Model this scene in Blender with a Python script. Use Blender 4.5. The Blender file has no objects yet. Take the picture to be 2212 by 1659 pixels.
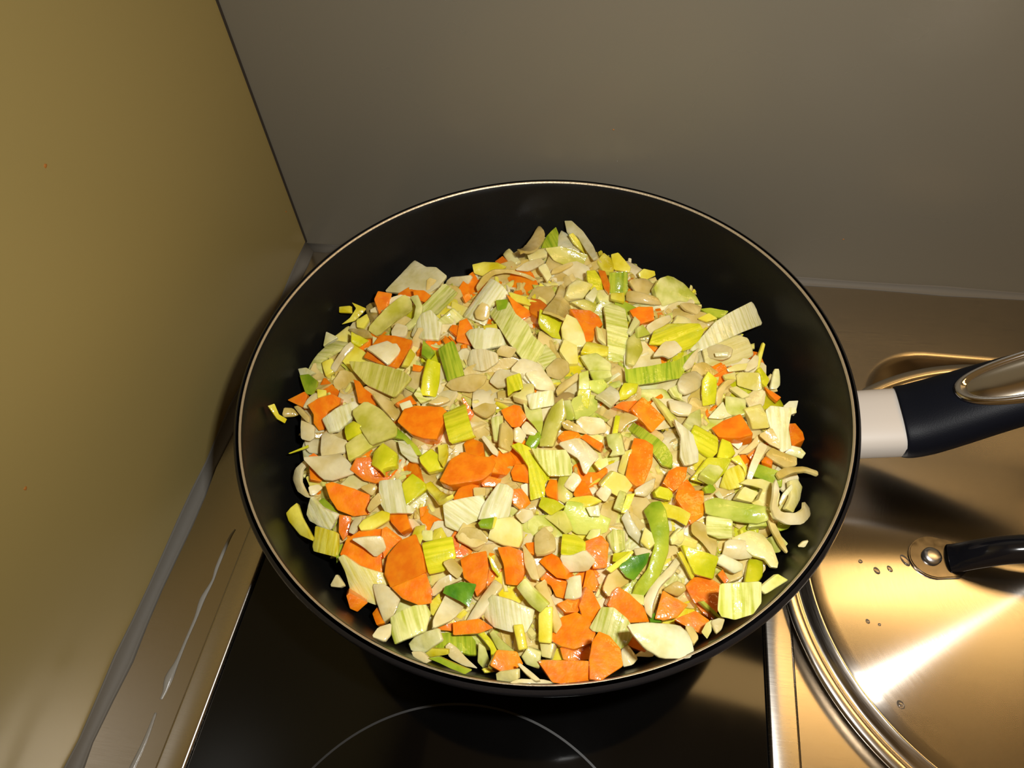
import bpy, bmesh, math, random
from mathutils import Vector, Matrix, Quaternion
random.seed(3)
scene = bpy.context.scene
col = scene.collection

# ------------------------------------------------------------------ camera, world, lights, exposure
cam_data = bpy.data.cameras.new('camera')
cam = bpy.data.objects.new('camera', cam_data)
col.objects.link(cam)
CAM_ROT = Matrix(((0.986982, -0.09029, 0.133092), (0.151616, 0.798412, -0.58271), (-0.053649, 0.595304, 0.801708)))
CAM_POS = Vector((0.23019, -0.37505, 0.36830))
cam.matrix_world = Matrix.Translation(CAM_POS) @ CAM_ROT.to_4x4()
cam_data.sensor_width = 36.0
cam_data.lens = 25.922
cam_data.clip_start = 0.01
scene.camera = cam

world = bpy.data.worlds.new('warm_kitchen')
scene.world = world
world.use_nodes = True
bg = world.node_tree.nodes['Background']
bg.inputs[0].default_value = (1.0, 0.58, 0.20, 1)
bg.inputs[1].default_value = 0.155

def area_light(name, loc, rot, sx, sy, power, color):
    d = bpy.data.lights.new(name, 'AREA')
    d.shape = 'RECTANGLE'; d.size = sx; d.size_y = sy; d.energy = power; d.color = color
    o = bpy.data.objects.new(name, d)
    o.matrix_world = Matrix.Translation(loc) @ rot.to_4x4()
    col.objects.link(o)
    return o
# the camera's own flash, beside and above the lens
area_light('camera_flash', CAM_POS + CAM_ROT @ Vector((0.060, 0.042, 0.0)), CAM_ROT, 0.026, 0.014, 1.40, (1.0, 0.985, 0.95))
# the strip lamp under the wall cupboard over the worktop
area_light('cupboard_lamp', Vector((0.56, -0.085, 0.50)), Matrix.Identity(3), 0.34, 0.07, 0.56, (1.0, 0.61, 0.22))

vs = scene.view_settings
vs.view_transform = 'Standard'
vs.look = 'None'
vs.exposure = 0.0
vs.gamma = 1.0
vs.use_curve_mapping = False

# ------------------------------------------------------------------ materials
def new_mat(name):
    m = bpy.data.materials.new(name); m.use_nodes = True
    nt = m.node_tree
    return m, nt, nt.nodes['Principled BSDF']
def N(nt, kind, **kw):
    n = nt.nodes.new(kind)
    for k, v in kw.items(): setattr(n, k, v)
    return n
def simple(name, rgb, rough=0.5, metal=0.0, coat=0.0, noise=0.0, nscale=40, bump=0.0, bscale=400, spec=0.5, stretch=None):
    m, nt, b = new_mat(name)
    b.inputs['Base Color'].default_value = (*rgb, 1)
    b.inputs['Roughness'].default_value = rough
    b.inputs['Metallic'].default_value = metal
    b.inputs['Coat Weight'].default_value = coat
    b.inputs['Coat Roughness'].default_value = 0.08
    b.inputs['Specular IOR Level'].default_value = spec
    if noise or bump:
        tc = N(nt, 'ShaderNodeTexCoord'); mp = N(nt, 'ShaderNodeMapping')
        nt.links.new(tc.outputs['Object'], mp.inputs[0])
        if stretch: mp.inputs['Scale'].default_value = stretch
    if noise:
        t = N(nt, 'ShaderNodeTexNoise'); t.inputs['Scale'].default_value = nscale; t.inputs['Detail'].default_value = 5
        nt.links.new(mp.outputs[0], t.inputs['Vector'])
        mr = N(nt, 'ShaderNodeMapRange'); mr.inputs[1].default_value = 0.3; mr.inputs[2].default_value = 0.7
        mr.inputs[3].default_value = max(0, rough - noise); mr.inputs[4].default_value = rough + noise
        nt.links.new(t.outputs[0], mr.inputs[0]); nt.links.new(mr.outputs[0], b.inputs['Roughness'])
    if bump:
        t2 = N(nt, 'ShaderNodeTexNoise'); t2.inputs['Scale'].default_value = bscale; t2.inputs['Detail'].default_value = 3
        nt.links.new(mp.outputs[0], t2.inputs['Vector'])
        bp = N(nt, 'ShaderNodeBump'); bp.inputs['Strength'].default_value = bump; bp.inputs['Distance'].default_value = 0.0004
        nt.links.new(t2.outputs[0], bp.inputs['Height']); nt.links.new(bp.outputs[0], b.inputs['Normal'])
    return m

def steel(name, rgb, rough, aniso, stretch, bump=0.03, radial=False, var=0.04, tangent=(0, 1, 0)):
    m, nt, b = new_mat(name)
    b.inputs['Base Color'].default_value = (*rgb, 1); b.inputs['Metallic'].default_value = 1
    b.inputs['Roughness'].default_value = rough
    b.inputs['Anisotropic'].default_value = aniso
    tc = N(nt, 'ShaderNodeTexCoord')
    if radial:
        tg = N(nt, 'ShaderNodeTangent', direction_type='RADIAL', axis='Z'); nt.links.new(tg.outputs[0], b.inputs['Tangent']); b.inputs['Anisotropic Rotation'].default_value = 0.25
        # brushing runs in circles: noise over the radius only
        sx = N(nt, 'ShaderNodeSeparateXYZ'); nt.links.new(tc.outputs['Object'], sx.inputs[0])
        cx = N(nt, 'ShaderNodeCombineXYZ'); nt.links.new(sx.outputs[0], cx.inputs[0]); nt.links.new(sx.outputs[1], cx.inputs[1])
        ln = N(nt, 'ShaderNodeVectorMath', operation='LENGTH'); nt.links.new(cx.outputs[0], ln.inputs[0])
        at = N(nt, 'ShaderNodeMath', operation='ARCTAN2'); nt.links.new(sx.outputs[1], at.inputs[0]); nt.links.new(sx.outputs[0], at.inputs[1])
        mu = N(nt, 'ShaderNodeMath', operation='MULTIPLY'); mu.inputs[1].default_value = 0.004; nt.links.new(at.outputs[0], mu.inputs[0])
        cv = N(nt, 'ShaderNodeCombineXYZ'); nt.links.new(ln.outputs['Value'], cv.inputs[0]); nt.links.new(mu.outputs[0], cv.inputs[1])
        vec = cv.outputs[0]; sc = 2500
    else:
        mp = N(nt, 'ShaderNodeMapping'); mp.inputs['Scale'].default_value = stretch
        nt.links.new(tc.outputs['Object'], mp.inputs[0]); vec = mp.outputs[0]; sc = 60
        tv = N(nt, 'ShaderNodeCombineXYZ')
        for q in range(3): tv.inputs[q].default_value = tangent[q]
        nt.links.new(tv.outputs[0], b.inputs['Tangent'])
    t = N(nt, 'ShaderNodeTexNoise'); t.inputs['Scale'].default_value = sc; t.inputs['Detail'].default_value = 4
    nt.links.new(vec, t.inputs['Vector'])
    mr = N(nt, 'ShaderNodeMapRange'); mr.inputs[1].default_value = 0.3; mr.inputs[2].default_value = 0.7
    mr.inputs[3].default_value = rough - var; mr.inputs[4].default_value = rough + var
    nt.links.new(t.outputs[0], mr.inputs[0]); nt.links.new(mr.outputs[0], b.inputs['Roughness'])
    bp = N(nt, 'ShaderNodeBump'); bp.inputs['Strength'].default_value = bump; bp.inputs['Distance'].default_value = 0.00008
    nt.links.new(t.outputs[0], bp.inputs['Height']); nt.links.new(bp.outputs[0], b.inputs['Normal'])
    return m

MAT = {}
MAT['wall_left'] = simple('wall_left_laminate', (0.296, 0.228, 0.080), 0.36, noise=0.03, nscale=6, spec=0.4, bump=0.03, bscale=900)
MAT['wall_back'] = simple('wall_back_laminate', (0.178, 0.162, 0.124), 0.27, noise=0.03, nscale=6, spec=0.5, bump=0.03, bscale=900)
MAT['gap'] = simple('corner_gap', (0.03, 0.022, 0.015), 0.8)
MAT['sealant'] = simple('sealant', (0.14, 0.13, 0.11), 0.62, bump=0.2, bscale=250)
MAT['streak'] = simple('streak_sealant', (0.30, 0.29, 0.26), 0.25, bump=0.3, bscale=500)
MAT['worktop'] = steel('worktop_steel', (0.56, 0.50, 0.42), 0.24, 0.6, (1, 40, 1), var=0.03, bump=0.015)
MAT['trim'] = steel('hob_trim_steel', (0.60, 0.55, 0.48), 0.26, 0.6, (1, 60, 1), var=0.02, bump=0.015)
MAT['lid'] = steel('lid_steel', (0.60, 0.55, 0.49), 0.215, 1.0, None, radial=True, var=0.015)
MAT['lid_rim'] = steel('lid_rim_steel', (0.68, 0.62, 0.54), 0.2, 0.3, None, radial=True, bump=0.05)
MAT['lid_plate'] = simple('lid_plate_steel', (0.14, 0.125, 0.11), 0.2, 1.0, noise=0.05, nscale=300)  # base colour darkened to stand in for the dark surroundings the plate mirrors
MAT['rivet'] = simple('rivet_metal', (0.75, 0.73, 0.72), 0.3, 1.0, bump=0.2, bscale=300)
MAT['black_gloss'] = simple('black_handle_enamel', (0.006, 0.006, 0.008), 0.13, coat=0.3)
MAT['black_soft'] = simple('black_grip_plastic', (0.004, 0.005, 0.009), 0.45, bump=0.15, bscale=1800, spec=0.13)
MAT['glass'] = simple('hob_glass', (0.002, 0.002, 0.002), 0.09, noise=0.02, nscale=30, spec=0.34)
MAT['ring'] = simple('hob_print', (0.022, 0.022, 0.022), 0.5)
MAT['pan_in'] = simple('nonstick_coating', (0.006, 0.006, 0.0055), 0.36, noise=0.07, nscale=28, bump=0.12, bscale=1500, spec=0.26)
MAT['pan_out'] = simple('pan_enamel', (0.010, 0.010, 0.012), 0.30, bump=0.25, bscale=700, spec=0.5)
MAT['rim_worn'] = simple('worn_rim_metal', (0.60, 0.50, 0.34), 0.45, 0.7, bump=0.5, bscale=600)
MAT['ferrule'] = simple('ferrule_paint', (0.58, 0.54, 0.49), 0.5, 0.0, bump=0.05, bscale=800)
MAT['chrome'] = simple('chrome', (0.72, 0.70, 0.70), 0.08, 1.0)
MAT['dish'] = simple('dish_steel', (0.62, 0.54, 0.42), 0.16, 1.0)
MAT['drop'] = simple('water_drop', (0.5, 0.45, 0.38), 0.06, 0.0, coat=0.5)
MAT['drop'].node_tree.nodes['Principled BSDF'].inputs['Transmission Weight'].default_value = 0.85
MAT['stain'] = simple('orange_stain', (0.35, 0.13, 0.02), 0.5)
MAT['mush'] = simple('onion_mush', (0.40, 0.28, 0.09), 0.3, bump=1.0, bscale=160)

def veg(name, c1, c2, rib=False, rough=0.36, sss=0.25, rad=(1.0, 0.7, 0.3), bump=0.25, trans=0.0, nscale=120, stripe=0.85):
    m, nt, b = new_mat(name)
    tc = N(nt, 'ShaderNodeTexCoord'); oi = N(nt, 'ShaderNodeObjectInfo')
    add = N(nt, 'ShaderNodeVectorMath', operation='ADD')
    mulr = N(nt, 'ShaderNodeMath', operation='MULTIPLY'); mulr.inputs[1].default_value = 7.0
    nt.links.new(oi.outputs['Random'], mulr.inputs[0])
    nt.links.new(tc.outputs['Object'], add.inputs[0]); nt.links.new(mulr.outputs[0], add.inputs[1])
    ns = N(nt, 'ShaderNodeTexNoise'); ns.inputs['Scale'].default_value = nscale; ns.inputs['Detail'].default_value = 3
    nt.links.new(add.outputs[0], ns.inputs['Vector'])
    mr = N(nt, 'ShaderNodeMapRange'); mr.inputs[1].default_value = 0.38; mr.inputs[2].default_value = 0.62
    nt.links.new(ns.outputs[0], mr.inputs[0])
    mix = N(nt, 'ShaderNodeMix', data_type='RGBA')
    mix.inputs[6].default_value = (*c1, 1); mix.inputs[7].default_value = (*c2, 1)
    fac = mr.outputs[0]
    h = ns.outputs[0]
    if rib:
        # fibres that run along the leaf: noise drawn out along the local x axis
        mp = N(nt, 'ShaderNodeMapping'); mp.inputs['Scale'].default_value = (45, 620, 45)
        nt.links.new(add.outputs[0], mp.inputs[0])
        wv = N(nt, 'ShaderNodeTexNoise'); wv.inputs['Scale'].default_value = 1.0; wv.inputs['Detail'].default_value = 2
        nt.links.new(mp.outputs[0], wv.inputs['Vector'])
        pw = N(nt, 'ShaderNodeMapRange'); pw.inputs[1].default_value = 0.36; pw.inputs[2].default_value = 0.60
        nt.links.new(wv.outputs[0], pw.inputs[0])
        mm = N(nt, 'ShaderNodeMath', operation='MULTIPLY_ADD'); mm.inputs[1].default_value = stripe; mm.inputs[2].default_value = 0.0
        nt.links.new(pw.outputs[0], mm.inputs[0])
        av = N(nt, 'ShaderNodeMath', operation='MULTIPLY_ADD'); av.inputs[1].default_value = 0.3
        nt.links.new(mr.outputs[0], av.inputs[0]); nt.links.new(mm.outputs[0], av.inputs[2])
        fac = av.outputs[0]; h = wv.outputs[0]
    nt.links.new(fac, mix.inputs[0])
    hsv = N(nt, 'ShaderNodeHueSaturation')
    vr = N(nt, 'ShaderNodeMapRange'); vr.inputs[3].default_value = 0.86; vr.inputs[4].default_value = 1.08
    nt.links.new(oi.outputs['Random'], vr.inputs[0]); nt.links.new(vr.outputs[0], hsv.inputs['Value'])
    nt.links.new(mix.outputs[2], hsv.inputs['Color'])
    nt.links.new(hsv.outputs[0], b.inputs['Base Color'])
    b.inputs['Roughness'].default_value = rough
    b.inputs['Subsurface Weight'].default_value = sss
    b.inputs['Subsurface Radius'].default_value = rad
    b.inputs['Subsurface Scale'].default_value = 0.003
    b.inputs['Specular IOR Level'].default_value = 0.3
    b.inputs['Coat Weight'].default_value = 0.8
    b.inputs['Coat Roughness'].default_value = 0.09
    b.inputs['Transmission Weight'].default_value = trans
    b.inputs['IOR'].default_value = 1.36
    bp = N(nt, 'ShaderNodeBump'); bp.inputs['Strength'].default_value = bump; bp.inputs['Distance'].default_value = 0.0006
    nt.links.new(h, bp.inputs['Height'])
    # fine wet relief that breaks the highlights up
    n2 = N(nt, 'ShaderNodeTexNoise'); n2.inputs['Scale'].default_value = 520; n2.inputs['Detail'].default_value = 2
    nt.links.new(add.outputs[0], n2.inputs['Vector'])
    b2 = N(nt, 'ShaderNodeBump'); b2.inputs['Strength'].default_value = 0.36; b2.inputs['Distance'].default_value = 0.0005
    nt.links.new(n2.outputs[0], b2.inputs['Height']); nt.links.new(bp.outputs[0], b2.inputs['Normal'])
    nt.links.new(b2.outputs[0], b.inputs['Normal']); nt.links.new(b2.outputs[0], b.inputs['Coat Normal'])
    return m
PAL = {
 'O': ((0.90, 0.200, 0.003), (0.98, 0.290, 0.006)),
 'N': ((0.62, 0.46, 0.10), (0.80, 0.64, 0.25)),
 'M': ((0.74, 0.62, 0.27), (0.90, 0.81, 0.48)),
 'P': ((0.50, 0.54, 0.06), (0.84, 0.82, 0.32)),
 'W': ((0.70, 0.67, 0.25), (0.93, 0.90, 0.56)),
 'Y': ((0.74, 0.62, 0.012), (0.90, 0.82, 0.12)),
 'L': ((0.56, 0.58, 0.006), (0.80, 0.75, 0.03)),
 'G': ((0.24, 0.38, 0.010), (0.52, 0.60, 0.04)),
 'D': ((0.05, 0.20, 0.006), (0.20, 0.40, 0.02)),
 'K': ((0.82, 0.72, 0.14), (0.92, 0.84, 0.35)),
 'S': ((0.54, 0.52, 0.05), (0.78, 0.72, 0.20)),
 'H': ((0.44, 0.54, 0.04), (0.68, 0.72, 0.14)),
 'Q': ((0.66, 0.60, 0.26), (0.88, 0.83, 0.52)),
 'C': ((0.76, 0.67, 0.20), (0.91, 0.83, 0.38)),
}
NAMES = {'O': 'carrot_flesh', 'N': 'onion_tan', 'M': 'onion_white', 'P': 'leek_pale', 'W': 'leek_white', 'Y': 'leek_yellow', 'L': 'leek_lime',
         'G': 'leek_green', 'D': 'leek_dark', 'K': 'leek_butter', 'S': 'leek_olive', 'H': 'leek_grass', 'Q': 'leek_clear', 'C': 'leek_cream'}
VEG = {}
for k, (a, b_) in PAL.items():
    tr = {'Q': 0.12}.get(k, 0.0)
    VEG[k, 0] = veg(NAMES[k], a, b_, False, rough=0.42 if k == 'O' else 0.36, trans=tr, bump=0.35 if k == 'O' else 0.22, nscale=180 if k == 'O' else 75,
                    rad=(1.0, 0.35, 0.06) if k == 'O' else (1.0, 0.8, 0.35))
    if k != 'O':
        VEG[k, 1] = veg(NAMES[k] + '_ribbed', a, b_, True, trans=tr, bump=0.4)

# ------------------------------------------------------------------ mesh helpers
def link(name, bm, mat, parent=None, smooth=True, loc=None, edge=None):
    me = bpy.data.meshes.new(name)
    bmesh.ops.recalc_face_normals(bm, faces=bm.faces[:])
    bm.to_mesh(me); bm.free()
    me.materials.append(mat)
    if smooth:
        me.polygons.foreach_set('use_smooth', [True] * len(me.polygons))
        if edge: me.set_sharp_from_angle(angle=math.radians(edge))
    o = bpy.data.objects.new(name, me)
    col.objects.link(o)
    if loc is not None: o.location = loc
    if parent is not None: o.parent = parent
    return o
def tag(o, label=None, cat=None, group=None, kind=None):
    if label: o['label'] = label
    if cat: o['category'] = cat
    if group: o['group'] = group
    if kind: o['kind'] = kind
    return o
def empty(name, loc):
    o = bpy.data.objects.new(name, None); o.location = loc; o.empty_display_size = 0.02
    col.objects.link(o); return o
def add_box(bm, x0, x1, y0, y1, z0, z1):
    v = [bm.verts.new(c) for c in ((x0,y0,z0),(x1,y0,z0),(x1,y1,z0),(x0,y1,z0),(x0,y0,z1),(x1,y0,z1),(x1,y1,z1),(x0,y1,z1))]
    for f in ((0,3,2,1),(4,5,6,7),(0,1,5,4),(1,2,6,5),(2,3,7,6),(3,0,4,7)): bm.faces.new([v[i] for i in f])
def box(name, dims, mat, parent=None, bevel=0.0, seg=2):
    bm = bmesh.new(); add_box(bm, *dims)
    if bevel: bmesh.ops.bevel(bm, geom=bm.edges[:], offset=bevel, segments=seg, affect='EDGES', profile=0.5)
    return link(name, bm, mat, parent, smooth=bool(bevel), edge=50 if bevel else None)
def lathe(profile, n=128, closed=False):
    bm = bmesh.new(); rings = []
    for r, z in profile:
        if r < 1e-6: rings.append([bm.verts.new((0, 0, z))])
        else: rings.append([bm.verts.new((r*math.cos(2*math.pi*i/n), r*math.sin(2*math.pi*i/n), z)) for i in range(n)])
    if closed: rings.append(rings[0])
    for a, b in zip(rings, rings[1:]):
        for i in range(n):
            j = (i+1) % n
            if len(a) == 1 and len(b) == 1: continue
            if len(a) == 1: bm.faces.new((a[0], b[i], b[j]))
            elif len(b) == 1: bm.faces.new((a[i], a[j], b[0]))
            else: bm.faces.new((a[i], a[j], b[j], b[i]))
    return bm
def loft(sections, cap=True):
    bm = bmesh.new(); rs = [[bm.verts.new(p) for p in s] for s in sections]
    n = len(rs[0])
    for a, b in zip(rs, rs[1:]):
        for i in range(n):
            j = (i+1) % n; bm.faces.new((a[i], a[j], b[j], b[i]))
    if cap:
        bm.faces.new(rs[0][::-1]); bm.faces.new(rs[-1])
    return bm
def smooth_path(pts, n):
    out = []
    P = [pts[0]] + list(pts) + [pts[-1]]
    for i in range(1, len(P)-2):
        for k in range(n):
            t = k/n; p0, p1, p2, p3 = P[i-1], P[i], P[i+1], P[i+2]
            out.append(tuple(0.5*((2*b)+(-a+c)*t+(2*a-5*b+4*c-d)*t*t+(-a+3*b-3*c+d)*t**3) for a, b, c, d in zip(p0, p1, p2, p3)))
    out.append(tuple(pts[-1])); return out

# ------------------------------------------------------------------ the setting
tag(box('wall_back', (-0.02, 1.30, 0.0, 0.02, -0.02, 0.64), MAT['wall_back']), 'grey laminate back wall panel behind the frying pan', 'wall', kind='structure')
tag(box('wall_left', (-0.02, 0.0, -1.0, 0.0, -0.02, 0.64), MAT['wall_left']), 'beige laminate side wall panel left of the frying pan', 'wall', kind='structure')
tag(box('trim_1', (0.0, 0.0011, -0.0011, 0.0, 0.006, 0.64), MAT['gap']), 'thin dark joint line in the corner between the two wall panels', 'joint', kind='structure')
def fillet(name, axis, length, w, h, label):
    secs = []
    prof = [(0, 0), (w, 0)] + [(w - w*math.sin(a)*0.98, h - h*math.cos(a)*0.98) for a in [math.pi/2*i/6 for i in range(1, 6)]] + [(0, h)]
    k = 40
    for i in range(k+1):
        s = length*i/k; j = 1 + 0.16*math.sin(i*1.7) + 0.08*math.sin(i*4.1)
        secs.append([((a*j, -s, b*j) if axis == 'y' else (s, -a*j, b*j)) for a, b in prof])
    return tag(link(name, loft(secs), MAT['sealant']), label, 'sealant', kind='structure')
fillet('trim_2', 'y', 0.75, 0.0058, 0.0062, 'grey sealant joint along the foot of the left wall')
fillet('trim_3', 'x', 1.10, 0.0042, 0.0042, 'thin sealant joint along the foot of the back wall')

# steel worktop with the sunk drainer
def rounded_loop(x0, x1, y0, y1, r, z, k=10):
    out = []
    for cx, cy, a0 in ((x1-r, y1-r, 0), (x0+r, y1-r, 90), (x0+r, y0+r, 180), (x1-r, y0+r, 270)):
        for i in range(k+1):
            a = math.radians(a0 + 90*i/k); out.append((cx+r*math.cos(a), cy+r*math.sin(a), z))
    return out
def worktop():
    bm = bmesh.new(); k = 10
    X0, X1, Y0, Y1 = 0.379, 0.98, -0.60, -0.0535
    prof = [(0.0, 0.0), (0.0012, -0.0001), (0.0024, -0.0005), (0.0036, -0.0013), (0.0048, -0.0026), (0.0062, -0.0044), (0.0090, -0.0082), (0.0105, -0.0098), (0.0125, -0.0107), (0.015, -0.011)]
    loops = [[bm.verts.new(c) for c in rounded_loop(X0+d, X1-d, Y0+d, Y1-d, max(0.040-d*0.5, 0.01), z, k)] for d, z in prof]
    n = len(loops[0])
    for a, b in zip(loops, loops[1:]):
        for i in range(n):
            j = (i+1) % n; bm.faces.new((a[i], a[j], b[j], b[i]))
    bm.faces.new(loops[-1])
    oc = [bm.verts.new(c) for c in ((1.3, 0, 0), (0, 0, 0), (0, -0.75, 0), (1.3, -0.75, 0))]
    for q in range(4):
        base = q*(k+1)
        for i in range(k): bm.faces.new((oc[q], loops[0][base+i+1], loops[0][base+i]))
        bm.faces.new((oc[q], oc[(q+1) % 4], loops[0][((q+1) % 4)*(k+1)], loops[0][base+k]))
    lo = [bm.verts.new((v.co.x, v.co.y, -0.03)) for v in oc]
    for q in range(4): bm.faces.new((oc[q], oc[(q+1) % 4], lo[(q+1) % 4], lo[q]))
    bm.faces.new(lo)
    return link('worktop', bm, MAT['worktop'], edge=45)
tag(worktop(), 'brushed stainless steel worktop with a sunk drainer at the right', 'worktop', kind='structure')

# dried sealant streaks on the worktop by the left wall
def streak(name, pts, label):
    path = smooth_path(pts, 6); secs = []
    for i, (x, y, w) in enumerate(path):
        x2, y2, _ = path[min(i+1, len(path)-1)]; x1, y1, _ = path[max(i-1, 0)]
        d = Vector((x2-x1, y2-y1, 0)).normalized(); s = Vector((-d.y, d.x, 0))
        w = max(w, 0.0004)
        secs.append([Vector((x, y, 0.0001)) + s*(w*math.cos(a)) + Vector((0, 0, 0.55*w*math.sin(a))) for a in [math.pi*q/6 for q in range(7)]])
    tag(link(name, loft(secs), MAT['streak']), label, 'sealant streak', 'sealant streaks on the worktop')
streak('sealant_streak', [(0.0312,-0.2242,0.0004),(0.03,-0.2299,0.0008),(0.0296,-0.2457,0.001),(0.0302,-0.2541,0.0007),(0.0288,-0.2644,0.0014),(0.0293,-0.2742,0.0009),(0.029,-0.2863,0.0008),(0.0289,-0.2963,0.0011),(0.0282,-0.3045,0.0022),(0.0288,-0.3108,0.0011),(0.0285,-0.3147,0.0007)],
       'longer knobbly grey sealant streak on the steel beside the hob')
streak('sealant_streak', [(0.0287,-0.3208,0.0006),(0.0291,-0.3327,0.0011),(0.0283,-0.3449,0.0015),(0.0276,-0.352,0.0017),(0.027,-0.40,0.0015)],
       'smooth yellowish sealant streak on the steel at the bottom edge')
# dried splashes on the wall panels
def speck(loc, normal, r, label):
    bm = bmesh.new(); n = 10; rr = [r*(0.7+0.5*random.random()) for _ in range(n)]
    q = Vector(normal).to_track_quat('Z', 'Y')
    ring = [bm.verts.new(q @ Vector((rr[i]*math.cos(2*math.pi*i/n), 0.8*rr[i]*math.sin(2*math.pi*i/n), 0.0))) for i in range(n)]
    mid = [bm.verts.new(q @ Vector((0.5*rr[i]*math.cos(2*math.pi*i/n), 0.4*rr[i]*math.sin(2*math.pi*i/n), 0.0003))) for i in range(n)]
    for i in range(n):
        j = (i+1) % n; bm.faces.new((ring[i], ring[j], mid[j], mid[i]))
    bm.faces.new(mid)
    tag(link('food_speck', bm, MAT['stain'], loc=loc), label, 'stain', 'dried specks on the walls')
speck((0.0, -0.2648, 0.1145), (1, 0, 0), 0.0011, 'tiny orange dried speck low on the beige left wall')
speck((0.0, -0.1629, 0.1947), (1, 0, 0), 0.0010, 'tiny orange dried speck high on the beige left wall')
speck((0.0, -0.0106, 0.0426), (1, 0, 0), 0.0008, 'tiny reddish speck on the left wall near the corner')
speck((0.3662, 0.0, 0.039), (0, -1, 0), 0.0006, 'tiny dark speck on the back wall right of the pan')
speck((0.218, 0.0, 0.1107), (0, -1, 0), 0.0006, 'tiny dark speck on the back wall above the pan')

# ------------------------------------------------------------------ hob
HX0, HX1 = 0.0555, 0.3135
hob = tag(empty('ceramic_hob', (0.1845, -0.32, 0.0)), 'narrow black glass ceramic hob with steel side strips under the pan', 'hob')
def hpart(o): o.parent = hob; o.matrix_parent_inverse = Matrix.Translation(hob.location).inverted(); return o
hpart(box('glass_plate', (HX0, HX1, -0.56, -0.028, 0.0002, 0.0045), MAT['glass'], bevel=0.0008))
hpart(box('side_strip', (0.0415, HX0, -0.56, -0.028, 0.0002, 0.0062), MAT['trim'], bevel=0.0016, seg=3))
hpart(box('side_strip', (HX1, 0.3272, -0.56, -0.028, 0.0002, 0.0062), MAT['trim'], bevel=0.0016, seg=3))
hpart(link('zone_ring', lathe([(0.0872, 0.0), (0.0872, 0.00008), (0.0882, 0.00008), (0.0882, 0.0)], 160, closed=True), MAT['ring'], smooth=False, loc=(0.1845, -0.3845, 0.0045)))['label'] = 'thin grey printed cooking zone ring'

# ------------------------------------------------------------------ frying pan
PX, PY, HZ = 0.19496, -0.15761, 0.0046
pan = tag(empty('frying_pan', (PX, PY, HZ)), 'large black non-stick frying pan full of chopped vegetables on the hob', 'frying pan')
def ppart(o): o.parent = pan; o.matrix_parent_inverse = Matrix.Translation(pan.location).inverted(); return o
outer = [(0.0, 0.0046), (0.100, 0.0046), (0.108, 0.0052), (0.116, 0.0085), (0.124, 0.0155), (0.1315, 0.027), (0.1378, 0.042), (0.1425, 0.057), (0.1460, 0.069), (0.1482, 0.0735), (0.1497, 0.0755), (0.1502, 0.0778), (0.1496, 0.0797), (0.1484, 0.0805)]
inner = [(0.1466, 0.0804), (0.1458, 0.0795), (0.1448, 0.0765), (0.1430, 0.070), (0.1402, 0.060), (0.1348, 0.045), (0.1288, 0.032), (0.1218, 0.022), (0.114, 0.016), (0.106, 0.0128), (0.09, 0.012), (0.0, 0.012)]
ppart(link('outer_wall', lathe(outer, 192), MAT['pan_out'], loc=(PX, PY, 0)))
ppart(link('inner_coating', lathe(inner, 192), MAT['pan_in'], loc=(PX, PY, 0)))
ppart(link('rim_edge', lathe([(0.1470, 0.08065), (0.1466, 0.0805), (0.1461, 0.0799), (0.1457, 0.0791), (0.1464, 0.0794)], 192, closed=True), MAT['rim_worn'], loc=(PX, PY, 0)))['label'] = 'thin worn bare metal rim line'
# handle: ferrule, grip, chrome inlay
def section(c, d, side, w, h, n=28, e=2.6):
    up = side.cross(d) * -1
    if up.z < 0: up = -up
    out = []
    for i in range(n):
        a = 2*math.pi*i/n; ca, sa = math.cos(a), math.sin(a)
        out.append(c + side*(w*math.copysign(abs(ca)**(2/e), ca)) + up*(h*math.copysign(abs(sa)**(2/e), sa)))
    return out
F0, F1 = Vector((0.338, -0.1535, 0.0525)), Vector((0.3700, -0.1518, 0.0590))
dF = (F1-F0).normalized(); sF = Vector((0, 0, 1)).cross(dF).normalized()
ppart(link('ferrule', loft([section(F0, dF, sF, 0.0178, 0.0105), section(F0.lerp(F1, 0.5), dF, sF, 0.0178, 0.0105), section(F1, dF, sF, 0.0178, 0.0105)]), MAT['ferrule'], edge=40))['label'] = 'pale silver metal ferrule'
axis = [F1 - dF*0.001, F1 + dF*0.0015, Vector((0.379, -0.1512, 0.0630)), Vector((0.390, -0.1500, 0.0705)), Vector((0.408, -0.1480, 0.0835)), Vector((0.438, -0.1450, 0.1030)), Vector((0.473, -0.1420, 0.1230)), Vector((0.503, -0.1395, 0.1370)), Vector((0.516, -0.1385, 0.1420)), Vector((0.5215, -0.138, 0.1438))]
hw = [0.0176, 0.0188, 0.0188, 0.0182, 0.0172, 0.0158, 0.0150, 0.0140, 0.0105, 0.004]
hh = [0.0105, 0.0122, 0.0124, 0.0122, 0.0116, 0.0108, 0.0102, 0.0096, 0.0075, 0.003]
ctrl = [(*a, w, h) for a, w, h in zip(axis, hw, hh)]
pth = smooth_path(ctrl, 5); secs = []
for i, q in enumerate(pth):
    a = Vector(pth[max(i-1, 0)][:3]); b = Vector(pth[min(i+1, len(pth)-1)][:3]); d = (b-a).normalized()
    s = Vector((0, 0, 1)).cross(d).normalized()
    secs.append(section(Vector(q[:3]), d, s, max(q[3], 0.001), max(q[4], 0.001), e=2.3))
grip = ppart(link('grip', loft(secs), MAT['black_soft']))
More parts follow.
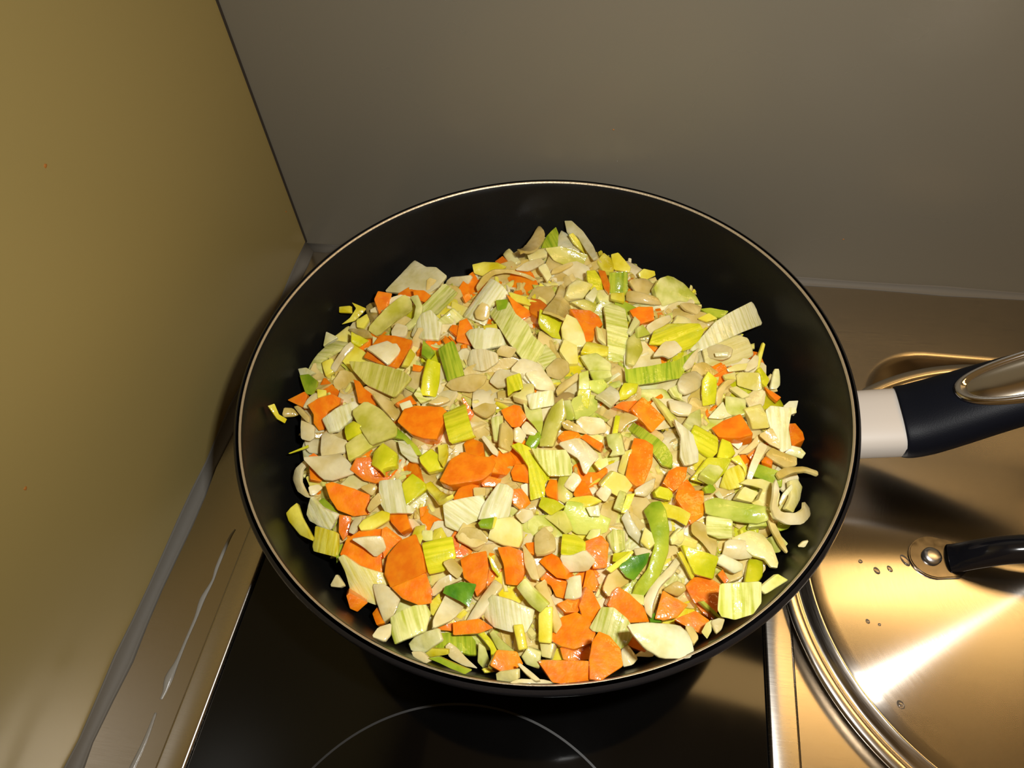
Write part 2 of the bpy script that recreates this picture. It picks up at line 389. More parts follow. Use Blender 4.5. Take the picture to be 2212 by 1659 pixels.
# inlay on the straight run of the grip
I0, I1 = Vector((0.390, -0.1500, 0.0705)), Vector((0.473, -0.1420, 0.1230))
dI = (I1-I0).normalized(); sI = Vector((0, 0, 1)).cross(dI).normalized(); uI = dI.cross(sI)
cI = Vector((0.4290, -0.1460, 0.0970)) + uI*0.0113
def inlay(rings, mat, name, n=72, cap=False):
    bm = bmesh.new(); rs = []
    for L, Wd, h in rings:
        rs.append([bm.verts.new(cI + dI*(L*math.copysign(abs(math.cos(a))**0.86, math.cos(a))) + sI*(Wd*math.copysign(abs(math.sin(a))**0.86, math.sin(a))) + uI*(h - 0.0031*(Wd*abs(math.sin(a))/0.0132)**2.2)) for a in [2*math.pi*i/n for i in range(n)]])
    for a, b in zip(rs, rs[1:]):
        for i in range(n):
            j = (i+1) % n; bm.faces.new((a[i], a[j], b[j], b[i]))
    if cap: bm.faces.new(rs[-1])
    return link(name, bm, mat)
def gpart(o): o.parent = grip; o.matrix_parent_inverse = grip.matrix_world.inverted(); return o
bpy.context.view_layer.update()
rg = gpart(inlay([(0.0440, 0.0134, -0.002), (0.0437, 0.0132, 0.0013), (0.0428, 0.0126, 0.0021), (0.0415, 0.0118, 0.0022), (0.0392, 0.0102, 0.0012), (0.0382, 0.0096, 0.0000)], MAT['chrome'], 'chrome_ring'))
rg['label'] = 'polished chrome oval ring'
ds = gpart(inlay([(0.0384, 0.0097, 0.0002), (0.036, 0.0080, 0.0006), (0.030, 0.0055, 0.0007), (0.02, 0.0030, 0.0007), (0.006, 0.001, 0.0007)], MAT['dish'], 'steel_dish', cap=True))
ds['label'] = 'shallow golden-reflecting steel dish'

# ------------------------------------------------------------------ saucepan lid
LX, LY, LZ = 0.4475, -0.2020, 0.0
lid = tag(empty('pan_lid', (LX, LY, LZ)), 'round brushed stainless steel pan lid lying on the steel drainer', 'lid')
def lpart(o): o.parent = lid; o.matrix_parent_inverse = Matrix.Translation(lid.location).inverted(); return o
ZR = 0.0115
dome = [(0.1135, ZR+0.0035)] + [(0.1125*(1-i/24), ZR+0.0042+0.0060*(1-(1-i/24)**2)) for i in range(25)]
dome[-1] = (0.0, dome[-1][1])
lpart(link('lid_top', lathe(dome, 192), MAT['lid'], loc=(LX, LY, 0)))
rimp = [(0.1150, 0.0056), (0.1165, 0.0056), (0.1170, ZR-0.002), (0.1215, ZR-0.0018), (0.1262, ZR-0.0014), (0.1268, ZR-0.0004), (0.1264, ZR+0.0007), (0.1250, ZR+0.0012), (0.1222, ZR+0.0012), (0.1208, ZR+0.0006), (0.1200, ZR-0.0001), (0.1190, ZR-0.0001), (0.1180, ZR+0.0008), (0.1168, ZR+0.0020), (0.1145, ZR+0.0030), (0.1133, ZR+0.0036), (0.1128, ZR+0.002), (0.1150, ZR-0.002)]
lpart(link('rolled_rim', lathe(rimp, 192, closed=True), MAT['lid_rim'], loc=(LX, LY, 0)))
ZT = ZR+0.0042+0.0060
def zl(r): return ZR+0.0042+0.0060*(1-(r/0.1125)**2)
for s in (-1, 1):
    # riveted end plate
    bm = bmesh.new(); k = 14; top = []; bot = []
    cx = LX + s*0.0555
    outl = []
    for i in range(k+1):
        a = math.radians(90 + 180*i/k)
        outl.append((0.0115*math.cos(a)*1.0, 0.0115*math.sin(a)))
    outl += [(0.010, -0.0098), (0.0135, -0.0062), (0.0135, 0.0062), (0.010, 0.0098)]
    for lx, ly in outl:
        X, Y = cx - s*lx*-1 if False else cx + (-s)*lx, LY + ly*0.92
        r = math.hypot(X-LX, Y-LY)
        top.append(bm.verts.new((X, Y, zl(r)+0.0017))); bot.append(bm.verts.new((X, Y, zl(r)+0.0001)))
    n = len(top); bm.faces.new(top); bm.faces.new(bot[::-1])
    for i in range(n):
        j = (i+1) % n; bm.faces.new((top[i], bot[i], bot[j], top[j]))
    bmesh.ops.bevel(bm, geom=[e for e in bm.edges if all(v in top for v in e.verts)], offset=0.0005, segments=2, affect='EDGES')
    pl = lpart(link('handle_plate', bm, MAT['lid_plate'], edge=40))
    r0 = lpart(link('rivet', lathe([(0.0044, 0.0), (0.0044, 0.0012), (0.0038, 0.0021), (0.0024, 0.0026), (0.0, 0.0027)], 32), MAT['rivet'], loc=(cx + s*0.0015, LY, zl(0.057)+0.0016)))
    r0['label'] = 'domed pale rivet head'
hp = [(-0.049, 0.0016, 0.0072, 0.0030), (-0.0455, 0.0044, 0.0070, 0.0042), (-0.040, 0.0108, 0.0068, 0.0056), (-0.030, 0.0195, 0.0066, 0.0060), (-0.015, 0.0255, 0.0066, 0.0060), (0.0, 0.0270, 0.0066, 0.0060)]
hp = hp + [(-x, z, w, h) for x, z, w, h in hp[-2::-1]]
pth = smooth_path(hp, 6); secs = []
for i, (x, z, w, h) in enumerate(pth):
    a = pth[max(i-1, 0)]; b = pth[min(i+1, len(pth)-1)]; d = Vector((b[0]-a[0], 0, b[1]-a[1])).normalized()
    secs.append(section(Vector((LX+x, LY, zl(0.05)+z)), d, Vector((0, 1, 0)), w, h, n=24, e=2.0))
lpart(link('bar_handle', loft(secs), MAT['black_gloss']))['label'] = 'arched glossy black handle bar'
# the lid leans a little towards the front
lid.rotation_euler.x = math.radians(3.0)
# water drops on the lid
DROPS = ['tiny water drop on the lid nearest the pan', 'small oval water drop on the lid, second from the pan', 'small oval water drop on the lid, third from the pan', 'longest water drop on the lid, left of the riveted plate',
         'water drop on the lid just below the riveted plate', 'left of two tiny water drops in the middle of the lid', 'right of two tiny water drops in the middle of the lid', 'largest water drop near the lower rim of the lid']
for i, (x, y, r, el) in enumerate(((0.3585, -0.2080, 0.0010, 1.0), (0.3655, -0.2120, 0.0013, 1.5), (0.3715, -0.2105, 0.0011, 1.6), (0.3790, -0.2055, 0.0016, 2.0), (0.3905, -0.2060, 0.0012, 1.6), (0.3590, -0.2370, 0.0009, 1.3), (0.3640, -0.2380, 0.0007, 1.0), (0.3695, -0.2720, 0.0015, 1.3))):
    bm = lathe([(1.0, 0.0), (0.92, 0.16), (0.7, 0.3), (0.4, 0.38), (0.0, 0.41)], 16)
    bmesh.ops.scale(bm, vec=(r, r*el, r*0.7), verts=bm.verts[:])
    o = link('water_drop', bm, MAT['drop'], loc=(x, y, zl(math.hypot(x-LX, y-LY))+0.0001+(y-LY)*math.sin(math.radians(3.0))))
    o.rotation_euler.z = 0.5
    tag(o, DROPS[i], 'water drop', 'water drops on the lid')

# vegetable pieces: kind, colour, ribbed, thickness, place, turn, bend, outline (tenths of a millimetre), label
# reach of the heap from the pan centre, every 7.5 degrees (tenths of a millimetre)
FOOT = [1268, 1248, 1226, 1218, 1205, 1184, 1110, 1217, 1147, 1186, 1199, 1191, 1280, 1280, 1173, 1050, 1038, 1053, 1276, 1275, 1280, 1280, 1280, 1280, 1280, 1280, 1251, 1233, 1228, 1236, 1250, 1251, 1280, 1280, 1280, 1280, 1280, 1280, 1280, 1280, 1280, 1280, 1280, 1280, 1280, 1280, 1280, 1280]
PIECES = [
('leek','Q',0,21,[1102,-769,560],[0.204,0.036,0.113,-0.972],11.1,[87,77,54,56,-25,117,-108,97,-177,47,-127,-40,-69,-69,-10,-160,99,-62,211,24],'crumpled translucent leek skin sticking up at the upper left of the heap'),
('carrot','O',0,85,[939,-967,558],[0.736,0.02,0.244,-0.631],0.0,[85,-12,46,32,-55,53,-60,-33,-5,-51],'carrot chunk on the upper left edge of the heap against black pan'),
('carrot','O',0,85,[1173,-937,597],[0.121,0.047,-0.224,0.966],0.0,[35,31,-41,31,-60,-17,0,-35,65,-16],'orange carrot bit just below the crumpled translucent leek skin'),
('leek','P',1,21,[1299,-1011,646],[0.904,0.126,-0.228,0.34],-38.1,[-123,5,-65,-57,115,-57,92,56,-109,56],'pale green leek strip leaning up right, beside the crumpled translucent skin'),
('onion','S',0,16,[1045,-1122,618],[0.418,0.038,0.115,-0.9],-59.3,[142,42,-29,55,-102,64,-151,-12,-136,-57,-13,-51,156,-41],'olive translucent onion petal in the upper left of the heap'),
('leek','P',0,21,[1177,-1105,638],[0.651,0.174,0.066,-0.736],37.7,[-38,-4,32,1,101,-52,109,-6,42,40,-42,35,-108,-9,-96,-63],'pale green leek sliver just right of the olive onion petal'),
('leek','Y',0,21,[798,-1062,538],[0.419,0.014,0.293,-0.859],31.3,[-21,-22,40,-4,106,-9,34,28,-32,24,-65,17,-26,-68],'yellow leek curl hanging off the upper left edge of the heap'),
('leek','Y',0,21,[738,-1063,568],[0.005,0.116,0.247,-0.962],0.0,[39,19,-42,22,-35,-22,42,-19],'tiny yellow leek block lying alone at the far upper left edge'),
('carrot','O',0,85,[1096,-1376,621],[0.21,0.043,0.141,-0.966],0.0,[69,59,-22,119,-103,46,-138,-16,-52,-76,27,-112,149,-12],'carrot slab with a whitish onion wedge on top, upper left'),
('onion','M',0,16,[1088,-1384,643],[0.337,-0.094,0.012,-0.937],18.6,[61,39,34,95,-56,49,-106,-27,-79,-57,97,-65],'whitish onion wedge lying on a carrot slab at the upper left'),
('leek','S',1,21,[1119,-1583,652],[0.717,-0.015,-0.147,0.682],-5.7,[39,188,-41,91,-117,-107,-12,-186,34,-124,67,-20,95,98,87,221],'wide glossy lime-yellow leek sheet in the left part of the heap'),
('leek','P',1,21,[716,-1396,556],[0.981,0.135,-0.124,-0.068],29.8,[-72,-118,17,-124,-9,-36,62,26,135,101,13,114,-28,54,-108,-107],'pale ribbed leek sheet lining the left edge of the heap'),
('leek','W',0,21,[690,-1252,528],[0.506,0.075,0.067,-0.857],0.0,[23,20,-34,41,-24,-47,58,6],'white leek scrap just above the left edge ribbed sheet'),
('onion','M',0,16,[833,-1423,592],[0.518,0.051,0.275,-0.809],63.6,[97,21,-7,16,-84,27,-97,-10,-59,-21,87,-20],'whitish onion sliver just right of the left edge ribbed sheet'),
('leek','G',0,21,[684,-1587,537],[0.857,0.198,0.047,-0.474],-63.3,[45,-38,74,1,16,54,-57,18,-78,-33],'green leek bit at upper right of the far left carrot corner'),
('leek','W',0,21,[638,-1512,539],[0.08,-0.122,-0.211,0.966],0.0,[27,27,-26,20,-66,-5,5,-26,57,-12],'white leek bit at lower left of the left edge ribbed sheet'),
('leek','W',1,21,[1268,-1197,638],[0.797,0.07,-0.021,-0.6],36.7,[6,-110,84,-30,109,59,-30,84,-112,30,-96,-31],'white leek square at lower left of the leaning pale leek strip'),
('leek','P',1,21,[1392,-1134,648],[0.871,0.347,0.254,-0.238],59.3,[-12,-61,42,-7,57,47,-25,53,-48,-67],'pale green leek bit at lower right of the leaning pale leek strip'),
('leek','G',0,21,[1323,-1398,679],[0.879,-0.062,0.078,-0.466],38.0,[6,-37,63,-14,23,38,-80,6],'green leek bit at upper left of the glossy green block'),
('leek','G',1,21,[1465,-1469,697],[0.824,0.135,0.026,-0.549],44.8,[107,-47,102,49,34,53,-114,45,-99,-55],'glossy green leek block with wet sheen in the upper left half'),
('leek','L',0,21,[1390,-1587,690],[0.716,0.009,0.32,-0.62],55.8,[-10,-46,91,-47,93,37,14,48,-88,44,-105,-31],'plain yellow-lime leek block standing below the glossy green block'),
('leek','Y',0,21,[1228,-1432,645],[0.631,-0.298,0.144,-0.701],0.0,[55,18,-53,25,-74,-20,77,-18],'yellow leek bit just right of the onion-topped upper carrot slab'),
('carrot','O',0,30,[1288,-1502,655],[0.036,-0.007,0.176,-0.984],0.0,[26,16,-16,20,-36,-11,26,-21],'orange carrot bit at upper left of the plain lime block'),
('leek','L',0,21,[883,-1280,575],[0.076,0.193,-0.042,0.977],86.4,[29,31,-27,34,-57,-24,-1,-26,56,-29],'lime leek bit just below the hanging yellow curl'),
('leek','Y',0,21,[863,-1136,560],[0.497,0.067,0.058,-0.863],0.0,[47,-3,30,37,-34,23,-55,-16,15,-38],'yellow leek bit at lower right of the hanging yellow curl'),
('onion','N',0,16,[884,-1228,572],[0.194,-0.199,-0.17,0.945],111.1,[-20,27,-109,7,-21,-31,134,2],'tan translucent onion sliver just below the hanging yellow curl'),
('onion','M',0,16,[1115,-1227,616],[0.116,0.092,0.032,-0.988],-20.4,[44,31,-37,53,-51,-17,17,-60,51,-12],'whitish onion crumb at lower right of the olive onion petal'),
('leek','W',0,21,[998,-1301,600],[0.028,-0.074,0.049,-0.996],0.0,[14,35,-42,-4,27,-32],'white leek scrap at upper left of the upper onion wedge on carrot'),
('leek','Y',0,42,[764,-1472,556],[0.759,0.09,0.135,-0.631],35.1,[58,-16,21,45,-54,18,-30,-45],'yellow leek square just below the left edge ribbed sheet'),
('leek','Q',0,21,[1935,-364,550],[0.864,0.058,-0.048,-0.497],32.7,[29,-74,104,24,34,41,-63,53,-109,30,-42,-39],'clear leek square just right of the pointed green tip'),
('leek','Q',0,21,[2054,-401,610],[0.857,0.112,-0.14,-0.483],32.3,[-140,-49,-60,-12,99,-24,221,-29,228,3,89,29,-76,37,-193,19,-220,-19],'clear frayed leek arc standing at the back peak of the heap'),
('leek','G',1,21,[1854,-341,543],[0.857,0.076,-0.036,-0.509],20.7,[87,6,-28,61,-97,70,-44,-18,24,-88],'pointed bright green leek tip at the back peak of the heap'),
('onion','N',0,16,[1755,-504,639],[0.614,-0.164,-0.14,-0.759],42.6,[265,25,13,43,-157,39,-291,-51,-5,-36,218,-20],'tan translucent onion sliver just left of the pointed green tip'),
('leek','Y',0,21,[2028,-402,581],[0.894,0.235,0.214,-0.316],69.5,[-26,-22,92,-12,70,16,-73,20,-81,-11],'yellow leek sliver at lower left of the clear frayed arc'),
('carrot','O',0,30,[1599,-613,593],[0.254,-0.119,-0.072,0.957],0.0,[5,24,-83,13,-41,-7,37,-38,54,19],'carrot corner at the back edge of the heap beside black pan'),
('leek','C',0,21,[1640,-581,611],[0.892,0.141,-0.056,-0.426],97.1,[59,-35,67,31,-73,30,-61,-29],'cream leek bit at upper right of the back edge carrot corner'),
('leek','C',0,21,[1792,-537,609],[0.118,0.048,0.111,-0.986],62.7,[53,40,-59,31,-67,-25,43,-45,62,-3],'cream leek bit at lower left of the pointed green tip'),
('leek','S',0,21,[1976,-536,589],[0.072,0.148,-0.293,0.942],-44.3,[74,48,-99,60,-113,-54,-9,-54,63,-50,150,-5],'olive leek piece at lower left of the clear frayed arc'),
('leek','Y',0,21,[1515,-679,599],[0.064,0.058,0.259,-0.962],79.3,[83,26,28,46,-127,13,-60,-29,24,-45,92,-31],'yellow leek piece at upper left of the arched onion strand'),
('onion','M',0,16,[1775,-669,635],[0.151,0.13,0.227,-0.953],-66.2,[18,34,-88,13,-69,-23,30,-29,103,-3],'whitish onion sliver just right of the back edge carrot corner'),
('leek','C',0,21,[1868,-718,646],[0.862,0.073,0.117,-0.488],52.3,[67,-17,42,23,-54,28,-44,-31],'cream leek bit just below the pointed green tip'),
('onion','N',0,16,[1954,-646,612],[0.318,-0.04,0.093,-0.943],0.0,[19,21,-73,12,-80,-13,49,-21,82,9],'tan translucent onion sliver just below the pointed green tip'),
('onion','N',0,16,[1619,-792,648],[0.133,-0.181,0.435,-0.872],32.2,[145,79,102,36,46,-13,-37,-21,-134,6,-218,53,-239,47,-162,-5,-52,-40,45,-46,114,-12,157,45],'long thin arched onion strand at the back of the heap'),
('leek','W',1,21,[1560,-1004,673],[0.837,0.039,-0.097,0.537],36.7,[-140,-9,-134,-91,-13,-51,44,-84,108,-94,132,-35,156,67,14,77,-130,77],'large silvery white leek sheet in the upper middle of the heap'),
('onion','N',0,16,[1574,-1124,709],[0.607,0.177,0.263,-0.729],36.4,[46,-25,46,21,19,46,-47,26,-52,-22,13,-45],'tan translucent onion flake just below the silvery white sheet'),
('leek','G',0,21,[1668,-1061,709],[0.529,0.245,0.129,-0.802],0.0,[40,-10,19,40,-42,18,-12,-47],'small bright green square beside the silvery white leek sheet'),
('leek','P',1,21,[1788,-1246,708],[0.81,0.039,-0.047,0.584],14.0,[33,161,-20,93,-81,13,-143,-98,-161,-180,-79,-194,-8,-180,20,-79,71,-28,105,65,173,142,166,202,86,232],'long pale ribbed leek band running down the upper middle'),
('leek','W',1,21,[1618,-1295,703],[0.704,0.067,-0.066,0.704],23.2,[-66,54,-87,20,-15,-117,72,-67,49,98,26,116],'short white leek sheet left of the long ribbed band'),
('carrot','O',0,85,[1502,-1245,668],[0.41,0.009,0.205,-0.889],0.0,[23,79,-42,29,-87,51,-45,8,-58,-63,-14,-76,75,3],'orange carrot chunk just left of the short white sheet'),
('carrot','O',0,85,[1765,-1050,668],[0.923,0.173,0.101,-0.329],0.0,[-67,-7,-3,-33,50,-41,69,24,46,37,-42,20,-121,11],'orange carrot bit just right of the small bright green square'),
('carrot','O',0,30,[1735,-915,651],[0.416,-0.281,0.204,-0.84],0.0,[55,10,-37,18,-40,-10,9,-22],'orange carrot bit at upper right of the small bright green square'),
('carrot','O',0,85,[1859,-1016,667],[0.866,-0.086,-0.069,-0.487],0.0,[32,-58,96,-33,51,3,31,58,-59,44,-95,-4],'orange carrot chunk at upper right of the long ribbed band'),
('leek','Y',0,21,[1757,-981,682],[0.156,0.065,-0.161,0.972],71.1,[33,28,-83,11,-25,-30,80,-10],'yellow leek sliver just right of the small bright green square'),
('carrot','O',0,85,[2145,-1110,674],[0.87,-0.032,0.064,-0.487],0.0,[-26,-49,38,-47,123,-75,118,-21,60,15,40,75,-23,83,-73,54,-125,-51],'carrot half slice in the upper middle near the back'),
('leek','K',0,42,[2079,-1213,707],[0.864,0.108,0.1,-0.481],24.2,[-2,-65,71,-46,106,31,22,52,-66,53,-113,14,-53,-48],'butter-yellow leek square at lower left of the upper middle carrot half'),
('leek','L',0,21,[1951,-1169,705],[0.895,0.205,0.242,-0.314],49.1,[-15,-52,63,-35,104,-3,64,6,33,66,-65,24,-99,11,-48,-44],'lime leek piece just right of the long ribbed band'),
('onion','N',0,16,[1984,-1027,691],[0.655,-0.303,-0.027,-0.692],31.5,[181,-38,180,36,-125,88,-270,-30,-127,-34,158,-90],'tan translucent onion flake at upper left of the upper middle carrot half'),
('leek','G',1,21,[2290,-768,643],[0.688,0.269,0.316,-0.596],-47.1,[56,-52,71,39,52,52,-64,52,-61,-52,-42,-55],'upright green leek rectangle near the back right'),
('leek','Y',0,21,[2295,-890,662],[0.051,-0.017,-0.037,0.998],0.0,[39,22,-40,33,-31,-36,46,-19],'yellow leek bit just below the upright green rectangle'),
('carrot','O',0,30,[2210,-756,646],[0.795,0.061,-0.12,-0.592],0.0,[66,-18,113,-2,46,22,-77,19,-106,-18],'thin carrot sliver beside the upright green leek rectangle'),
('leek','L',1,21,[2168,-797,633],[0.959,0.223,0.17,0.045],23.0,[-57,28,-6,-79,40,-126,59,-27,24,49,-8,105,-62,88],'lime leek strip at lower left of the thin carrot sliver'),
('leek','K',0,42,[2073,-858,668],[0.332,-0.112,0.177,-0.92],51.5,[74,33,-5,59,-97,12,-30,-62,33,-49,91,3],'butter-yellow leek square just left of the thin carrot sliver'),
('leek','W',0,21,[2153,-899,671],[0.602,-0.057,0.061,-0.794],0.0,[52,27,-36,21,-66,-11,33,-32],'white leek scrap at lower left of the thin carrot sliver'),
('leek','S',0,21,[2156,-982,660],[0.066,0.193,-0.242,0.949],118.0,[41,28,-94,30,-73,-31,47,-32,116,10],'olive leek sliver just above the upper middle carrot half'),
('leek','Y',0,42,[2208,-552,586],[0.866,-0.027,0.001,-0.499],37.3,[59,-47,82,9,-17,58,-87,24,-38,-45],'yellow leek square just above the thin carrot sliver'),
('leek','Y',0,21,[2286,-543,580],[0.905,0.196,0.033,-0.377],-40.5,[13,-57,83,6,66,30,-58,40,-85,1],'yellow leek bit just above the upright green rectangle'),
('leek','P',0,42,[2223,-1427,712],[0.345,-0.02,-0.096,0.934],27.1,[30,42,-55,77,-93,1,-37,-64,62,-56,113,18],'pale green leek square just above the lime stick end'),
('leek','Y',0,21,[2204,-1309,708],[0.025,-0.091,0.051,-0.994],73.2,[4,41,-68,35,-72,-30,45,-52,77,39],'yellow leek bit just below the upper middle carrot half'),
('leek','P',1,21,[2308,-1162,669],[0.988,0.105,0.114,-0.031],9.8,[-52,-22,-7,-203,82,-177,68,-57,61,26,24,174,-57,193,-98,151],'pale green leek strip just right of the upper middle carrot half'),
('leek','C',0,21,[2224,-1213,701],[0.848,-0.04,0.201,-0.489],0.0,[16,-22,63,8,-32,20,-57,-5],'cream leek sliver at lower right of the upper middle carrot half'),
('onion','M',1,16,[1620,-1433,687],[0.766,0.252,-0.005,-0.591],15.7,[33,-72,71,3,40,89,-11,92,-53,26,-79,-52,-6,-92],'whitish onion flake just below the short white sheet'),
('leek','Y',0,21,[1635,-1215,699],[0.262,-0.169,-0.035,-0.95],0.0,[46,16,-34,21,-45,-22,41,-14],'yellow leek sliver at upper right of the short white sheet'),
('carrot','O',0,30,[1434,-1222,660],[0.88,0.039,0.021,-0.473],0.0,[50,-5,-12,34,-39,0,-13,-31],'orange carrot crumb just left of the short white sheet'),
('carrot','O',0,30,[1409,-1309,663],[0.32,-0.047,-0.068,0.944],0.0,[-19,25,-34,-14,30,-19,31,9],'orange carrot crumb just above the glossy green block'),
('carrot','O',0,30,[1450,-960,636],[0.628,-0.033,0.327,-0.705],0.0,[35,4,-6,27,-35,-1,5,-28],'orange carrot crumb just left of the silvery white sheet'),
('onion','N',0,16,[1745,-1370,691],[0.065,-0.046,0.224,-0.971],-90.6,[48,20,-25,38,-60,-18,24,-36,54,-4],'tan translucent onion bit at lower left of the long ribbed band'),
('onion','M',0,16,[1899,-1496,699],[0.101,0.183,-0.03,0.977],13.7,[54,42,-24,72,-131,26,-81,-21,-19,-78,85,-55,111,45],'whitish onion piece at upper right of the ribbed centre cube'),
('onion','N',0,16,[2024,-1460,698],[0.215,0.204,0.3,-0.907],56.8,[66,10,21,58,-49,41,-68,-9,-18,-60,59,-33],'tan translucent onion flake at upper right of the shiny white centre square'),
('leek','K',0,42,[2073,-1341,693],[0.862,0.081,0.088,-0.492],-21.5,[59,-34,79,15,-19,53,-84,3,-32,-46],'butter-yellow leek piece at lower left of the upper middle carrot half'),
('leek','P',0,42,[2605,-765,611],[0.069,0.226,-0.166,0.957],31.8,[82,82,22,104,-50,40,-101,30,-172,10,-138,-26,-50,-82,15,-91,57,-78,109,-25,125,43],'rounded pale leek ring half on the back right edge of the heap'),
('onion','N',0,16,[2427,-850,623],[0.095,-0.004,-0.276,0.956],87.9,[83,39,-51,25,-119,8,-82,-30,76,-31,97,-12],'tan translucent onion strip just above the squarish back right carrot'),
('onion','N',0,16,[2435,-740,605],[0.037,-0.268,0.143,-0.952],45.2,[36,55,-81,38,-83,-37,-8,-63,112,1],'tan translucent onion piece just right of the upright green rectangle'),
('leek','Y',0,21,[2448,-621,582],[0.146,-0.122,0.325,-0.926],-57.1,[44,17,11,34,-56,13,-52,-14,18,-34,52,-10],'yellow leek bit just right of the upright green rectangle'),
('carrot','O',0,85,[2437,-1011,665],[0.044,-0.018,0.148,-0.988],0.0,[43,40,14,59,-63,31,-55,-49,25,-46,75,-24],'squarish carrot chunk below the back right edge'),
('leek','W',0,21,[2388,-1107,680],[0.539,0.144,-0.027,-0.829],0.0,[60,10,-34,25,-59,-22,56,-13],'white leek sliver at lower left of the squarish back right carrot'),
('leek','W',1,21,[2919,-1011,640],[0.828,0.038,0.203,-0.522],9.3,[102,-239,84,-128,57,9,20,208,-106,196,-120,180,-63,-16,-37,-97,76,-271],'long whitish ribbed leek strip poking out over the black pan wall at right'),
('leek','L',1,21,[2624,-1134,656],[0.944,0.198,0.051,0.26],38.6,[-83,-30,0,-87,82,-89,145,-30,140,20,-3,85,-104,73,-176,4],'big yellow-lime leek bowl left of the protruding white strip'),
('leek','G',1,21,[2550,-1411,704],[0.753,-0.035,0.192,-0.628],11.4,[63,-185,91,-157,73,-44,34,98,-28,142,-136,232,-162,228,-115,164,-60,81,-20,-49,0,-175,-24,-186],'curved green leek strip in the right half of the heap'),
('leek','C',1,21,[2908,-1157,588],[0.933,0.216,0.103,0.268],37.5,[-136,61,-158,-17,-94,-65,30,-80,142,-64,143,37,92,77,-65,71],'cream fan of leek layers under the protruding white strip'),
('onion','M',0,16,[2841,-1196,626],[0.071,-0.175,-0.171,0.967],39.2,[52,37,-21,47,-66,26,-71,-25,3,-49,82,-20],'whitish onion piece just left of the cream leek fan'),
('leek','W',0,21,[2854,-1233,649],[0.033,0.087,0.276,-0.957],0.0,[33,11,-30,14,-34,-13,38,-10],'white leek sliver just left of the cream leek fan'),
('leek','G',0,21,[2837,-871,569],[0.085,0.015,-0.126,0.988],-70.8,[2,33,-46,20,-69,-27,33,-22,87,-3],'green leek sliver at upper left of the protruding white strip'),
('onion','M',0,16,[2524,-1067,662],[0.361,0.029,0.107,-0.926],-83.4,[81,17,43,28,-70,25,-92,-11,-25,-26,65,-32],'whitish onion sliver at lower right of the squarish back right carrot'),
('leek','C',0,21,[2659,-985,613],[0.124,-0.233,0.18,-0.948],111.3,[18,29,-68,14,-48,-17,26,-36,62,20],'cream leek bit just above the big lime bowl'),
('leek','Y',0,21,[2793,-926,584],[0.027,0.091,0.183,-0.978],0.0,[7,24,-54,8,-7,-29,56,1],'yellow leek bit just left of the protruding white strip'),
('onion','N',0,16,[2707,-864,590],[0.095,-0.279,0.109,-0.949],40.6,[53,24,-45,34,-77,-24,-2,-34,91,-2],'tan translucent onion bit at lower right of the rounded leek ring half'),
('onion','M',0,16,[2577,-1268,694],[0.312,-0.083,0.117,-0.939],-21.7,[40,21,22,50,-73,33,-66,-29,2,-50,106,0],'ragged whitish onion scrap lying on the big lime bowl'),
('onion','M',0,16,[3018,-1217,570],[0.412,0.053,0.076,-0.906],-45.1,[53,18,-10,33,-63,-1,-59,-25,3,-18,48,-33],'whitish onion bit just above the butter-yellow cube'),
('leek','C',0,21,[2940,-1283,613],[0.156,0.024,0.252,-0.955],0.0,[51,13,-37,20,-57,-12,7,-20,58,-7],'cream leek sliver at upper left of the butter-yellow cube'),
('leek','K',0,42,[2997,-1357,605],[0.212,-0.1,-0.285,0.929],-30.3,[46,48,-54,36,-75,14,-29,-59,66,-22,74,2],'butter-yellow leek cube near the right edge of the heap'),
('leek','K',0,21,[2899,-1350,625],[0.064,0.033,0.012,-0.997],0.0,[30,14,-26,25,-28,-26,38,-9],'butter-yellow leek bit just left of the butter-yellow cube'),
('leek','L',0,21,[2790,-1470,649],[0.7,0.2,0.257,-0.636],30.6,[16,-38,85,-30,71,32,19,36,-56,39,-95,-8,-48,-35],'lime leek piece just left of the butter-yellow cube'),
('onion','M',0,16,[2699,-1429,662],[0.389,-0.145,0.046,-0.909],61.3,[98,12,79,45,-17,56,-90,22,-93,-41,7,-60,78,-25],'whitish onion flake just right of the curved green strip'),
('onion','N',0,16,[2864,-1450,613],[0.548,-0.056,0.358,-0.754],49.6,[84,44,35,13,-25,0,-81,32,-99,28,-64,-16,16,-32,73,-4],'tan translucent onion sliver just left of the butter-yellow cube'),
('leek','P',0,42,[2918,-1532,626],[0.361,-0.055,-0.134,0.921],53.2,[8,66,-48,31,-68,4,-10,-68,74,-9],'pale green leek square just above the triangular carrot slice'),
('onion','W',0,16,[3147,-1287,545],[0.681,0.093,0.225,-0.691],95.0,[50,8,21,30,-62,11,-57,-16,56,-25],'white onion sliver lying alone on the black pan wall at right'),
('carrot','O',0,30,[3123,-1394,556],[0.367,-0.025,-0.076,0.927],0.0,[13,14,-39,17,-37,-18,66,-5],'pointed carrot end beside the black pan wall at right'),
('leek','L',0,21,[3079,-1289,561],[0.852,0.04,0.256,-0.455],0.0,[25,-25,55,-9,23,32,-55,10,-45,-19],'lime leek sliver just left of the lone right white sliver'),
('leek','Y',0,21,[3070,-1157,554],[0.643,0.069,0.281,-0.71],0.0,[87,10,17,9,-80,11,-88,-4,31,-15,84,-1],'yellow leek sliver at upper right of the butter-yellow cube'),
('leek','W',0,21,[3218,-1440,534],[0.34,0.025,-0.059,0.938],0.0,[-39,29,-29,2,-2,-51,29,-14,31,31],'white leek scrap at lower right of the pointed right carrot end'),
('onion','M',0,16,[2697,-1299,657],[0.546,-0.153,0.124,-0.814],114.7,[78,3,17,27,-112,1,-47,-15,66,-24],'whitish onion sliver at lower right of the ragged onion scrap'),
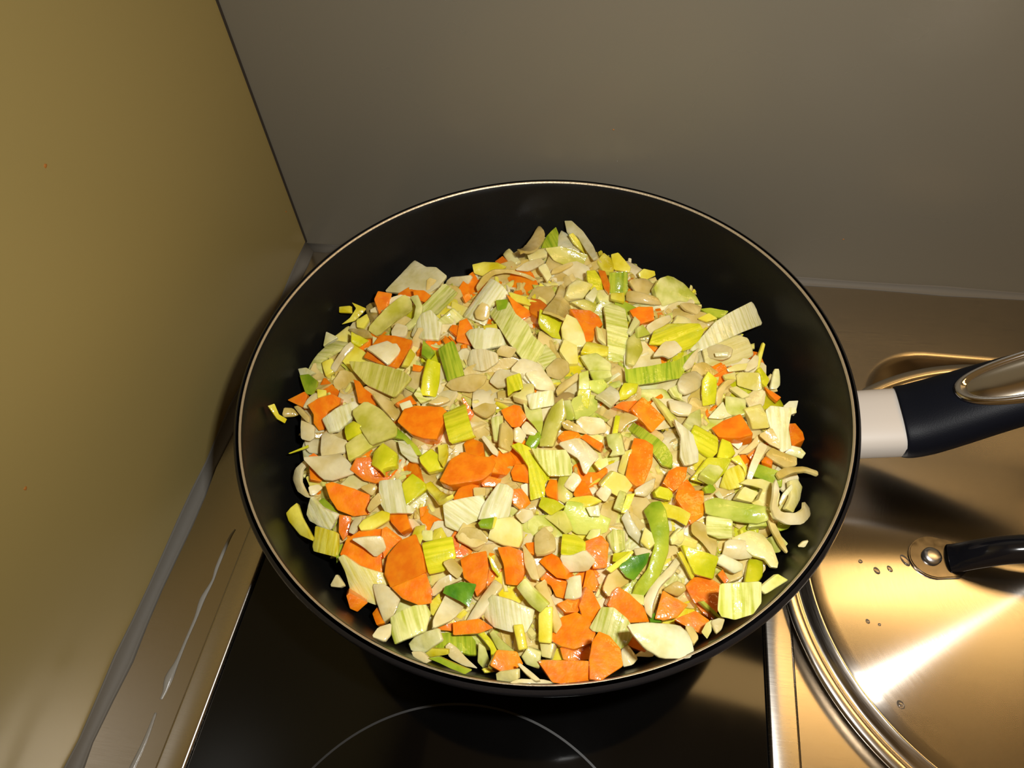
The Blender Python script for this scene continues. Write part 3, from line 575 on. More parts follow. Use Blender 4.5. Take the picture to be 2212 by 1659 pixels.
('leek','P',0,21,[2441,-1145,678],[0.112,0.31,-0.066,0.942],0.0,[11,54,-54,-21,17,-40,40,3],'pale green leek scrap just below the squarish back right carrot'),
('leek','S',0,21,[2406,-1258,668],[0.689,-0.064,0.126,-0.71],66.3,[99,14,-16,52,-75,27,-108,-9,-60,-42,98,-30],'olive leek piece just left of the ragged onion scrap'),
('leek','P',1,21,[2635,-1493,651],[0.871,-0.002,0.123,-0.475],56.7,[16,-35,72,8,47,-5,-35,57,-26,-38],'pale green leek scrap at lower right of the curved green strip'),
('onion','M',0,16,[3032,-1447,579],[0.476,-0.022,0.134,-0.869],39.0,[75,13,1,56,-67,18,-65,-31,33,-51],'whitish onion flake just left of the pointed right carrot end'),
('leek','C',0,21,[2948,-1426,596],[0.288,-0.077,-0.081,0.951],0.0,[-32,25,-53,-13,32,-23,58,10],'cream leek sliver at lower left of the butter-yellow cube'),
('carrot','O',0,85,[680,-1713,564],[0.287,0.026,0.218,-0.932],0.0,[7,38,-2,59,-46,-4,-41,-30,61,-30],'pointed carrot corner at the far left edge of the heap'),
('carrot','O',0,85,[838,-1776,592],[0.507,0.125,0.267,-0.81],0.0,[50,-29,89,-4,106,42,86,63,0,28,-67,60,-99,46,-93,-5,-34,-56,25,-84],'orange carrot chunk just left of the left striped white piece'),
('leek','W',1,21,[950,-1817,614],[0.876,0.009,0.03,-0.481],27.1,[56,-86,80,-33,45,38,-16,112,-72,98,-49,-20,-38,-96],'white striped leek piece in the left part of the heap'),
('leek','L',0,42,[1035,-1897,626],[0.322,0.107,0.111,-0.934],79.6,[53,36,-35,39,-54,16,-27,-41,28,-50],'lime leek square at lower right of the left striped white piece'),
('onion','M',0,16,[939,-1967,580],[0.334,0.029,-0.027,-0.942],12.4,[64,5,77,55,17,63,-49,84,-78,28,-41,-23,-17,-110,21,-101],'whitish onion flake just above the left onion diamond'),
('onion','M',0,16,[991,-2113,621],[0.012,0.023,-0.081,0.996],43.0,[28,69,-29,66,-139,16,-81,-38,-22,-80,62,-45,153,-16],'large whitish onion diamond at the left edge of the heap'),
('onion','S',0,16,[1152,-1862,649],[0.317,-0.033,-0.035,0.947],26.9,[26,73,-74,92,-113,41,-150,-26,-98,-68,57,-79,141,-53,146,42],'broad olive onion sheet left of the big middle carrots'),
('leek','S',0,21,[1101,-1969,611],[0.292,-0.001,0.025,-0.956],17.7,[87,61,25,56,-53,38,-114,39,-32,-76,71,-40],'olive leek piece at lower left of the broad olive onion sheet'),
('leek','G',0,21,[1320,-1937,646],[0.277,-0.003,-0.061,0.959],101.8,[0,1,-103,24,-136,6,-81,-14,9,-24,92,-25,97,43],'green leek strip slanting down under a big carrot block'),
('carrot','O',0,105,[1403,-1842,684],[0.004,0.037,0.053,-0.998],0.0,[51,76,-15,96,-87,97,-94,43,-121,-50,-81,-85,56,-84,115,-62,135,14],'big faceted carrot block beside a yellow leek rectangle'),
('leek','L',1,21,[1582,-1858,722],[0.969,0.096,-0.06,0.219],29.0,[-68,-88,64,-96,57,-80,64,105,-58,88],'yellow-lime leek rectangle right of the big faceted carrot block'),
('carrot','O',0,30,[1611,-1755,685],[0.826,0.184,0.251,-0.47],0.0,[5,-17,59,-14,32,23,-65,4,-67,-7],'orange carrot sliver at upper right of the yellow-lime rectangle'),
('leek','L',0,42,[1252,-2062,670],[0.743,0.066,0.005,-0.667],49.7,[61,-17,91,15,61,6,39,65,-27,63,-80,-13,-38,-59,29,-64],'olive-yellow leek cube with a hollow end, left half'),
('carrot','O',0,85,[1191,-2115,612],[0.094,0.171,-0.22,0.956],0.0,[13,53,-68,43,-116,-4,-90,-39,-9,-30,29,-66,90,-35,96,29],'orange carrot piece at lower left of the hollow-ended cube'),
('leek','W',1,21,[1353,-1999,645],[0.973,0.118,-0.117,-0.16],56.7,[-28,-22,42,-44,81,-37,66,-11,-34,51,-80,31],'white leek sliver just below the slanting green strip'),
('leek','L',0,42,[1492,-2055,677],[0.089,0.041,-0.093,0.991],38.2,[48,28,-5,59,-67,21,-55,-24,30,-63,66,4],'lime leek square at upper right of the yellow block by white rectangle'),
('leek','Y',0,21,[1541,-2022,685],[0.736,0.061,-0.129,-0.662],-114.8,[34,-17,80,13,-6,24,-56,17,-50,-30],'yellow leek bit at upper left of the large wet carrot slice'),
('carrot','O',0,85,[1678,-1959,677],[0.255,-0.107,0.062,0.959],0.0,[9,51,-58,37,-67,-1,-19,-47,64,-41,63,8],'orange carrot chunk just above the large wet carrot slice'),
('carrot','O',0,85,[1676,-2098,709],[0.23,-0.026,0.04,-0.972],0.0,[102,54,-49,77,-105,51,-137,7,-123,-27,-61,-53,-9,-94,61,-74,142,18],'large wet pointed carrot slice near the middle of the heap'),
('leek','W',1,21,[1349,-2259,659],[0.824,0.103,0.003,-0.558],15.2,[1,-72,66,-49,104,73,88,93,55,60,-17,56,-78,49,-108,-60],'smooth white leek rectangle in the left middle of the heap'),
('leek','L',0,42,[1435,-2210,676],[0.647,-0.003,0.12,-0.753],28.2,[90,2,48,26,-18,63,-42,49,-68,-30,-5,-60],'yellow leek block touching the smooth white rectangle'),
('carrot','O',0,85,[1125,-2272,603],[0.153,0.094,-0.165,0.97],0.0,[85,34,24,67,-60,59,-124,16,-102,-13,-79,-65,-6,-58,114,-39,139,-14],'big carrot wedge at the left under the onion diamond'),
('onion','N',0,16,[1218,-2215,626],[0.026,-0.122,0.157,-0.98],34.9,[-19,35,-37,-17,3,-28,50,0],'tan translucent onion crumb at upper right of the big left carrot wedge'),
('onion','N',0,16,[1266,-2294,644],[0.501,0.09,0.241,-0.826],-53.9,[52,10,-25,28,-54,-14,-2,-23,44,-15],'tan translucent onion bit just above the yellow-rimmed oval'),
('leek','Y',0,21,[1286,-2375,634],[0.296,-0.003,0.07,-0.953],52.7,[75,18,25,34,-62,29,-79,0,-47,-34,45,-31,76,-10],'yellow-rimmed leek oval below the smooth white rectangle'),
('leek','W',1,21,[995,-2355,567],[0.816,0.388,0.02,-0.427],13.2,[-11,-75,35,-40,90,12,51,86,-24,34,-103,8,-48,-72],'curved white leek piece on the lower left edge of the heap'),
('leek','G',0,21,[1035,-2319,558],[0.906,0.005,0.176,-0.384],112.8,[22,-4,93,-36,51,23,16,30,-76,7,-72,-32],'green leek bit at upper right of the lower left white curve'),
('leek','Y',0,21,[908,-2401,565],[0.925,0.092,-0.032,-0.368],80.6,[-47,-38,52,-29,128,6,118,19,-19,26,-98,46,-83,-27],'yellow leek piece lying apart on the pan wall at the lower left'),
('leek','Y',1,21,[1055,-2474,558],[0.697,0.017,-0.204,0.688],16.6,[-49,56,-67,-69,-56,-79,47,-58,73,76,-28,67],'pale yellow leek block on the lower left edge of the heap'),
('carrot','O',0,85,[1128,-2388,564],[0.746,0.022,0.212,-0.631],0.0,[29,-24,69,-1,38,22,-44,31,-52,-28],'orange carrot bit at upper right of the lower left yellow block'),
('carrot','O',0,85,[1395,-2351,607],[0.276,-0.061,-0.057,0.958],0.0,[32,30,-46,40,-66,-7,10,-52,78,9],'orange carrot chunk just below the smooth white rectangle'),
('onion','M',0,16,[817,-2160,534],[0.769,0.284,-0.023,-0.572],35.1,[51,-29,104,30,114,65,74,27,9,8,-45,25,-68,66,-89,55,-61,-26,-22,-56],'translucent onion arc clinging to the left edge of the heap'),
('onion','M',0,16,[923,-2214,551],[0.384,-0.139,0.182,-0.895],0.0,[34,14,16,25,-41,14,-27,-15,20,-31],'whitish onion crumb at lower right of the left onion arc'),
('carrot','O',0,30,[863,-2040,558],[0.132,-0.231,0.122,-0.956],0.0,[27,14,-21,12,-32,0,1,-21,25,-3],'orange carrot bit at lower right of the thin green needle'),
('carrot','O',0,30,[902,-2137,556],[0.934,-0.085,0.211,-0.276],0.0,[5,-36,46,-1,41,24,-13,20,-63,13],'orange carrot bit just right of the left onion arc'),
('onion','M',0,16,[787,-1905,573],[0.87,0.15,0.103,-0.458],23.8,[23,-45,56,-8,51,21,-10,46,-72,-6,-28,-27],'whitish onion flake just above the thin green needle'),
('leek','Y',0,21,[619,-1845,617],[0.879,0.116,0.395,-0.241],0.0,[21,-19,66,-4,56,20,10,5,-48,24,-62,-10],'brownish yellow leek curl reaching farthest left onto the pan'),
('onion','N',0,16,[639,-1780,536],[0.082,-0.183,0.208,-0.957],123.9,[27,28,-24,21,-52,7,-14,-27,32,-27,38,14],'tan translucent onion crumb just right of the farthest left curl'),
('onion','N',0,16,[721,-1796,563],[0.903,0.263,-0.058,-0.336],0.0,[7,-15,68,-11,47,18,-55,12,-74,-12],'tan translucent onion sliver just below the far left carrot corner'),
('leek','L',0,21,[770,-1996,540],[0.255,-0.025,0.241,-0.936],0.0,[56,3,-43,8,-46,-7,63,-3],'thin green leek needle sticking out at the left edge'),
('onion','M',0,16,[747,-1715,573],[0.464,0.093,0.069,-0.878],47.8,[42,14,-15,35,-49,2,-48,-21,15,-27,58,-7],'whitish onion sliver just right of the far left carrot corner'),
('leek','Y',0,21,[793,-1670,585],[0.255,-0.108,0.045,-0.96],0.0,[26,26,-24,17,-30,-11,17,-31],'yellow leek scrap just right of the far left carrot corner'),
('carrot','O',0,85,[1033,-1674,613],[0.906,0.141,0.042,-0.396],0.0,[-41,-22,23,-47,92,21,21,37,-31,20,-78,21,-109,1],'orange carrot bit at lower left of the wide glossy leek sheet'),
('carrot','O',0,30,[1285,-1717,653],[0.291,-0.264,0.127,-0.911],0.0,[52,15,-52,25,-35,-31,64,-5],'orange carrot bit at upper left of the big faceted carrot block'),
('leek','W',0,21,[1293,-1755,675],[0.198,-0.039,0.118,-0.972],0.0,[25,24,-34,19,-25,-25,35,-17],'white leek scrap at upper left of the big faceted carrot block'),
('onion','N',0,16,[1190,-1746,638],[0.938,-0.058,0.208,-0.271],40.3,[-14,-30,83,-32,80,20,-4,41,-69,20,-110,-15],'tan translucent onion strip at upper right of the broad olive onion sheet'),
('onion','N',0,16,[1460,-1721,695],[0.195,-0.034,0.115,-0.974],92.9,[18,23,-54,15,-47,-6,-5,-29,63,0],'tan translucent onion sliver just below the plain lime block'),
('leek','P',1,21,[1349,-1684,662],[0.99,0.138,0.01,-0.038],0.0,[9,-37,61,-3,11,1,-21,52,-39,4],'pale green leek scrap at lower left of the plain lime block'),
('leek','Y',0,21,[1567,-2231,685],[0.311,-0.246,0.15,0.906],101.1,[30,22,-39,38,-107,15,-117,-18,16,-23,123,-35,114,11],'yellow leek bit just right of the yellow block by white rectangle'),
('onion','M',0,16,[1188,-2391,595],[0.542,0.14,0.046,-0.828],44.1,[41,19,-14,22,-55,7,-21,-26,46,-14],'whitish onion sliver just left of the yellow-rimmed oval'),
('onion','N',0,16,[1577,-1610,708],[0.063,0.169,0.347,-0.921],47.7,[94,27,-22,53,-93,21,-120,-22,-39,-45,90,-32,128,-7],'tan translucent onion strip at lower right of the glossy green block'),
('onion','M',0,16,[1767,-1543,696],[0.156,0.104,0.045,-0.981],-21.5,[51,48,2,50,-101,22,-73,-24,32,-61,91,-9],'whitish onion piece at upper left of the ribbed centre cube'),
('leek','L',1,21,[1822,-1609,742],[0.812,0.249,0.071,-0.524],30.8,[49,-54,38,-19,41,34,-40,48,-46,-26],'ribbed yellow-green leek cube at the heap centre'),
('leek','K',0,42,[1882,-1631,721],[0.302,0.036,-0.09,-0.948],21.7,[16,-15,73,-5,21,59,-39,22,-59,-23,-7,-69],'butter-yellow leek square at lower right of the ribbed centre cube'),
('onion','M',0,16,[1951,-1545,700],[0.111,0.22,-0.127,0.961],23.0,[46,33,-3,53,-98,8,-33,-46,46,-43,93,4],'whitish onion piece just above the shiny white centre square'),
('leek','W',1,21,[1970,-1691,743],[0.694,0.234,-0.123,0.67],47.9,[-60,45,-16,-73,61,-53,14,78],'shiny white leek square at the heap centre'),
('onion','N',0,16,[2080,-1549,698],[0.43,-0.031,0.051,-0.901],119.9,[88,22,3,17,-66,22,-91,-11,23,-28,72,-7],'tan translucent onion sliver at upper left of the lime stick end'),
('leek','P',0,21,[2166,-1537,717],[0.716,0.094,0.193,-0.664],-97.5,[53,-25,48,29,-63,20,-41,-28],'pale green leek bit just above the lime stick end'),
('leek','L',0,42,[2174,-1641,716],[0.641,0.166,0.271,-0.698],-50.7,[43,-32,50,33,-56,27,-37,-35],'lime end of a leek stick right of the shiny white square'),
('leek','H',0,21,[2177,-1674,694],[0.343,-0.14,0.195,-0.908],-58.1,[79,42,4,59,-54,48,-98,-10,-70,-36,-6,-59,37,-60,75,-27],'grass-green leek square just below the lime stick end'),
('leek','Q',0,21,[2300,-1599,709],[0.193,-0.137,-0.058,-0.97],29.4,[51,26,10,66,-50,24,-54,-22,-36,-77,18,-33,80,2],'clear leek square just right of the lime stick end'),
('leek','H',0,21,[2237,-1538,691],[0.092,-0.093,0.216,-0.968],40.2,[44,19,-13,49,-51,-4,-29,-39,48,-28],'grass-green leek square at upper right of the lime stick end'),
('leek','P',0,21,[2241,-1483,712],[0.03,0.099,0.287,-0.952],62.1,[37,33,-62,14,-52,-22,60,-26],'pale green leek bit at upper right of the lime stick end'),
('leek','L',0,42,[2384,-1559,703],[0.362,0.121,0.207,-0.901],69.8,[65,11,35,29,-26,35,-64,7,-12,-45,35,-24],'lime leek square at upper left of the right centre carrot rectangle'),
('carrot','O',0,85,[2394,-1638,679],[0.094,-0.127,0.231,-0.96],0.0,[24,20,-20,36,-56,9,-46,-30,34,-23,77,4],'orange carrot bit just left of the right centre carrot rectangle'),
('carrot','O',0,85,[2491,-1682,691],[0.913,0.12,0.201,-0.335],0.0,[25,-47,81,-44,72,59,-83,39,-75,-54],'bright carrot rectangle right of the heap centre'),
('onion','N',0,16,[1700,-1749,691],[0.098,0.003,0.021,-0.995],-48.4,[51,10,-5,54,-46,18,-59,-28,9,-41,70,-12],'tan translucent onion bit just left of the rough centre carrot'),
('carrot','O',0,85,[1846,-1769,695],[0.891,0.231,0.068,-0.385],0.0,[-20,-47,38,-44,62,-14,48,45,-23,52,-45,34,-67,-36],'rough carrot chunk below the shiny white centre square'),
('leek','P',1,21,[1778,-1848,711],[0.784,0.003,0.077,-0.616],87.3,[71,-24,79,3,7,31,-69,32,-54,-31],'pale green leek bit at lower left of the rough centre carrot'),
('onion','N',0,16,[1839,-1913,731],[0.756,-0.143,0.222,-0.599],79.3,[52,-39,78,20,-26,44,-49,39,-81,-24,-1,-37],'tan translucent onion bit just below the rough centre carrot'),
('onion','M',0,16,[1894,-1888,712],[0.809,0.049,0.297,-0.505],79.6,[21,-34,44,-3,8,41,-44,6,-38,-20],'whitish onion crumb just below the rough centre carrot'),
('onion','M',0,16,[1930,-1849,714],[0.245,0.116,-0.163,0.949],51.5,[4,32,-42,10,-42,-18,36,-28,37,15],'whitish onion bit at lower right of the rough centre carrot'),
('leek','P',0,21,[1946,-1766,696],[0.879,0.055,0.015,-0.473],-54.8,[-18,-38,40,-23,100,-15,50,22,-21,51,-56,-1,-113,-11],'pale green leek bit just below the shiny white centre square'),
('leek','S',0,21,[2038,-1812,716],[0.58,0.175,0.026,-0.795],68.5,[126,-11,101,47,14,35,-68,45,-138,10,-80,-41,-14,-52,84,-32],'olive leek strip just below the shiny white centre square'),
('leek','P',0,21,[2105,-1718,717],[0.79,0.22,0.005,-0.572],74.5,[45,-27,56,6,46,23,-51,22,-59,-18],'pale green leek sliver at lower left of the lime stick end'),
('leek','G',0,21,[1960,-1896,690],[0.489,0.072,0.16,-0.855],70.2,[39,31,-28,28,-53,-5,-10,-35,39,-25],'green leek square at upper left of the ribbed centre rectangle'),
('leek','L',1,21,[1984,-2066,697],[0.825,0.055,0.143,-0.544],25.5,[-97,-42,-29,-21,40,-33,130,-51,125,21,68,37,37,73,5,54,-43,44,-113,13,-152,-33,-149,-73],'long yellow-green leek strip bending down through the heap centre'),
('leek','P',1,21,[2072,-2021,722],[0.772,0.037,0.143,-0.618],-31.3,[-24,-90,27,-56,66,-28,71,74,49,81,-17,77,-57,59,-63,-109],'pale ribbed leek rectangle at the heap centre'),
('carrot','O',0,85,[1826,-2026,678],[0.248,-0.234,0.069,-0.938],0.0,[70,40,-3,68,-78,12,-59,-54,-1,-62,62,-37],'orange carrot chunk just left of the long bending lime strip'),
('carrot','O',0,85,[1920,-2076,674],[0.325,0.002,-0.317,0.891],0.0,[6,49,-62,4,-28,-34,22,-42,50,-16,42,26],'orange carrot chunk just left of the ribbed centre rectangle'),
('onion','M',0,16,[1762,-1970,725],[0.901,0.136,-0.082,-0.403],0.0,[42,-15,68,-4,48,17,-67,10,-67,-12],'whitish onion sliver at upper right of the large wet carrot slice'),
('leek','K',0,21,[1826,-1972,704],[0.055,-0.025,-0.157,0.986],0.0,[0,19,-27,2,-8,-17,31,-4],'butter-yellow leek bit just below the rough centre carrot'),
('carrot','O',0,85,[2126,-1849,689],[0.164,-0.078,0.083,-0.98],0.0,[39,31,-18,22,-62,16,-39,-27,21,-29,59,0],'orange carrot bit at upper left of the white pointed onion sheet'),
('carrot','O',0,85,[2238,-1866,683],[0.269,-0.038,-0.182,0.945],0.0,[-26,18,-57,17,-48,-22,50,-15,67,16],'orange carrot sliver at upper right of the white pointed onion sheet'),
('onion','N',0,16,[2138,-1812,713],[0.121,0.151,-0.239,0.952],107.2,[32,26,-41,12,-86,3,-28,-19,36,-24,63,4],'tan translucent onion sliver just above the white pointed onion sheet'),
('onion','M',0,16,[2230,-1774,688],[0.012,0.153,-0.197,0.968],28.2,[39,42,-3,49,-85,18,-50,-48,59,-34,88,2],'whitish onion piece just below the lime stick end'),
('onion','M',0,16,[2192,-1955,723],[0.91,0.148,0.122,-0.367],29.6,[-49,-52,16,-29,79,-53,97,-47,77,-3,66,62,-24,52,-64,36,-104,-60],'white pointed onion sheet right of the ribbed centre rectangle'),
('leek','P',0,42,[2344,-1886,718],[0.714,0.237,0.064,-0.656],84.1,[8,-36,31,-15,57,-33,50,41,-54,27,-47,-45],'pale green leek square at upper left of the tall upright carrot block'),
('leek','L',0,21,[2343,-1782,724],[0.68,0.001,0.091,-0.728],0.0,[47,14,-52,13,-52,-13,54,-13],'lime leek sliver just left of the right centre carrot rectangle'),
('leek','K',0,21,[2291,-1997,714],[0.251,-0.03,0.137,-0.958],0.0,[23,27,-28,17,-36,-15,6,-25,35,-12],'butter-yellow leek scrap at lower right of the white pointed onion sheet'),
('onion','N',0,16,[2367,-1729,680],[0.112,0.066,0.127,-0.983],21.3,[15,60,-26,20,-90,1,-31,-45,45,-28,77,-4],'tan translucent onion piece just left of the right centre carrot rectangle'),
('carrot','O',0,105,[2465,-1946,681],[0.699,0.012,0.075,-0.711],0.0,[127,-6,110,28,41,48,-5,60,-96,58,-117,15,-120,-37,-60,-48,88,-60],'tall upright carrot block in the right middle of the heap'),
('leek','K',0,21,[2397,-1952,665],[0.591,0.26,0.158,-0.747],76.4,[65,19,2,24,-73,15,-46,-22,50,-25],'butter-yellow leek sliver just left of the tall upright carrot block'),
('leek','G',1,21,[2518,-1819,661],[0.876,0.015,-0.037,0.48],19.6,[-9,79,-43,-31,-64,-104,-39,-146,11,-112,32,-57,39,47,56,153,13,177],'glittering ribbed green leek strip beside the tall upright carrot'),
('leek','K',0,42,[2370,-2077,678],[0.062,0.206,-0.271,0.938],-34.5,[-22,55,-59,26,-79,-19,-20,-50,40,-52,78,32],'butter-yellow leek square at lower left of the tall upright carrot block'),
('carrot','O',0,85,[2211,-2126,684],[0.476,0.142,0.004,-0.868],0.0,[49,2,-11,49,-42,-10,-30,-39,41,-20],'small carrot wedge just below the heap centre'),
('onion','M',0,16,[2167,-2096,690],[0.488,0.118,0.12,-0.857],69.3,[37,33,-31,29,-43,8,-42,-30,42,-29],'whitish onion flake at upper left of the small lower centre wedge'),
('leek','S',0,21,[2128,-2131,665],[0.724,0.179,0.078,-0.661],92.1,[39,-33,66,15,19,47,-19,0,-71,38,-62,-21,-25,-32],'olive leek square just left of the small lower centre wedge'),
('carrot','O',0,85,[2075,-2131,667],[0.722,0.065,-0.072,-0.685],0.0,[33,-24,57,27,-46,22,-54,-14,4,-34],'orange carrot chunk at lower right of the long bending lime strip'),
('leek','L',0,42,[2079,-2222,678],[0.056,-0.01,-0.177,0.983],31.6,[-12,44,-69,-11,-16,-31,48,-33,53,16],'lime leek square at lower left of the small lower centre wedge'),
('leek','H',0,21,[2240,-2255,644],[0.104,0.095,-0.245,0.959],21.0,[64,64,10,76,-69,52,-113,20,-112,-45,-68,-45,19,-72,106,-51,105,3],'big translucent lime bowl-shaped leek below the heap centre'),
('leek','Y',0,21,[2229,-2177,677],[0.045,-0.006,0.068,-0.997],61.1,[-9,31,-25,25,-82,-4,-30,-30,53,-16,87,7],'yellow leek sliver just below the small lower centre wedge'),
('leek','W',1,21,[2276,-2230,689],[0.782,0.147,0.103,-0.597],0.0,[21,-21,28,24,-23,28,-22,-34],'white leek scrap at upper right of the lower centre lime bowl'),
('leek','P',0,21,[2389,-2154,668],[0.635,0.044,0.081,-0.767],49.1,[46,21,-49,17,-50,-16,43,-22],'pale green leek bit at upper right of the lower centre lime bowl'),
('leek','Y',0,21,[2423,-2160,664],[0.571,0.067,0.126,-0.809],-33.6,[45,17,-24,14,-57,11,-36,-20,53,-10],'yellow leek sliver at upper left of the pale yellow diamond'),
('carrot','O',0,85,[1680,-2190,654],[0.266,0.137,0.161,-0.941],0.0,[66,15,-26,36,-71,3,-28,-32,26,-32,69,-4],'orange carrot bit just below the large wet carrot slice'),
('carrot','O',0,85,[1793,-2130,666],[0.155,-0.088,0.17,-0.969],0.0,[42,17,-29,26,-50,-8,9,-31,50,0],'orange carrot bit just above the ragged white bundle'),
('onion','N',0,16,[1748,-2193,679],[0.074,-0.032,0.076,-0.994],0.0,[26,23,-27,23,-31,-22,32,-22],'tan translucent onion crumb at upper left of the ragged white bundle'),
('leek','W',1,21,[1845,-2247,697],[0.76,0.13,0.012,0.637],40.4,[-83,2,-39,-71,89,-49,99,-12,94,31,-33,64,-100,61],'bright ragged white leek bundle left of the bending lime strip'),
('leek','W',1,21,[1688,-2297,662],[0.942,0.235,0.049,-0.233],9.4,[-34,-101,45,-84,47,-40,79,7,70,87,30,117,-32,56,-105,-17],'white leek square at upper left of the small vivid green cap'),
('leek','G',0,21,[1811,-2356,704],[0.17,0.01,0.143,-0.975],117.8,[32,15,-17,31,-40,-19,19,-24,38,-8],'small vivid green cap on the white leek bundle'),
('leek','Y',0,21,[1840,-2340,683],[0.628,-0.035,0.137,-0.765],0.0,[21,10,-29,7,-28,-9,34,-7],'yellow leek sliver just right of the small vivid green cap'),
('leek','K',0,42,[1898,-2365,658],[0.124,-0.048,-0.147,0.98],28.5,[-5,61,-78,47,-83,3,-50,-56,3,-76,78,-35,74,56],'rounded honey-coloured onion chunk below the white leek bundle'),
('onion','N',0,16,[1747,-2380,630],[0.178,0.072,0.015,0.981],46.2,[-40,53,-77,5,-64,-39,31,-66,66,-32,60,57],'tan translucent onion flake at lower left of the small vivid green cap'),
('carrot','O',0,85,[1938,-2197,661],[0.884,0.092,0.213,-0.406],0.0,[0,-42,50,-24,43,34,5,38,-40,29,-59,-14],'orange carrot chunk just right of the ragged white bundle'),
('onion','M',0,16,[1971,-2274,650],[0.201,-0.156,0.347,-0.903],48.8,[17,38,-43,17,-39,-17,8,-36,46,-13],'whitish onion flake at upper right of the rounded honey onion chunk'),
('leek','S',0,21,[2129,-2279,646],[0.284,-0.075,-0.332,0.896],33.1,[25,31,-57,31,-71,-6,13,-50,55,-11,71,34],'olive leek piece just left of the lower centre lime bowl'),
('leek','Q',0,21,[2447,-2259,627],[0.835,0.239,0.106,-0.485],123.8,[21,-27,83,0,46,29,-25,18,-80,21,-55,-24],'clear leek strip at upper left of the pale yellow diamond'),
('leek','G',0,21,[2550,-2348,646],[0.644,0.144,0.033,-0.751],49.6,[-102,-45,-7,-1,97,-10,177,-54,228,-63,231,-13,108,47,4,62,-95,48,-178,17,-214,-15,-201,-54,-157,-84],'long smooth green strip curving down the lower right of the heap'),
('leek','Y',0,21,[2638,-2170,638],[0.228,-0.08,-0.16,0.957],-62.2,[32,39,-13,26,-71,29,-63,-31,-4,-34,95,-11],'yellow leek piece at lower left of the straight-edged carrot rectangle'),
('onion','M',0,16,[2311,-2129,677],[0.59,0.237,0.112,-0.764],78.5,[41,21,-23,35,-40,-14,17,-42],'whitish onion flake just right of the small lower centre wedge'),
('onion','M',0,16,[2499,-2074,666],[0.341,0.02,0.136,-0.93],90.9,[60,-3,18,36,-33,19,-74,-19,44,-25],'whitish onion bit just below the tall upright carrot block'),
('leek','L',0,42,[2583,-2086,655],[0.026,0.141,-0.173,0.974],-121.7,[35,27,-32,27,-44,2,-33,-28,28,-28,45,3],'lime leek bit at lower left of the small faceted carrot block'),
('carrot','O',0,105,[2631,-2010,677],[0.483,-0.018,0.086,-0.871],0.0,[61,-9,63,29,33,39,-34,35,-82,12,-52,-26,-7,-44,60,-31],'small faceted carrot block right of the tall upright carrot'),
('carrot','O',0,105,[2708,-2121,655],[0.891,0.039,0.089,-0.443],0.0,[3,-50,78,-59,72,17,-25,86,-86,-19,-56,-52],'straight-edged carrot rectangle in the right of the heap'),
('carrot','O',0,85,[2898,-1687,651],[0.03,-0.115,-0.011,0.993],0.0,[64,56,-32,56,-97,32,-33,-86,48,-42,102,4],'triangular carrot slice in the right of the heap'),
('leek','L',1,21,[2769,-1792,671],[0.955,0.191,0.156,-0.164],50.0,[-20,-56,66,-64,76,-20,52,54,-81,53,-83,1],'bright lime leek block right of the curved pale strip'),
('leek','L',0,42,[2869,-1801,631],[0.688,-0.017,0.054,-0.724],40.2,[51,9,4,50,-46,21,-62,-24,49,-40],'lime leek square just right of the bright lime block'),
('leek','L',0,21,[2802,-1927,635],[0.33,0.01,0.266,-0.906],23.6,[67,30,23,62,-58,37,-116,4,-19,-62,113,-18],'lime leek piece at upper left of the pale cut square'),
('leek','P',0,42,[2800,-1941,657],[0.251,-0.102,-0.069,-0.96],17.7,[21,57,-61,9,-40,-60,71,-4],'pale cut square on a lime leek block, right side'),
('leek','Y',1,21,[2898,-1944,616],[0.786,0.219,-0.065,-0.574],32.6,[49,-33,52,26,-4,62,-57,48,-47,-22,16,-77],'yellow cone-shaped leek heart in the right of the heap'),
('leek','Y',0,21,[2940,-1845,593],[0.875,0.198,0.106,-0.428],0.0,[21,-2,77,-15,32,16,-37,18,-42,-30],'yellow leek sliver at upper right of the yellow cone heart'),
('leek','Q',1,21,[2680,-1838,682],[0.769,0.009,0.063,-0.636],-49.5,[-52,-22,55,-44,102,-30,87,37,34,46,-63,35,-119,-12,-145,-46],'curved pale leek strip with wet shine, right of the tall carrot'),
('leek','W',1,21,[3137,-1610,600],[0.733,0.095,0.111,-0.665],-23.7,[-1,-59,69,-37,140,-5,113,46,15,38,-56,56,-63,81,-92,81,-102,-40,-72,-71],'large white leek sheet at the right edge near the handle'),
('carrot','O',0,85,[3225,-1609,534],[0.735,-0.046,-0.055,-0.675],0.0,[23,-33,76,-32,35,36,-15,38,-72,12,-71,-21],'carrot round end against the pan wall nearest the handle'),
('leek','K',0,42,[3028,-1589,625],[0.21,0.123,-0.195,0.95],24.9,[31,33,-9,68,-73,19,-62,-22,-19,-41,18,-71,83,6],'butter-yellow leek square just left of the large right white sheet'),
('onion','M',0,16,[2648,-1601,672],[0.072,0.048,0.07,0.994],55.3,[43,41,-4,47,-53,37,-55,-36,-7,-51,69,-22],'whitish onion bit just right of the right centre carrot rectangle'),
('leek','P',0,42,[2719,-1668,661],[0.598,-0.227,0.039,-0.768],72.6,[72,-19,55,22,-4,48,-97,10,-32,-31,56,-45],'pale green leek square at upper left of the bright lime block'),
('leek','W',0,21,[2847,-1581,618],[0.218,0.059,0.226,-0.948],45.5,[8,32,-50,35,-31,10,-37,-50,68,3],'white leek square at upper left of the triangular carrot slice'),
('onion','N',0,16,[3089,-1683,588],[0.347,0.026,-0.221,0.911],-91.7,[-16,27,-72,10,-38,-19,35,-42,53,32],'tan translucent onion bit at lower left of the large right white sheet'),
('leek','W',0,21,[3219,-1713,534],[0.066,-0.021,-0.215,0.974],65.0,[-34,27,-47,-4,-20,-27,24,-29,54,18],'white leek bit just below the handle-side carrot end'),
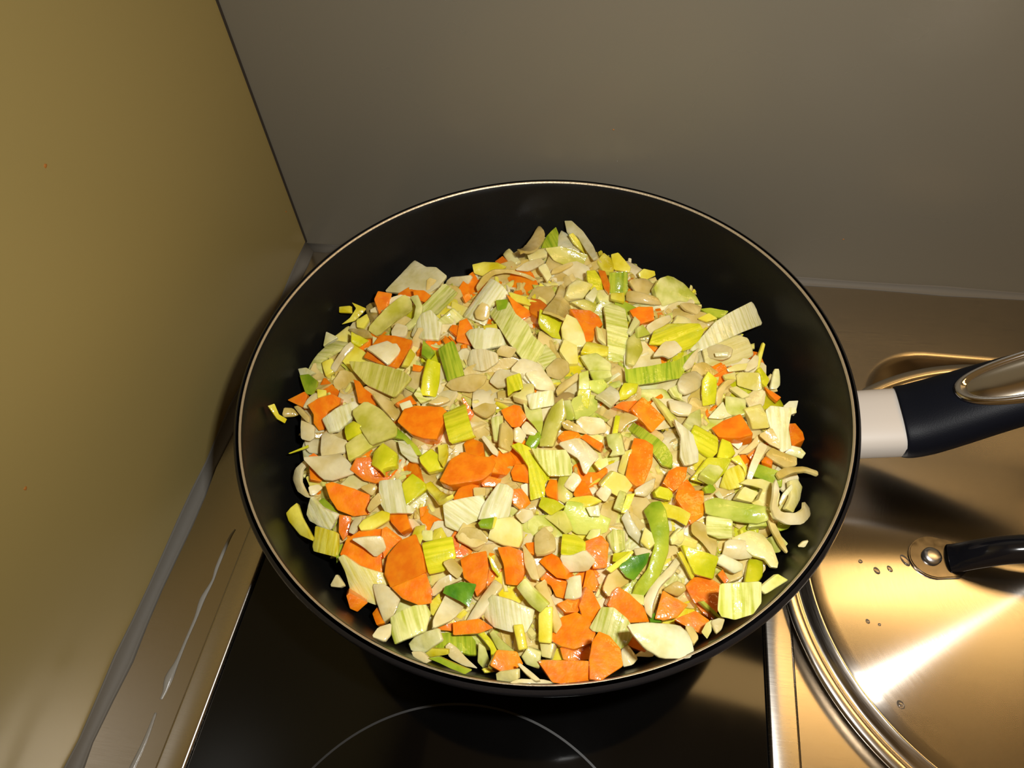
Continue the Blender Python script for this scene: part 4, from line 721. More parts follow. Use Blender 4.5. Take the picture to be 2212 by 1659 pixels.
('onion','N',0,16,[3144,-1778,572],[0.134,0.063,-0.085,0.985],42.6,[36,33,-28,41,-76,7,-64,-38,13,-29,61,-36,81,15],'tan translucent onion piece at upper left of the right reaching strand'),
('onion','N',0,16,[3184,-1869,618],[0.166,-0.154,-0.041,-0.973],57.4,[102,40,10,10,-64,5,-125,26,-129,6,-74,-27,45,-23,111,8],'thin onion strand reaching over the pan wall at right'),
('onion','M',0,16,[3012,-1831,622],[0.566,0.059,0.108,-0.815],-70.4,[113,17,1,16,-93,25,-95,-22,44,-19,107,-8],'whitish onion strip at upper left of the light green right piece'),
('leek','G',0,21,[3060,-1901,607],[0.268,-0.055,-0.128,0.953],-43.1,[-25,27,-61,29,-82,15,-53,-45,59,-25,82,-4,62,45],'light green leek piece near the right edge'),
('leek','K',0,42,[3042,-2004,604],[0.235,0.131,-0.22,0.938],-52.2,[65,2,18,-14,9,38,34,76,-68,47,-83,22,-54,-40,-2,-61,53,-47,104,-8,123,31],'butter-coloured leek ring near the right edge'),
('leek','K',0,42,[2960,-2028,619],[0.109,-0.116,0.126,-0.979],-97.2,[-13,37,-61,-11,13,-39,59,14],'butter-yellow leek square just left of the butter leek ring'),
('leek','K',0,21,[3201,-1951,526],[0.574,-0.216,0.225,-0.757],46.0,[16,-19,106,-43,100,3,-11,47,-80,38,-91,-14,-59,-47],'butter-yellow leek piece just above the hook-shaped onion strip'),
('leek','W',0,21,[3149,-1968,559],[0.494,0.142,0.167,-0.841],0.0,[61,7,20,7,-42,12,-57,-3,7,-13,52,-4],'white leek sliver at upper left of the hook-shaped onion strip'),
('onion','M',0,16,[3144,-2124,696],[0.189,0.302,-0.034,0.934],31.6,[53,82,-15,65,-70,19,-107,-72,-95,-108,-62,-118,-51,-57,-15,0,48,46,90,36,116,-48,138,-77,138,-29,102,59],'hook-shaped onion strip hanging over the right edge of the heap'),
('leek','H',0,21,[2907,-2115,621],[0.01,0.07,-0.181,0.981],65.6,[142,40,-26,47,-104,44,-144,22,-149,-42,-97,-43,98,-46,158,-10],'long horizontal lime leek strip at the right of the heap'),
('leek','P',0,42,[3021,-2114,575],[0.463,0.038,0.049,-0.884],61.4,[0,50,-62,-3,-32,-38,72,-16],'pale green leek square just below the butter leek ring'),
('leek','G',0,21,[3136,-2114,527],[0.123,-0.023,0.105,-0.987],0.0,[18,23,-21,16,-42,-3,10,-30,36,10],'green leek scrap at lower left of the hook-shaped onion strip'),
('onion','N',0,16,[3089,-2176,583],[0.856,0.027,0.149,-0.494],-66.3,[-16,-19,62,-13,104,0,97,11,12,15,-83,12,-115,-1],'tan translucent onion sliver at upper right of the bending cream leaf'),
('leek','P',1,21,[2832,-2212,623],[0.945,0.314,-0.095,-0.0],38.7,[2,-52,58,-42,58,40,-59,50,-58,-32],'pale leek square with level ribs below the horizontal lime strip'),
('leek','C',0,21,[3006,-2259,583],[0.354,0.002,-0.062,0.933],24.1,[-13,46,-56,21,-96,31,-119,13,-106,-10,-39,-52,22,-63,73,-31,105,60],'cream leek leaf bending over the right front edge of the heap'),
('onion','M',0,16,[2927,-2282,574],[0.081,0.017,0.297,-0.951],74.7,[0,48,-60,41,-71,-40,53,-46,79,29],'greyish onion square under the bending cream leaf'),
('onion','N',0,16,[2772,-2255,606],[0.806,0.422,-0.016,-0.414],-86.0,[-48,-36,27,-23,102,-18,42,44,7,6,-45,41,-81,11,-78,-15],'tan translucent onion strip at lower left of the level-ribbed pale square'),
('leek','K',0,21,[2655,-2280,621],[0.493,-0.008,0.265,-0.828],67.6,[44,-6,11,36,-36,15,-39,-21,23,-28],'butter-yellow leek scrap just right of the long smooth green strip'),
('onion','M',0,16,[3166,-2287,710],[0.307,0.178,0.309,-0.882],0.0,[3,14,-28,-2,-3,-11,27,-4],'tiny onion crumb alone on the right pan wall near the lid'),
('leek','P',0,42,[3108,-2203,523],[0.769,-0.005,0.186,-0.611],-81.9,[45,-26,41,3,6,45,-46,15,-27,-35],'pale green leek square just right of the bending cream leaf'),
('leek','G',0,21,[2794,-2022,629],[0.136,-0.213,0.16,-0.954],0.0,[25,20,-13,20,-34,5,-14,-27,34,-7],'green leek scrap just below the pale cut square'),
('carrot','O',0,30,[3004,-1783,582],[0.387,0.13,0.194,-0.892],0.0,[27,16,-25,13,-29,-12,23,-17],'orange carrot bit at upper left of the light green right piece'),
('carrot','O',0,30,[3073,-1800,566],[0.355,-0.162,0.088,0.916],0.0,[-38,17,-18,-16,30,-28,20,24],'orange carrot crumb just above the light green right piece'),
('leek','W',0,21,[2924,-1733,601],[0.122,-0.103,-0.274,0.949],0.0,[28,12,-17,34,-28,13,-27,-32,49,-6],'white leek scrap just below the triangular carrot slice'),
('onion','N',0,16,[2988,-1756,609],[0.355,0.241,0.159,-0.889],94.5,[33,17,-40,18,-64,-21,-10,-11,75,-16],'tan translucent onion sliver at lower right of the triangular carrot slice'),
('leek','W',0,21,[2837,-2046,619],[0.857,0.097,-0.193,-0.468],0.0,[19,-9,37,4,-25,14,-23,-13],'white leek bit at lower left of the yellow cone heart'),
('leek','S',0,21,[2588,-1630,658],[0.908,-0.078,0.133,-0.39],102.8,[13,-21,78,-23,58,28,-76,11,-108,-9],'olive leek sliver just right of the right centre carrot rectangle'),
('carrot','O',0,85,[1469,-2549,624],[0.57,0.13,0.041,-0.81],0.0,[127,-3,73,49,2,114,-65,64,-131,-17,-76,-70,9,-92,86,-63],'upper part of the largest split carrot slice, front left'),
('carrot','O',0,85,[1544,-2664,606],[0.02,0.029,-0.114,0.993],0.0,[47,45,-30,59,-80,40,-70,-14,-27,-82,50,-30,110,7],'lower part of the largest split carrot slice, front left'),
('carrot','O',0,85,[1269,-2505,587],[0.215,0.064,-0.112,0.968],0.0,[22,83,-78,75,-128,43,-80,-13,-58,-75,-3,-123,80,-57,106,8,88,79],'rounded carrot slice with an onion wedge on it, lower left'),
('carrot','O',0,85,[1370,-2452,610],[0.764,-0.073,0.212,-0.605],0.0,[19,-36,83,-19,38,10,-8,64,-64,-13,-51,-33],'orange carrot chunk just right of the lower left onion wedge'),
('onion','M',0,16,[1310,-2497,640],[0.066,0.16,-0.304,0.937],26.6,[37,21,-33,55,-68,-1,-31,-50,41,-26,101,2],'whitish onion wedge on the rounded carrot at the lower left'),
('leek','L',1,21,[1617,-2501,645],[0.977,0.122,0.025,0.176],40.3,[-62,-77,9,-77,74,-30,74,69,3,68,-69,68],'bright yellow ribbed leek square right of the split carrot'),
('leek','K',1,21,[1286,-2635,563],[0.873,0.222,0.125,-0.416],27.6,[-73,-53,12,-79,81,-42,128,-3,70,26,80,99,35,102,-63,20,-145,-17,-147,-49],'long pale yellow leek wedge along the lower left edge'),
('onion','M',0,16,[1413,-2712,561],[0.837,0.099,0.061,-0.535],39.9,[15,-41,100,-29,81,6,54,34,-1,68,-26,53,-77,7,-95,-48],'smooth whitish onion petal below the split carrot'),
('carrot','O',0,85,[1283,-2738,562],[0.235,0.25,-0.244,0.907],0.0,[2,36,-34,27,-44,-34,52,-16,52,2],'dull carrot corner low on the pan at the front left'),
('carrot','O',0,30,[1385,-2773,521],[0.881,0.018,-0.17,-0.441],0.0,[33,-19,50,20,-52,14,-37,-19],'orange carrot bit at lower left of the onion petal below split carrot'),
('leek','P',1,21,[1565,-2825,675],[0.854,0.033,0.05,-0.517],29.4,[16,-85,62,-82,61,-9,55,56,-14,96,-53,87,-64,40,-58,-41,-49,-73],'pale ribbed leek square at the front left'),
('onion','M',0,16,[1497,-2911,785],[0.363,-0.05,-0.024,-0.93],32.9,[10,37,-22,25,-48,-15,5,-32,47,-9],'whitish onion flake just left of the front left ribbed square'),
('leek','W',0,21,[1632,-2875,615],[0.24,0.213,0.117,-0.94],35.8,[74,7,40,42,3,39,-75,30,-77,-24,31,-43,80,-26],'whitish leek tube at the front left below the ribbed square'),
('leek','G',1,21,[1751,-2837,534],[0.78,-0.082,0.063,-0.617],34.9,[25,-43,52,54,48,93,-30,87,-50,-80,22,-110],'flat green leek rectangle at the front'),
('leek','Y',0,21,[1683,-2910,593],[0.08,0.163,0.266,-0.947],91.2,[32,18,-56,10,-59,-10,32,-19,62,1],'yellow leek sliver at lower right of the front left white tube'),
('onion','M',0,16,[1774,-2896,541],[0.228,0.228,-0.143,0.936],52.9,[26,29,-45,16,-106,-12,-33,-15,25,-23,67,-21,71,5],'whitish onion strip at upper right of the thin front green strip'),
('leek','G',0,21,[1792,-2998,785],[0.107,0.007,-0.224,0.969],-112.2,[-6,13,-63,12,-84,-11,-28,-8,56,-13,93,5],'thin green leek strip touching the front pan wall'),
('leek','P',0,21,[1873,-2881,526],[0.78,0.161,0.234,-0.557],117.7,[57,0,24,26,-36,17,-64,-8,18,-27],'pale green leek bit at upper left of the straight front yellow stick'),
('leek','L',0,21,[1905,-2851,556],[0.896,0.002,0.005,-0.445],95.4,[-57,-12,-2,-2,62,-31,76,-6,42,18,-27,21,-80,5,-90,-23],'lime leek sliver just above the straight front yellow stick'),
('leek','P',0,21,[1962,-2840,537],[0.89,0.178,0.271,-0.32],116.8,[-26,-24,27,-22,95,-12,64,31,-36,14,-103,11,-102,-9],'pale green leek strip at lower left of the vivid yellow tab'),
('leek','Y',0,21,[1950,-2932,586],[0.175,-0.14,0.068,-0.972],80.0,[57,11,-62,12,-55,-14,68,-9],'straight yellow leek stick at the front edge'),
('leek','C',0,21,[2010,-3010,785],[0.106,0.239,0.217,-0.941],104.9,[49,18,8,25,-45,16,-53,-20,30,-21,50,-15],'cream leek bit at lower right of the straight front yellow stick'),
('onion','M',0,16,[2090,-2986,792],[0.287,-0.115,0.064,0.949],0.0,[10,10,-43,9,-58,-8,-15,-9,53,-9,60,3],'whitish onion sliver just right of the straight front yellow stick'),
('leek','W',1,21,[1952,-2720,611],[0.758,0.241,0.062,-0.603],22.8,[44,-71,72,8,84,72,41,104,-3,117,-62,24,-92,-56,-76,-79,-10,-121],'large curved white leek piece at the front middle'),
('leek','Y',0,21,[2025,-2803,614],[0.817,0.083,0.082,-0.564],94.1,[52,-21,52,20,-49,22,-55,-21],'vivid yellow leek tab below the large front white piece'),
('leek','D',0,21,[1745,-2651,622],[0.063,0.038,-0.198,0.977],-32.5,[-5,38,-52,52,-51,21,-57,-50,8,-43,75,-5,77,25],'dark green leek fold right of the split carrot'),
('carrot','O',0,85,[1791,-2546,624],[0.777,0.058,0.039,-0.626],0.0,[29,-56,61,-19,114,-3,76,38,-4,57,-83,51,-75,-23,-55,-68],'tall carrot wedge behind the dark green fold'),
('carrot','O',0,85,[1947,-2507,634],[0.813,0.205,0.091,-0.538],0.0,[-13,-38,70,-53,94,10,50,40,-46,60,-82,9,-93,-44],'carrot rectangle with golden wet glints at the front middle'),
('carrot','O',0,105,[1807,-2785,593],[0.09,0.016,0.123,-0.988],0.0,[74,29,-38,27,-99,8,-40,-33,75,-24],'low carrot bar left of the large front white piece'),
('carrot','O',0,30,[1700,-2785,545],[0.149,-0.046,0.158,-0.975],0.0,[31,6,-24,19,-29,-17,44,-5],'orange carrot bit at upper left of the flat front green rectangle'),
('leek','Y',0,21,[1639,-2711,581],[0.657,0.097,0.159,-0.731],82.0,[37,-13,49,16,-16,24,-55,2,-8,-29],'yellow leek bit at lower right of the lower split carrot slice'),
('onion','M',0,16,[1697,-2722,581],[0.517,-0.275,-0.027,-0.81],-51.3,[117,2,25,45,-82,44,-83,-9,-66,-57,82,-24],'whitish onion piece at lower left of the dark green fold'),
('onion','M',0,16,[1659,-2608,583],[0.325,0.042,0.13,-0.936],-102.8,[75,25,-5,16,-81,27,-56,-22,11,-28,74,-9],'whitish onion strip at upper left of the dark green fold'),
('onion','N',0,16,[1695,-2555,640],[0.902,0.228,0.206,-0.304],-97.1,[1,-28,51,-20,36,28,-36,27,-53,-19],'tan translucent onion flake at lower right of the bright yellow ribbed square'),
('leek','Y',0,21,[1504,-2404,632],[0.665,-0.226,-0.049,-0.71],113.8,[54,26,-7,25,-64,14,-36,-28,40,-26],'yellow leek scrap at upper left of the bright yellow ribbed square'),
('leek','P',0,21,[1542,-2417,633],[0.56,0.156,0.087,-0.809],0.0,[26,7,8,34,-32,12,-12,-33,27,-18],'pale green leek scrap at upper left of the bright yellow ribbed square'),
('leek','Y',0,21,[1596,-2407,639],[0.668,0.06,0.077,-0.738],103.1,[25,15,3,41,-37,2,-18,-31,34,-23],'yellow leek scrap just above the bright yellow ribbed square'),
('onion','N',0,16,[1750,-2402,626],[0.055,0.024,-0.283,0.957],25.1,[37,31,-34,62,-76,-16,-20,-50,53,-39,84,11],'tan translucent onion flake just above the tall wedge behind green fold'),
('onion','M',0,16,[1842,-2670,599],[0.462,0.191,0.0,-0.866],101.3,[111,12,47,28,-36,27,-105,24,-102,-32,6,-23,124,-21],'whitish onion strip just right of the dark green fold'),
('leek','L',0,21,[1865,-2513,610],[0.872,0.139,0.146,-0.446],0.0,[7,-14,52,-2,37,11,-37,9,-59,-2],'lime leek sliver just left of the glinting carrot rectangle'),
('onion','M',0,16,[1168,-2653,549],[0.893,0.145,-0.088,-0.418],0.0,[32,2,38,26,-40,17,-7,-41],'tiny onion chip alone on the pan wall at the front left'),
('leek','G',0,21,[1138,-2515,543],[0.724,-0.103,0.124,-0.671],0.0,[46,-4,21,15,-50,5,-36,-8,10,-14],'green leek sliver at lower right of the lower left yellow block'),
('onion','M',0,16,[2108,-3017,785],[0.075,-0.049,0.045,-0.995],117.3,[8,11,-101,5,-36,-11,51,-11,90,6],'whitish onion sliver just left of the front rim carrot bar'),
('onion','M',0,16,[1670,-2984,785],[0.149,-0.056,-0.17,0.973],65.8,[30,14,-29,16,-45,-5,4,-20,48,-1],'whitish onion bit just below the front left white tube'),
('leek','L',1,21,[2196,-2396,669],[0.99,0.134,-0.033,-0.038],69.7,[9,-54,27,-41,63,-15,57,24,11,52,-54,46,-45,-49],'yellow-green leek square on white onion, front middle'),
('onion','M',0,16,[2229,-2459,635],[0.046,-0.008,0.4,-0.915],18.6,[49,51,-41,43,-80,-12,-31,-58,29,-30,84,-28],'whitish onion flake just below the front yellow-green square'),
('carrot','O',0,85,[2309,-2399,640],[0.742,0.054,0.109,-0.659],0.0,[0,-56,33,-28,75,-23,69,39,-36,51,-74,18,-43,-60],'carrot block right of the front yellow-green square'),
('leek','P',0,21,[2284,-2328,653],[0.368,0.071,0.05,-0.926],76.5,[20,29,-22,17,-43,-1,-7,-29,37,-11],'pale green leek scrap just above the carrot right of yellow-green square'),
('carrot','O',0,85,[2125,-2478,614],[0.319,-0.185,-0.205,0.907],0.0,[34,34,-45,31,-87,5,-55,-23,6,-42,62,-29,73,34],'orange carrot piece at lower left of the front yellow-green square'),
('carrot','O',0,85,[2144,-2560,597],[0.296,0.143,-0.241,0.913],0.0,[16,16,-33,34,-67,15,-23,-46,21,-17,68,-11,69,29],'orange carrot piece just left of the small white front square'),
('leek','W',0,21,[2221,-2562,615],[0.716,0.04,-0.0,-0.697],92.6,[52,6,32,38,-63,27,-37,-41,-17,-29,49,-39],'small white leek square among the front carrots'),
('carrot','O',0,85,[2288,-2521,597],[0.735,0.167,0.036,-0.656],0.0,[43,20,12,36,-49,15,-55,-14,37,-37],'orange carrot bit just right of the small white front square'),
('leek','D',0,21,[2470,-2453,662],[0.362,-0.034,0.202,-0.909],37.3,[58,20,37,51,-52,24,-93,-6,9,-46,61,-35],'shiny dark green leek leaf on the long smooth green strip'),
('leek','Y',0,21,[2406,-2449,669],[0.373,0.009,0.09,-0.923],99.0,[59,14,-45,11,-76,3,-75,-10,70,-12],'slanting yellow leek stick beside the shiny dark green leaf'),
('leek','L',0,21,[2405,-2405,631],[0.268,0.065,0.03,-0.961],0.0,[10,25,-54,-1,18,-25,39,5],'lime leek bit just above the slanting yellow stick'),
('onion','N',0,16,[2396,-2513,612],[0.515,-0.073,0.125,-0.845],24.0,[76,15,15,30,-42,55,-71,-19,-14,-43,63,-30],'tan translucent onion flake just below the slanting yellow stick'),
('carrot','O',0,85,[2455,-2616,608],[0.264,0.169,-0.145,0.939],0.0,[14,46,-47,46,-112,-14,-53,-46,34,-47,82,-38,88,-7,71,55],'glistening pointed carrot slice at the front right'),
('carrot','O',0,85,[2297,-2632,596],[0.759,0.113,0.243,-0.593],0.0,[38,-37,73,-2,37,44,6,47,-61,19,-82,-8,-8,-47],'orange carrot chunk at lower right of the small white front square'),
('carrot','O',0,85,[2217,-2629,580],[0.198,-0.098,0.032,-0.975],0.0,[33,26,-23,37,-58,-28,7,-27,60,-18],'orange carrot chunk just below the small white front square'),
('carrot','O',0,85,[2239,-2739,575],[0.223,0.05,0.009,-0.973],0.0,[70,40,23,70,-55,70,-86,38,-81,-27,-40,-76,29,-77,109,-3],'broad carrot slice at the front middle above the lowest carrots'),
('carrot','O',0,85,[2261,-2813,534],[0.104,-0.021,0.093,-0.99],0.0,[60,22,2,34,-53,29,-61,-40,10,-23,70,-27],'orange carrot chunk at upper right of the front rim carrot bar'),
('carrot','O',0,85,[2236,-2966,807],[0.005,-0.132,0.156,-0.979],0.0,[51,48,0,47,-93,23,-85,-50,96,-25,116,-16],'long carrot bar lying against the front rim'),
('carrot','O',0,85,[2369,-2896,811],[0.714,-0.023,0.045,-0.698],0.0,[87,-7,61,24,22,74,-41,61,-84,16,-95,-27,-54,-50,17,-57,87,-50],'carrot wedge standing beside the front rim carrot bar'),
('leek','P',1,21,[2401,-2711,616],[0.759,0.124,-0.123,0.628],16.7,[-44,79,-40,36,-64,-20,-86,-45,-51,-74,7,-93,49,-47,76,19,62,69,-35,96],'curved ribbed leek arch lying over the front carrots'),
('onion','W',0,16,[2593,-2802,833],[0.043,0.13,-0.002,0.991],42.2,[125,20,70,56,-1,72,-107,42,-125,15,-97,-57,-57,-81,79,-41,154,-16],'large glossy white onion petal at the front right rim'),
('carrot','O',0,85,[2504,-2736,531],[0.301,0.033,-0.084,0.949],0.0,[-1,28,-48,8,-53,-15,10,-28,40,-30,34,36],'orange carrot chunk at lower right of the ribbed leek arch'),
('carrot','O',0,85,[2629,-2589,592],[0.454,0.034,0.095,-0.885],0.0,[58,16,12,49,-63,51,-48,-4,-37,-66,79,-16],'pentagonal carrot chunk at the front right'),
('carrot','O',0,85,[2783,-2504,563],[0.865,0.021,0.059,-0.499],0.0,[-8,-64,62,-49,107,-21,69,32,-15,86,-66,49,-90,-14,-68,-63],'large carrot block at the front right under a yellow leaf'),
('carrot','O',0,85,[2727,-2649,626],[0.03,0.001,-0.093,0.995],0.0,[18,29,-36,45,-62,-17,-1,-46,83,6],'orange carrot chunk at lower right of the pentagonal carrot chunk'),
('leek','P',1,21,[2871,-2607,819],[0.71,0.187,0.074,-0.675],-42.5,[69,-70,79,-18,54,51,9,83,-73,86,-58,-73,43,-84],'pale green ribbed leek barrel at the front right edge'),
('leek','P',0,21,[2804,-2578,591],[0.179,0.324,-0.07,0.926],0.0,[-67,8,-65,-8,56,-9,72,8],'pale green leek sliver just below the large front right carrot'),
('leek','K',0,21,[2764,-2709,726],[0.6,0.223,0.094,-0.762],0.0,[36,8,1,17,-41,6,-21,-11,18,-20],'butter-yellow leek bit just below the large front right carrot'),
('onion','M',0,16,[2801,-2693,755],[0.584,0.003,0.04,-0.811],54.4,[41,6,12,20,-32,19,-35,4,-2,-32],'whitish onion crumb just below the large front right carrot'),
('onion','N',0,16,[2701,-2747,764],[0.825,-0.096,-0.049,-0.554],77.4,[47,-16,21,20,-30,18,-43,-15],'tan translucent onion bit just right of the large glossy onion petal'),
('onion','M',0,16,[2588,-2483,596],[0.529,0.031,-0.053,-0.846],91.8,[143,2,151,38,99,16,20,7,-67,27,-160,24,-195,-5,-71,-8,19,-32,103,-31],'long onion curve right of the long smooth green strip'),
('leek','L',0,42,[2755,-2389,634],[0.242,0.113,-0.139,0.954],-52.3,[55,26,1,63,-83,27,-46,-63,111,-14],'bright yellow-lime leaf above the large front right carrot'),
('leek','Y',0,21,[2693,-2402,618],[0.863,0.144,0.189,-0.445],0.0,[12,-8,66,-9,59,10,-61,9,-65,-10],'yellow leek sliver just left of the bright yellow-lime leaf'),
('leek','W',0,21,[2886,-2361,592],[0.078,0.223,-0.17,0.957],85.9,[-36,33,-68,1,-66,-25,45,-30,77,18],'small white leek tube below the greyish onion square'),
('onion','N',0,16,[2655,-2503,583],[0.109,0.042,0.237,-0.964],103.6,[-6,37,-45,8,-39,-17,-8,-35,61,-3],'tan translucent onion flake at lower right of the long onion curve'),
('carrot','O',0,30,[2861,-2403,545],[0.858,0.14,-0.035,-0.494],0.0,[31,-11,23,15,-30,14,-20,-18],'orange carrot bit at lower left of the small white tube'),
('leek','D',0,21,[2571,-2632,547],[0.215,-0.093,-0.35,0.907],0.0,[8,24,-34,-4,12,-20,25,0],'dark green leek scrap at lower left of the pentagonal carrot chunk'),
('leek','Y',0,21,[2120,-2739,603],[0.714,0.171,0.085,-0.674],54.6,[70,-29,72,29,-79,29,-73,-10,-44,-33],'tall yellow leek rectangle left of the broad front carrot slice'),
('leek','P',0,21,[2050,-2641,651],[0.875,0.328,-0.057,-0.351],39.5,[11,-38,74,-19,75,37,-14,28,-76,30,-76,-29],'wet pale leek strip slanting at the front middle'),
('onion','N',0,16,[2127,-2647,602],[0.855,-0.006,0.198,-0.479],112.8,[-46,-23,35,-6,124,-32,94,19,22,27,-31,21,-105,18,-96,-36],'tan translucent onion strip just right of the wet slanting pale strip'),
('onion','N',0,16,[2025,-2493,636],[0.853,0.052,0.046,-0.518],64.1,[-6,-27,61,-19,84,15,-19,26,-105,-2],'tan translucent onion strip just right of the glinting carrot rectangle'),
('onion','N',0,16,[2072,-2384,654],[0.766,-0.082,-0.1,-0.63],56.1,[61,-46,71,3,43,50,-27,50,-91,3,-42,-46],'tan translucent onion flake just left of the front yellow-green square'),
('carrot','O',0,30,[2015,-2412,628],[0.826,-0.103,0.103,-0.544],0.0,[23,-15,36,7,-24,24,-25,-20],'orange carrot bit at upper right of the glinting carrot rectangle'),
('leek','P',1,21,[2392,-2325,623],[0.762,0.042,0.098,-0.639],67.6,[35,-32,61,-13,41,34,-46,42,-52,-14,-22,-47],'pale green leek square just above the slanting yellow stick'),
('leek','K',0,42,[2525,-2315,654],[0.852,0.069,0.03,-0.517],43.6,[45,-18,19,43,-57,6,-2,-40],'pale yellow leek diamond left of the long smooth green strip'),
('leek','P',0,42,[2078,-2858,531],[0.911,0.2,0.085,-0.351],75.1,[3,-39,54,-7,9,45,-45,16,-33,-33],'pale green leek square at lower right of the vivid yellow tab'),
('leek','K',0,42,[2134,-2817,539],[0.736,0.169,-0.015,-0.656],45.2,[28,-24,38,16,-25,37,-32,-33],'butter-yellow leek square just below the tall yellow rectangle'),
('onion','M',0,16,[2472,-2802,549],[0.825,0.07,0.045,-0.558],81.3,[35,-35,37,8,17,40,-50,12,-31,-24],'whitish onion flake just right of the wedge by front rim bar'),
('onion','M',0,16,[2545,-2773,518],[0.1,-0.141,0.097,-0.98],0.0,[-27,14,-50,-4,10,-18,54,8],'whitish onion sliver at lower left of the large glossy onion petal'),
('leek','P',0,21,[2494,-2561,571],[0.213,-0.08,-0.079,0.971],0.0,[0,22,-38,12,-18,-27,51,0],'pale green leek bit at upper right of the glistening front carrot'),
('onion','M',0,16,[2502,-2370,627],[0.045,-0.076,-0.11,0.99],92.5,[28,22,-32,17,-43,-10,-1,-23,43,-11],'whitish onion bit just left of the long smooth green strip'),
('leek','K',0,21,[2656,-2283,620],[0.457,0.215,0.293,-0.812],106.6,[36,-9,30,24,-11,25,-50,-9,17,-28],'butter-yellow leek scrap just right of the pale yellow diamond'),
('leek','K',0,42,[2704,-2282,591],[0.022,-0.094,0.118,-0.988],99.8,[-35,24,-45,-13,19,-36,48,25],'butter-yellow leek square at upper left of the bright yellow-lime leaf'),
('leek','L',0,42,[2997,-2356,548],[0.594,-0.121,-0.074,-0.792],62.7,[85,13,5,39,-82,28,-63,-37,72,-29],'lime leek square at upper left of the lone right leek stick'),
('leek','P',0,21,[3015,-2511,785],[0.309,-0.095,0.206,-0.924],39.9,[65,-14,53,20,-70,18,-39,-26],'small leek stick lying apart at the front right pan wall'),
('carrot','O',0,85,[1745,-772,575],[0.876,0.151,-0.012,-0.459],0.0,[79,71,-50,83,-150,11,-118,-60,86,-78,145,-6],'half-buried orange carrot chunk just right of the arched onion strand'),
('onion','N',0,16,[1554,-2215,587],[0.772,-0.048,0.107,-0.625],40.4,[-41,81,-119,-29,45,-78,113,28],'half-buried tan translucent onion flake at lower right of the yellow block by white rectangle'),
('onion','M',0,16,[1707,-1655,638],[0.15,-0.086,0.118,-0.978],40.7,[-111,0,-60,-87,83,-77,103,26,63,76,-54,90],'half-buried whitish onion flake at upper left of the rough centre carrot'),
('onion','N',0,16,[2557,-1942,594],[0.804,-0.075,0.155,-0.57],32.3,[17,101,-81,73,-116,5,-56,-89,84,-72,118,4],'half-buried tan translucent onion flake just left of the small faceted carrot block'),
('onion','M',0,16,[2614,-842,545],[0.228,0.015,0.172,-0.958],42.8,[65,71,-98,45,-127,-2,-57,-73,89,-49,125,8],'half-buried whitish onion piece just below the rounded leek ring half'),
('onion','N',0,16,[896,-1561,532],[0.092,-0.013,0.224,-0.97],-32.6,[-85,28,-73,-43,30,-83,88,-16,51,60,-11,80],'half-buried tan translucent onion flake just above the left striped white piece'),
('onion','N',0,16,[1503,-2311,569],[0.054,-0.053,0.117,-0.99],88.9,[-37,-45,62,-27,47,39,-66,31],'half-buried tan translucent onion flake just below the yellow block by white rectangle'),
('onion','N',0,16,[1427,-1913,605],[0.126,-0.07,0.243,-0.959],28.7,[-7,70,-86,3,-38,-60,72,-34,85,9],'half-buried tan translucent onion flake just below the big faceted carrot block'),
('onion','M',0,16,[2748,-1201,566],[0.82,0.041,0.1,-0.562],24.6,[57,63,-104,55,-79,-40,28,-78,106,-14],'half-buried whitish onion flake at lower right of the big lime bowl'),
('onion','N',0,16,[1942,-677,563],[0.85,0.016,0.009,-0.526],21.4,[97,87,-137,83,-191,12,-65,-100,128,-78,175,7],'half-buried tan translucent onion flake just below the pointed green tip'),
('onion','N',0,16,[1504,-2096,597],[0.103,0.016,-0.034,-0.994],16.5,[-25,95,-104,29,-78,-75,92,-78,94,48],'half-buried tan translucent onion flake at upper right of the yellow block by white rectangle'),
('onion','N',0,16,[1284,-1575,600],[0.625,0.157,0.151,-0.75],42.5,[49,58,-104,47,-103,-40,46,-67,126,12],'half-buried tan translucent onion piece just left of the plain lime block'),
('onion','N',0,16,[2387,-2189,587],[0.173,-0.087,0.159,-0.968],32.1,[-110,2,-47,-80,55,-76,104,14,3,102],'half-buried tan translucent onion flake just right of the lower centre lime bowl'),
('onion','N',0,16,[2302,-1428,630],[0.061,0.049,-0.163,0.983],26.1,[-100,-56,14,-88,131,-36,94,61,-11,87,-130,33],'half-buried tan translucent onion flake at upper right of the lime stick end'),
('onion','N',0,16,[1963,-1285,636],[0.918,0.005,0.192,-0.346],17.9,[78,45,-37,64,-127,27,-48,-61,26,-69,127,-4],'half-buried tan translucent onion piece at lower right of the long ribbed band'),
('leek','Y',0,42,[1953,-2572,544],[0.934,0.009,0.059,-0.352],-42.6,[60,72,-63,70,-111,4,-63,-64,17,-79,112,-22],'half-buried yellow leek square at upper left of the wet slanting pale strip'),
('onion','M',0,16,[2713,-2176,549],[0.354,0.052,0.107,-0.927],21.8,[33,60,-98,20,-85,-31,32,-57,101,-5],'half-buried whitish onion piece just below the straight-edged carrot rectangle'),
('onion','M',0,16,[2609,-1730,598],[0.551,-0.074,-0.141,-0.819],45.2,[112,28,-34,48,-155,3,-110,-32,34,-47,146,-3],'half-buried whitish onion piece just right of the glittering ribbed strip'),
('carrot','O',0,85,[2240,-2011,617],[0.111,0.031,-0.08,0.99],0.0,[-92,0,-69,-63,42,-82,91,-20,65,68,-46,79],'half-buried orange carrot chunk at upper right of the small lower centre wedge'),
('onion','M',0,16,[2322,-2492,545],[0.689,0.226,0.099,-0.682],60.6,[-32,53,-126,-7,41,-63,110,27],'half-buried whitish onion piece just right of the small white front square'),
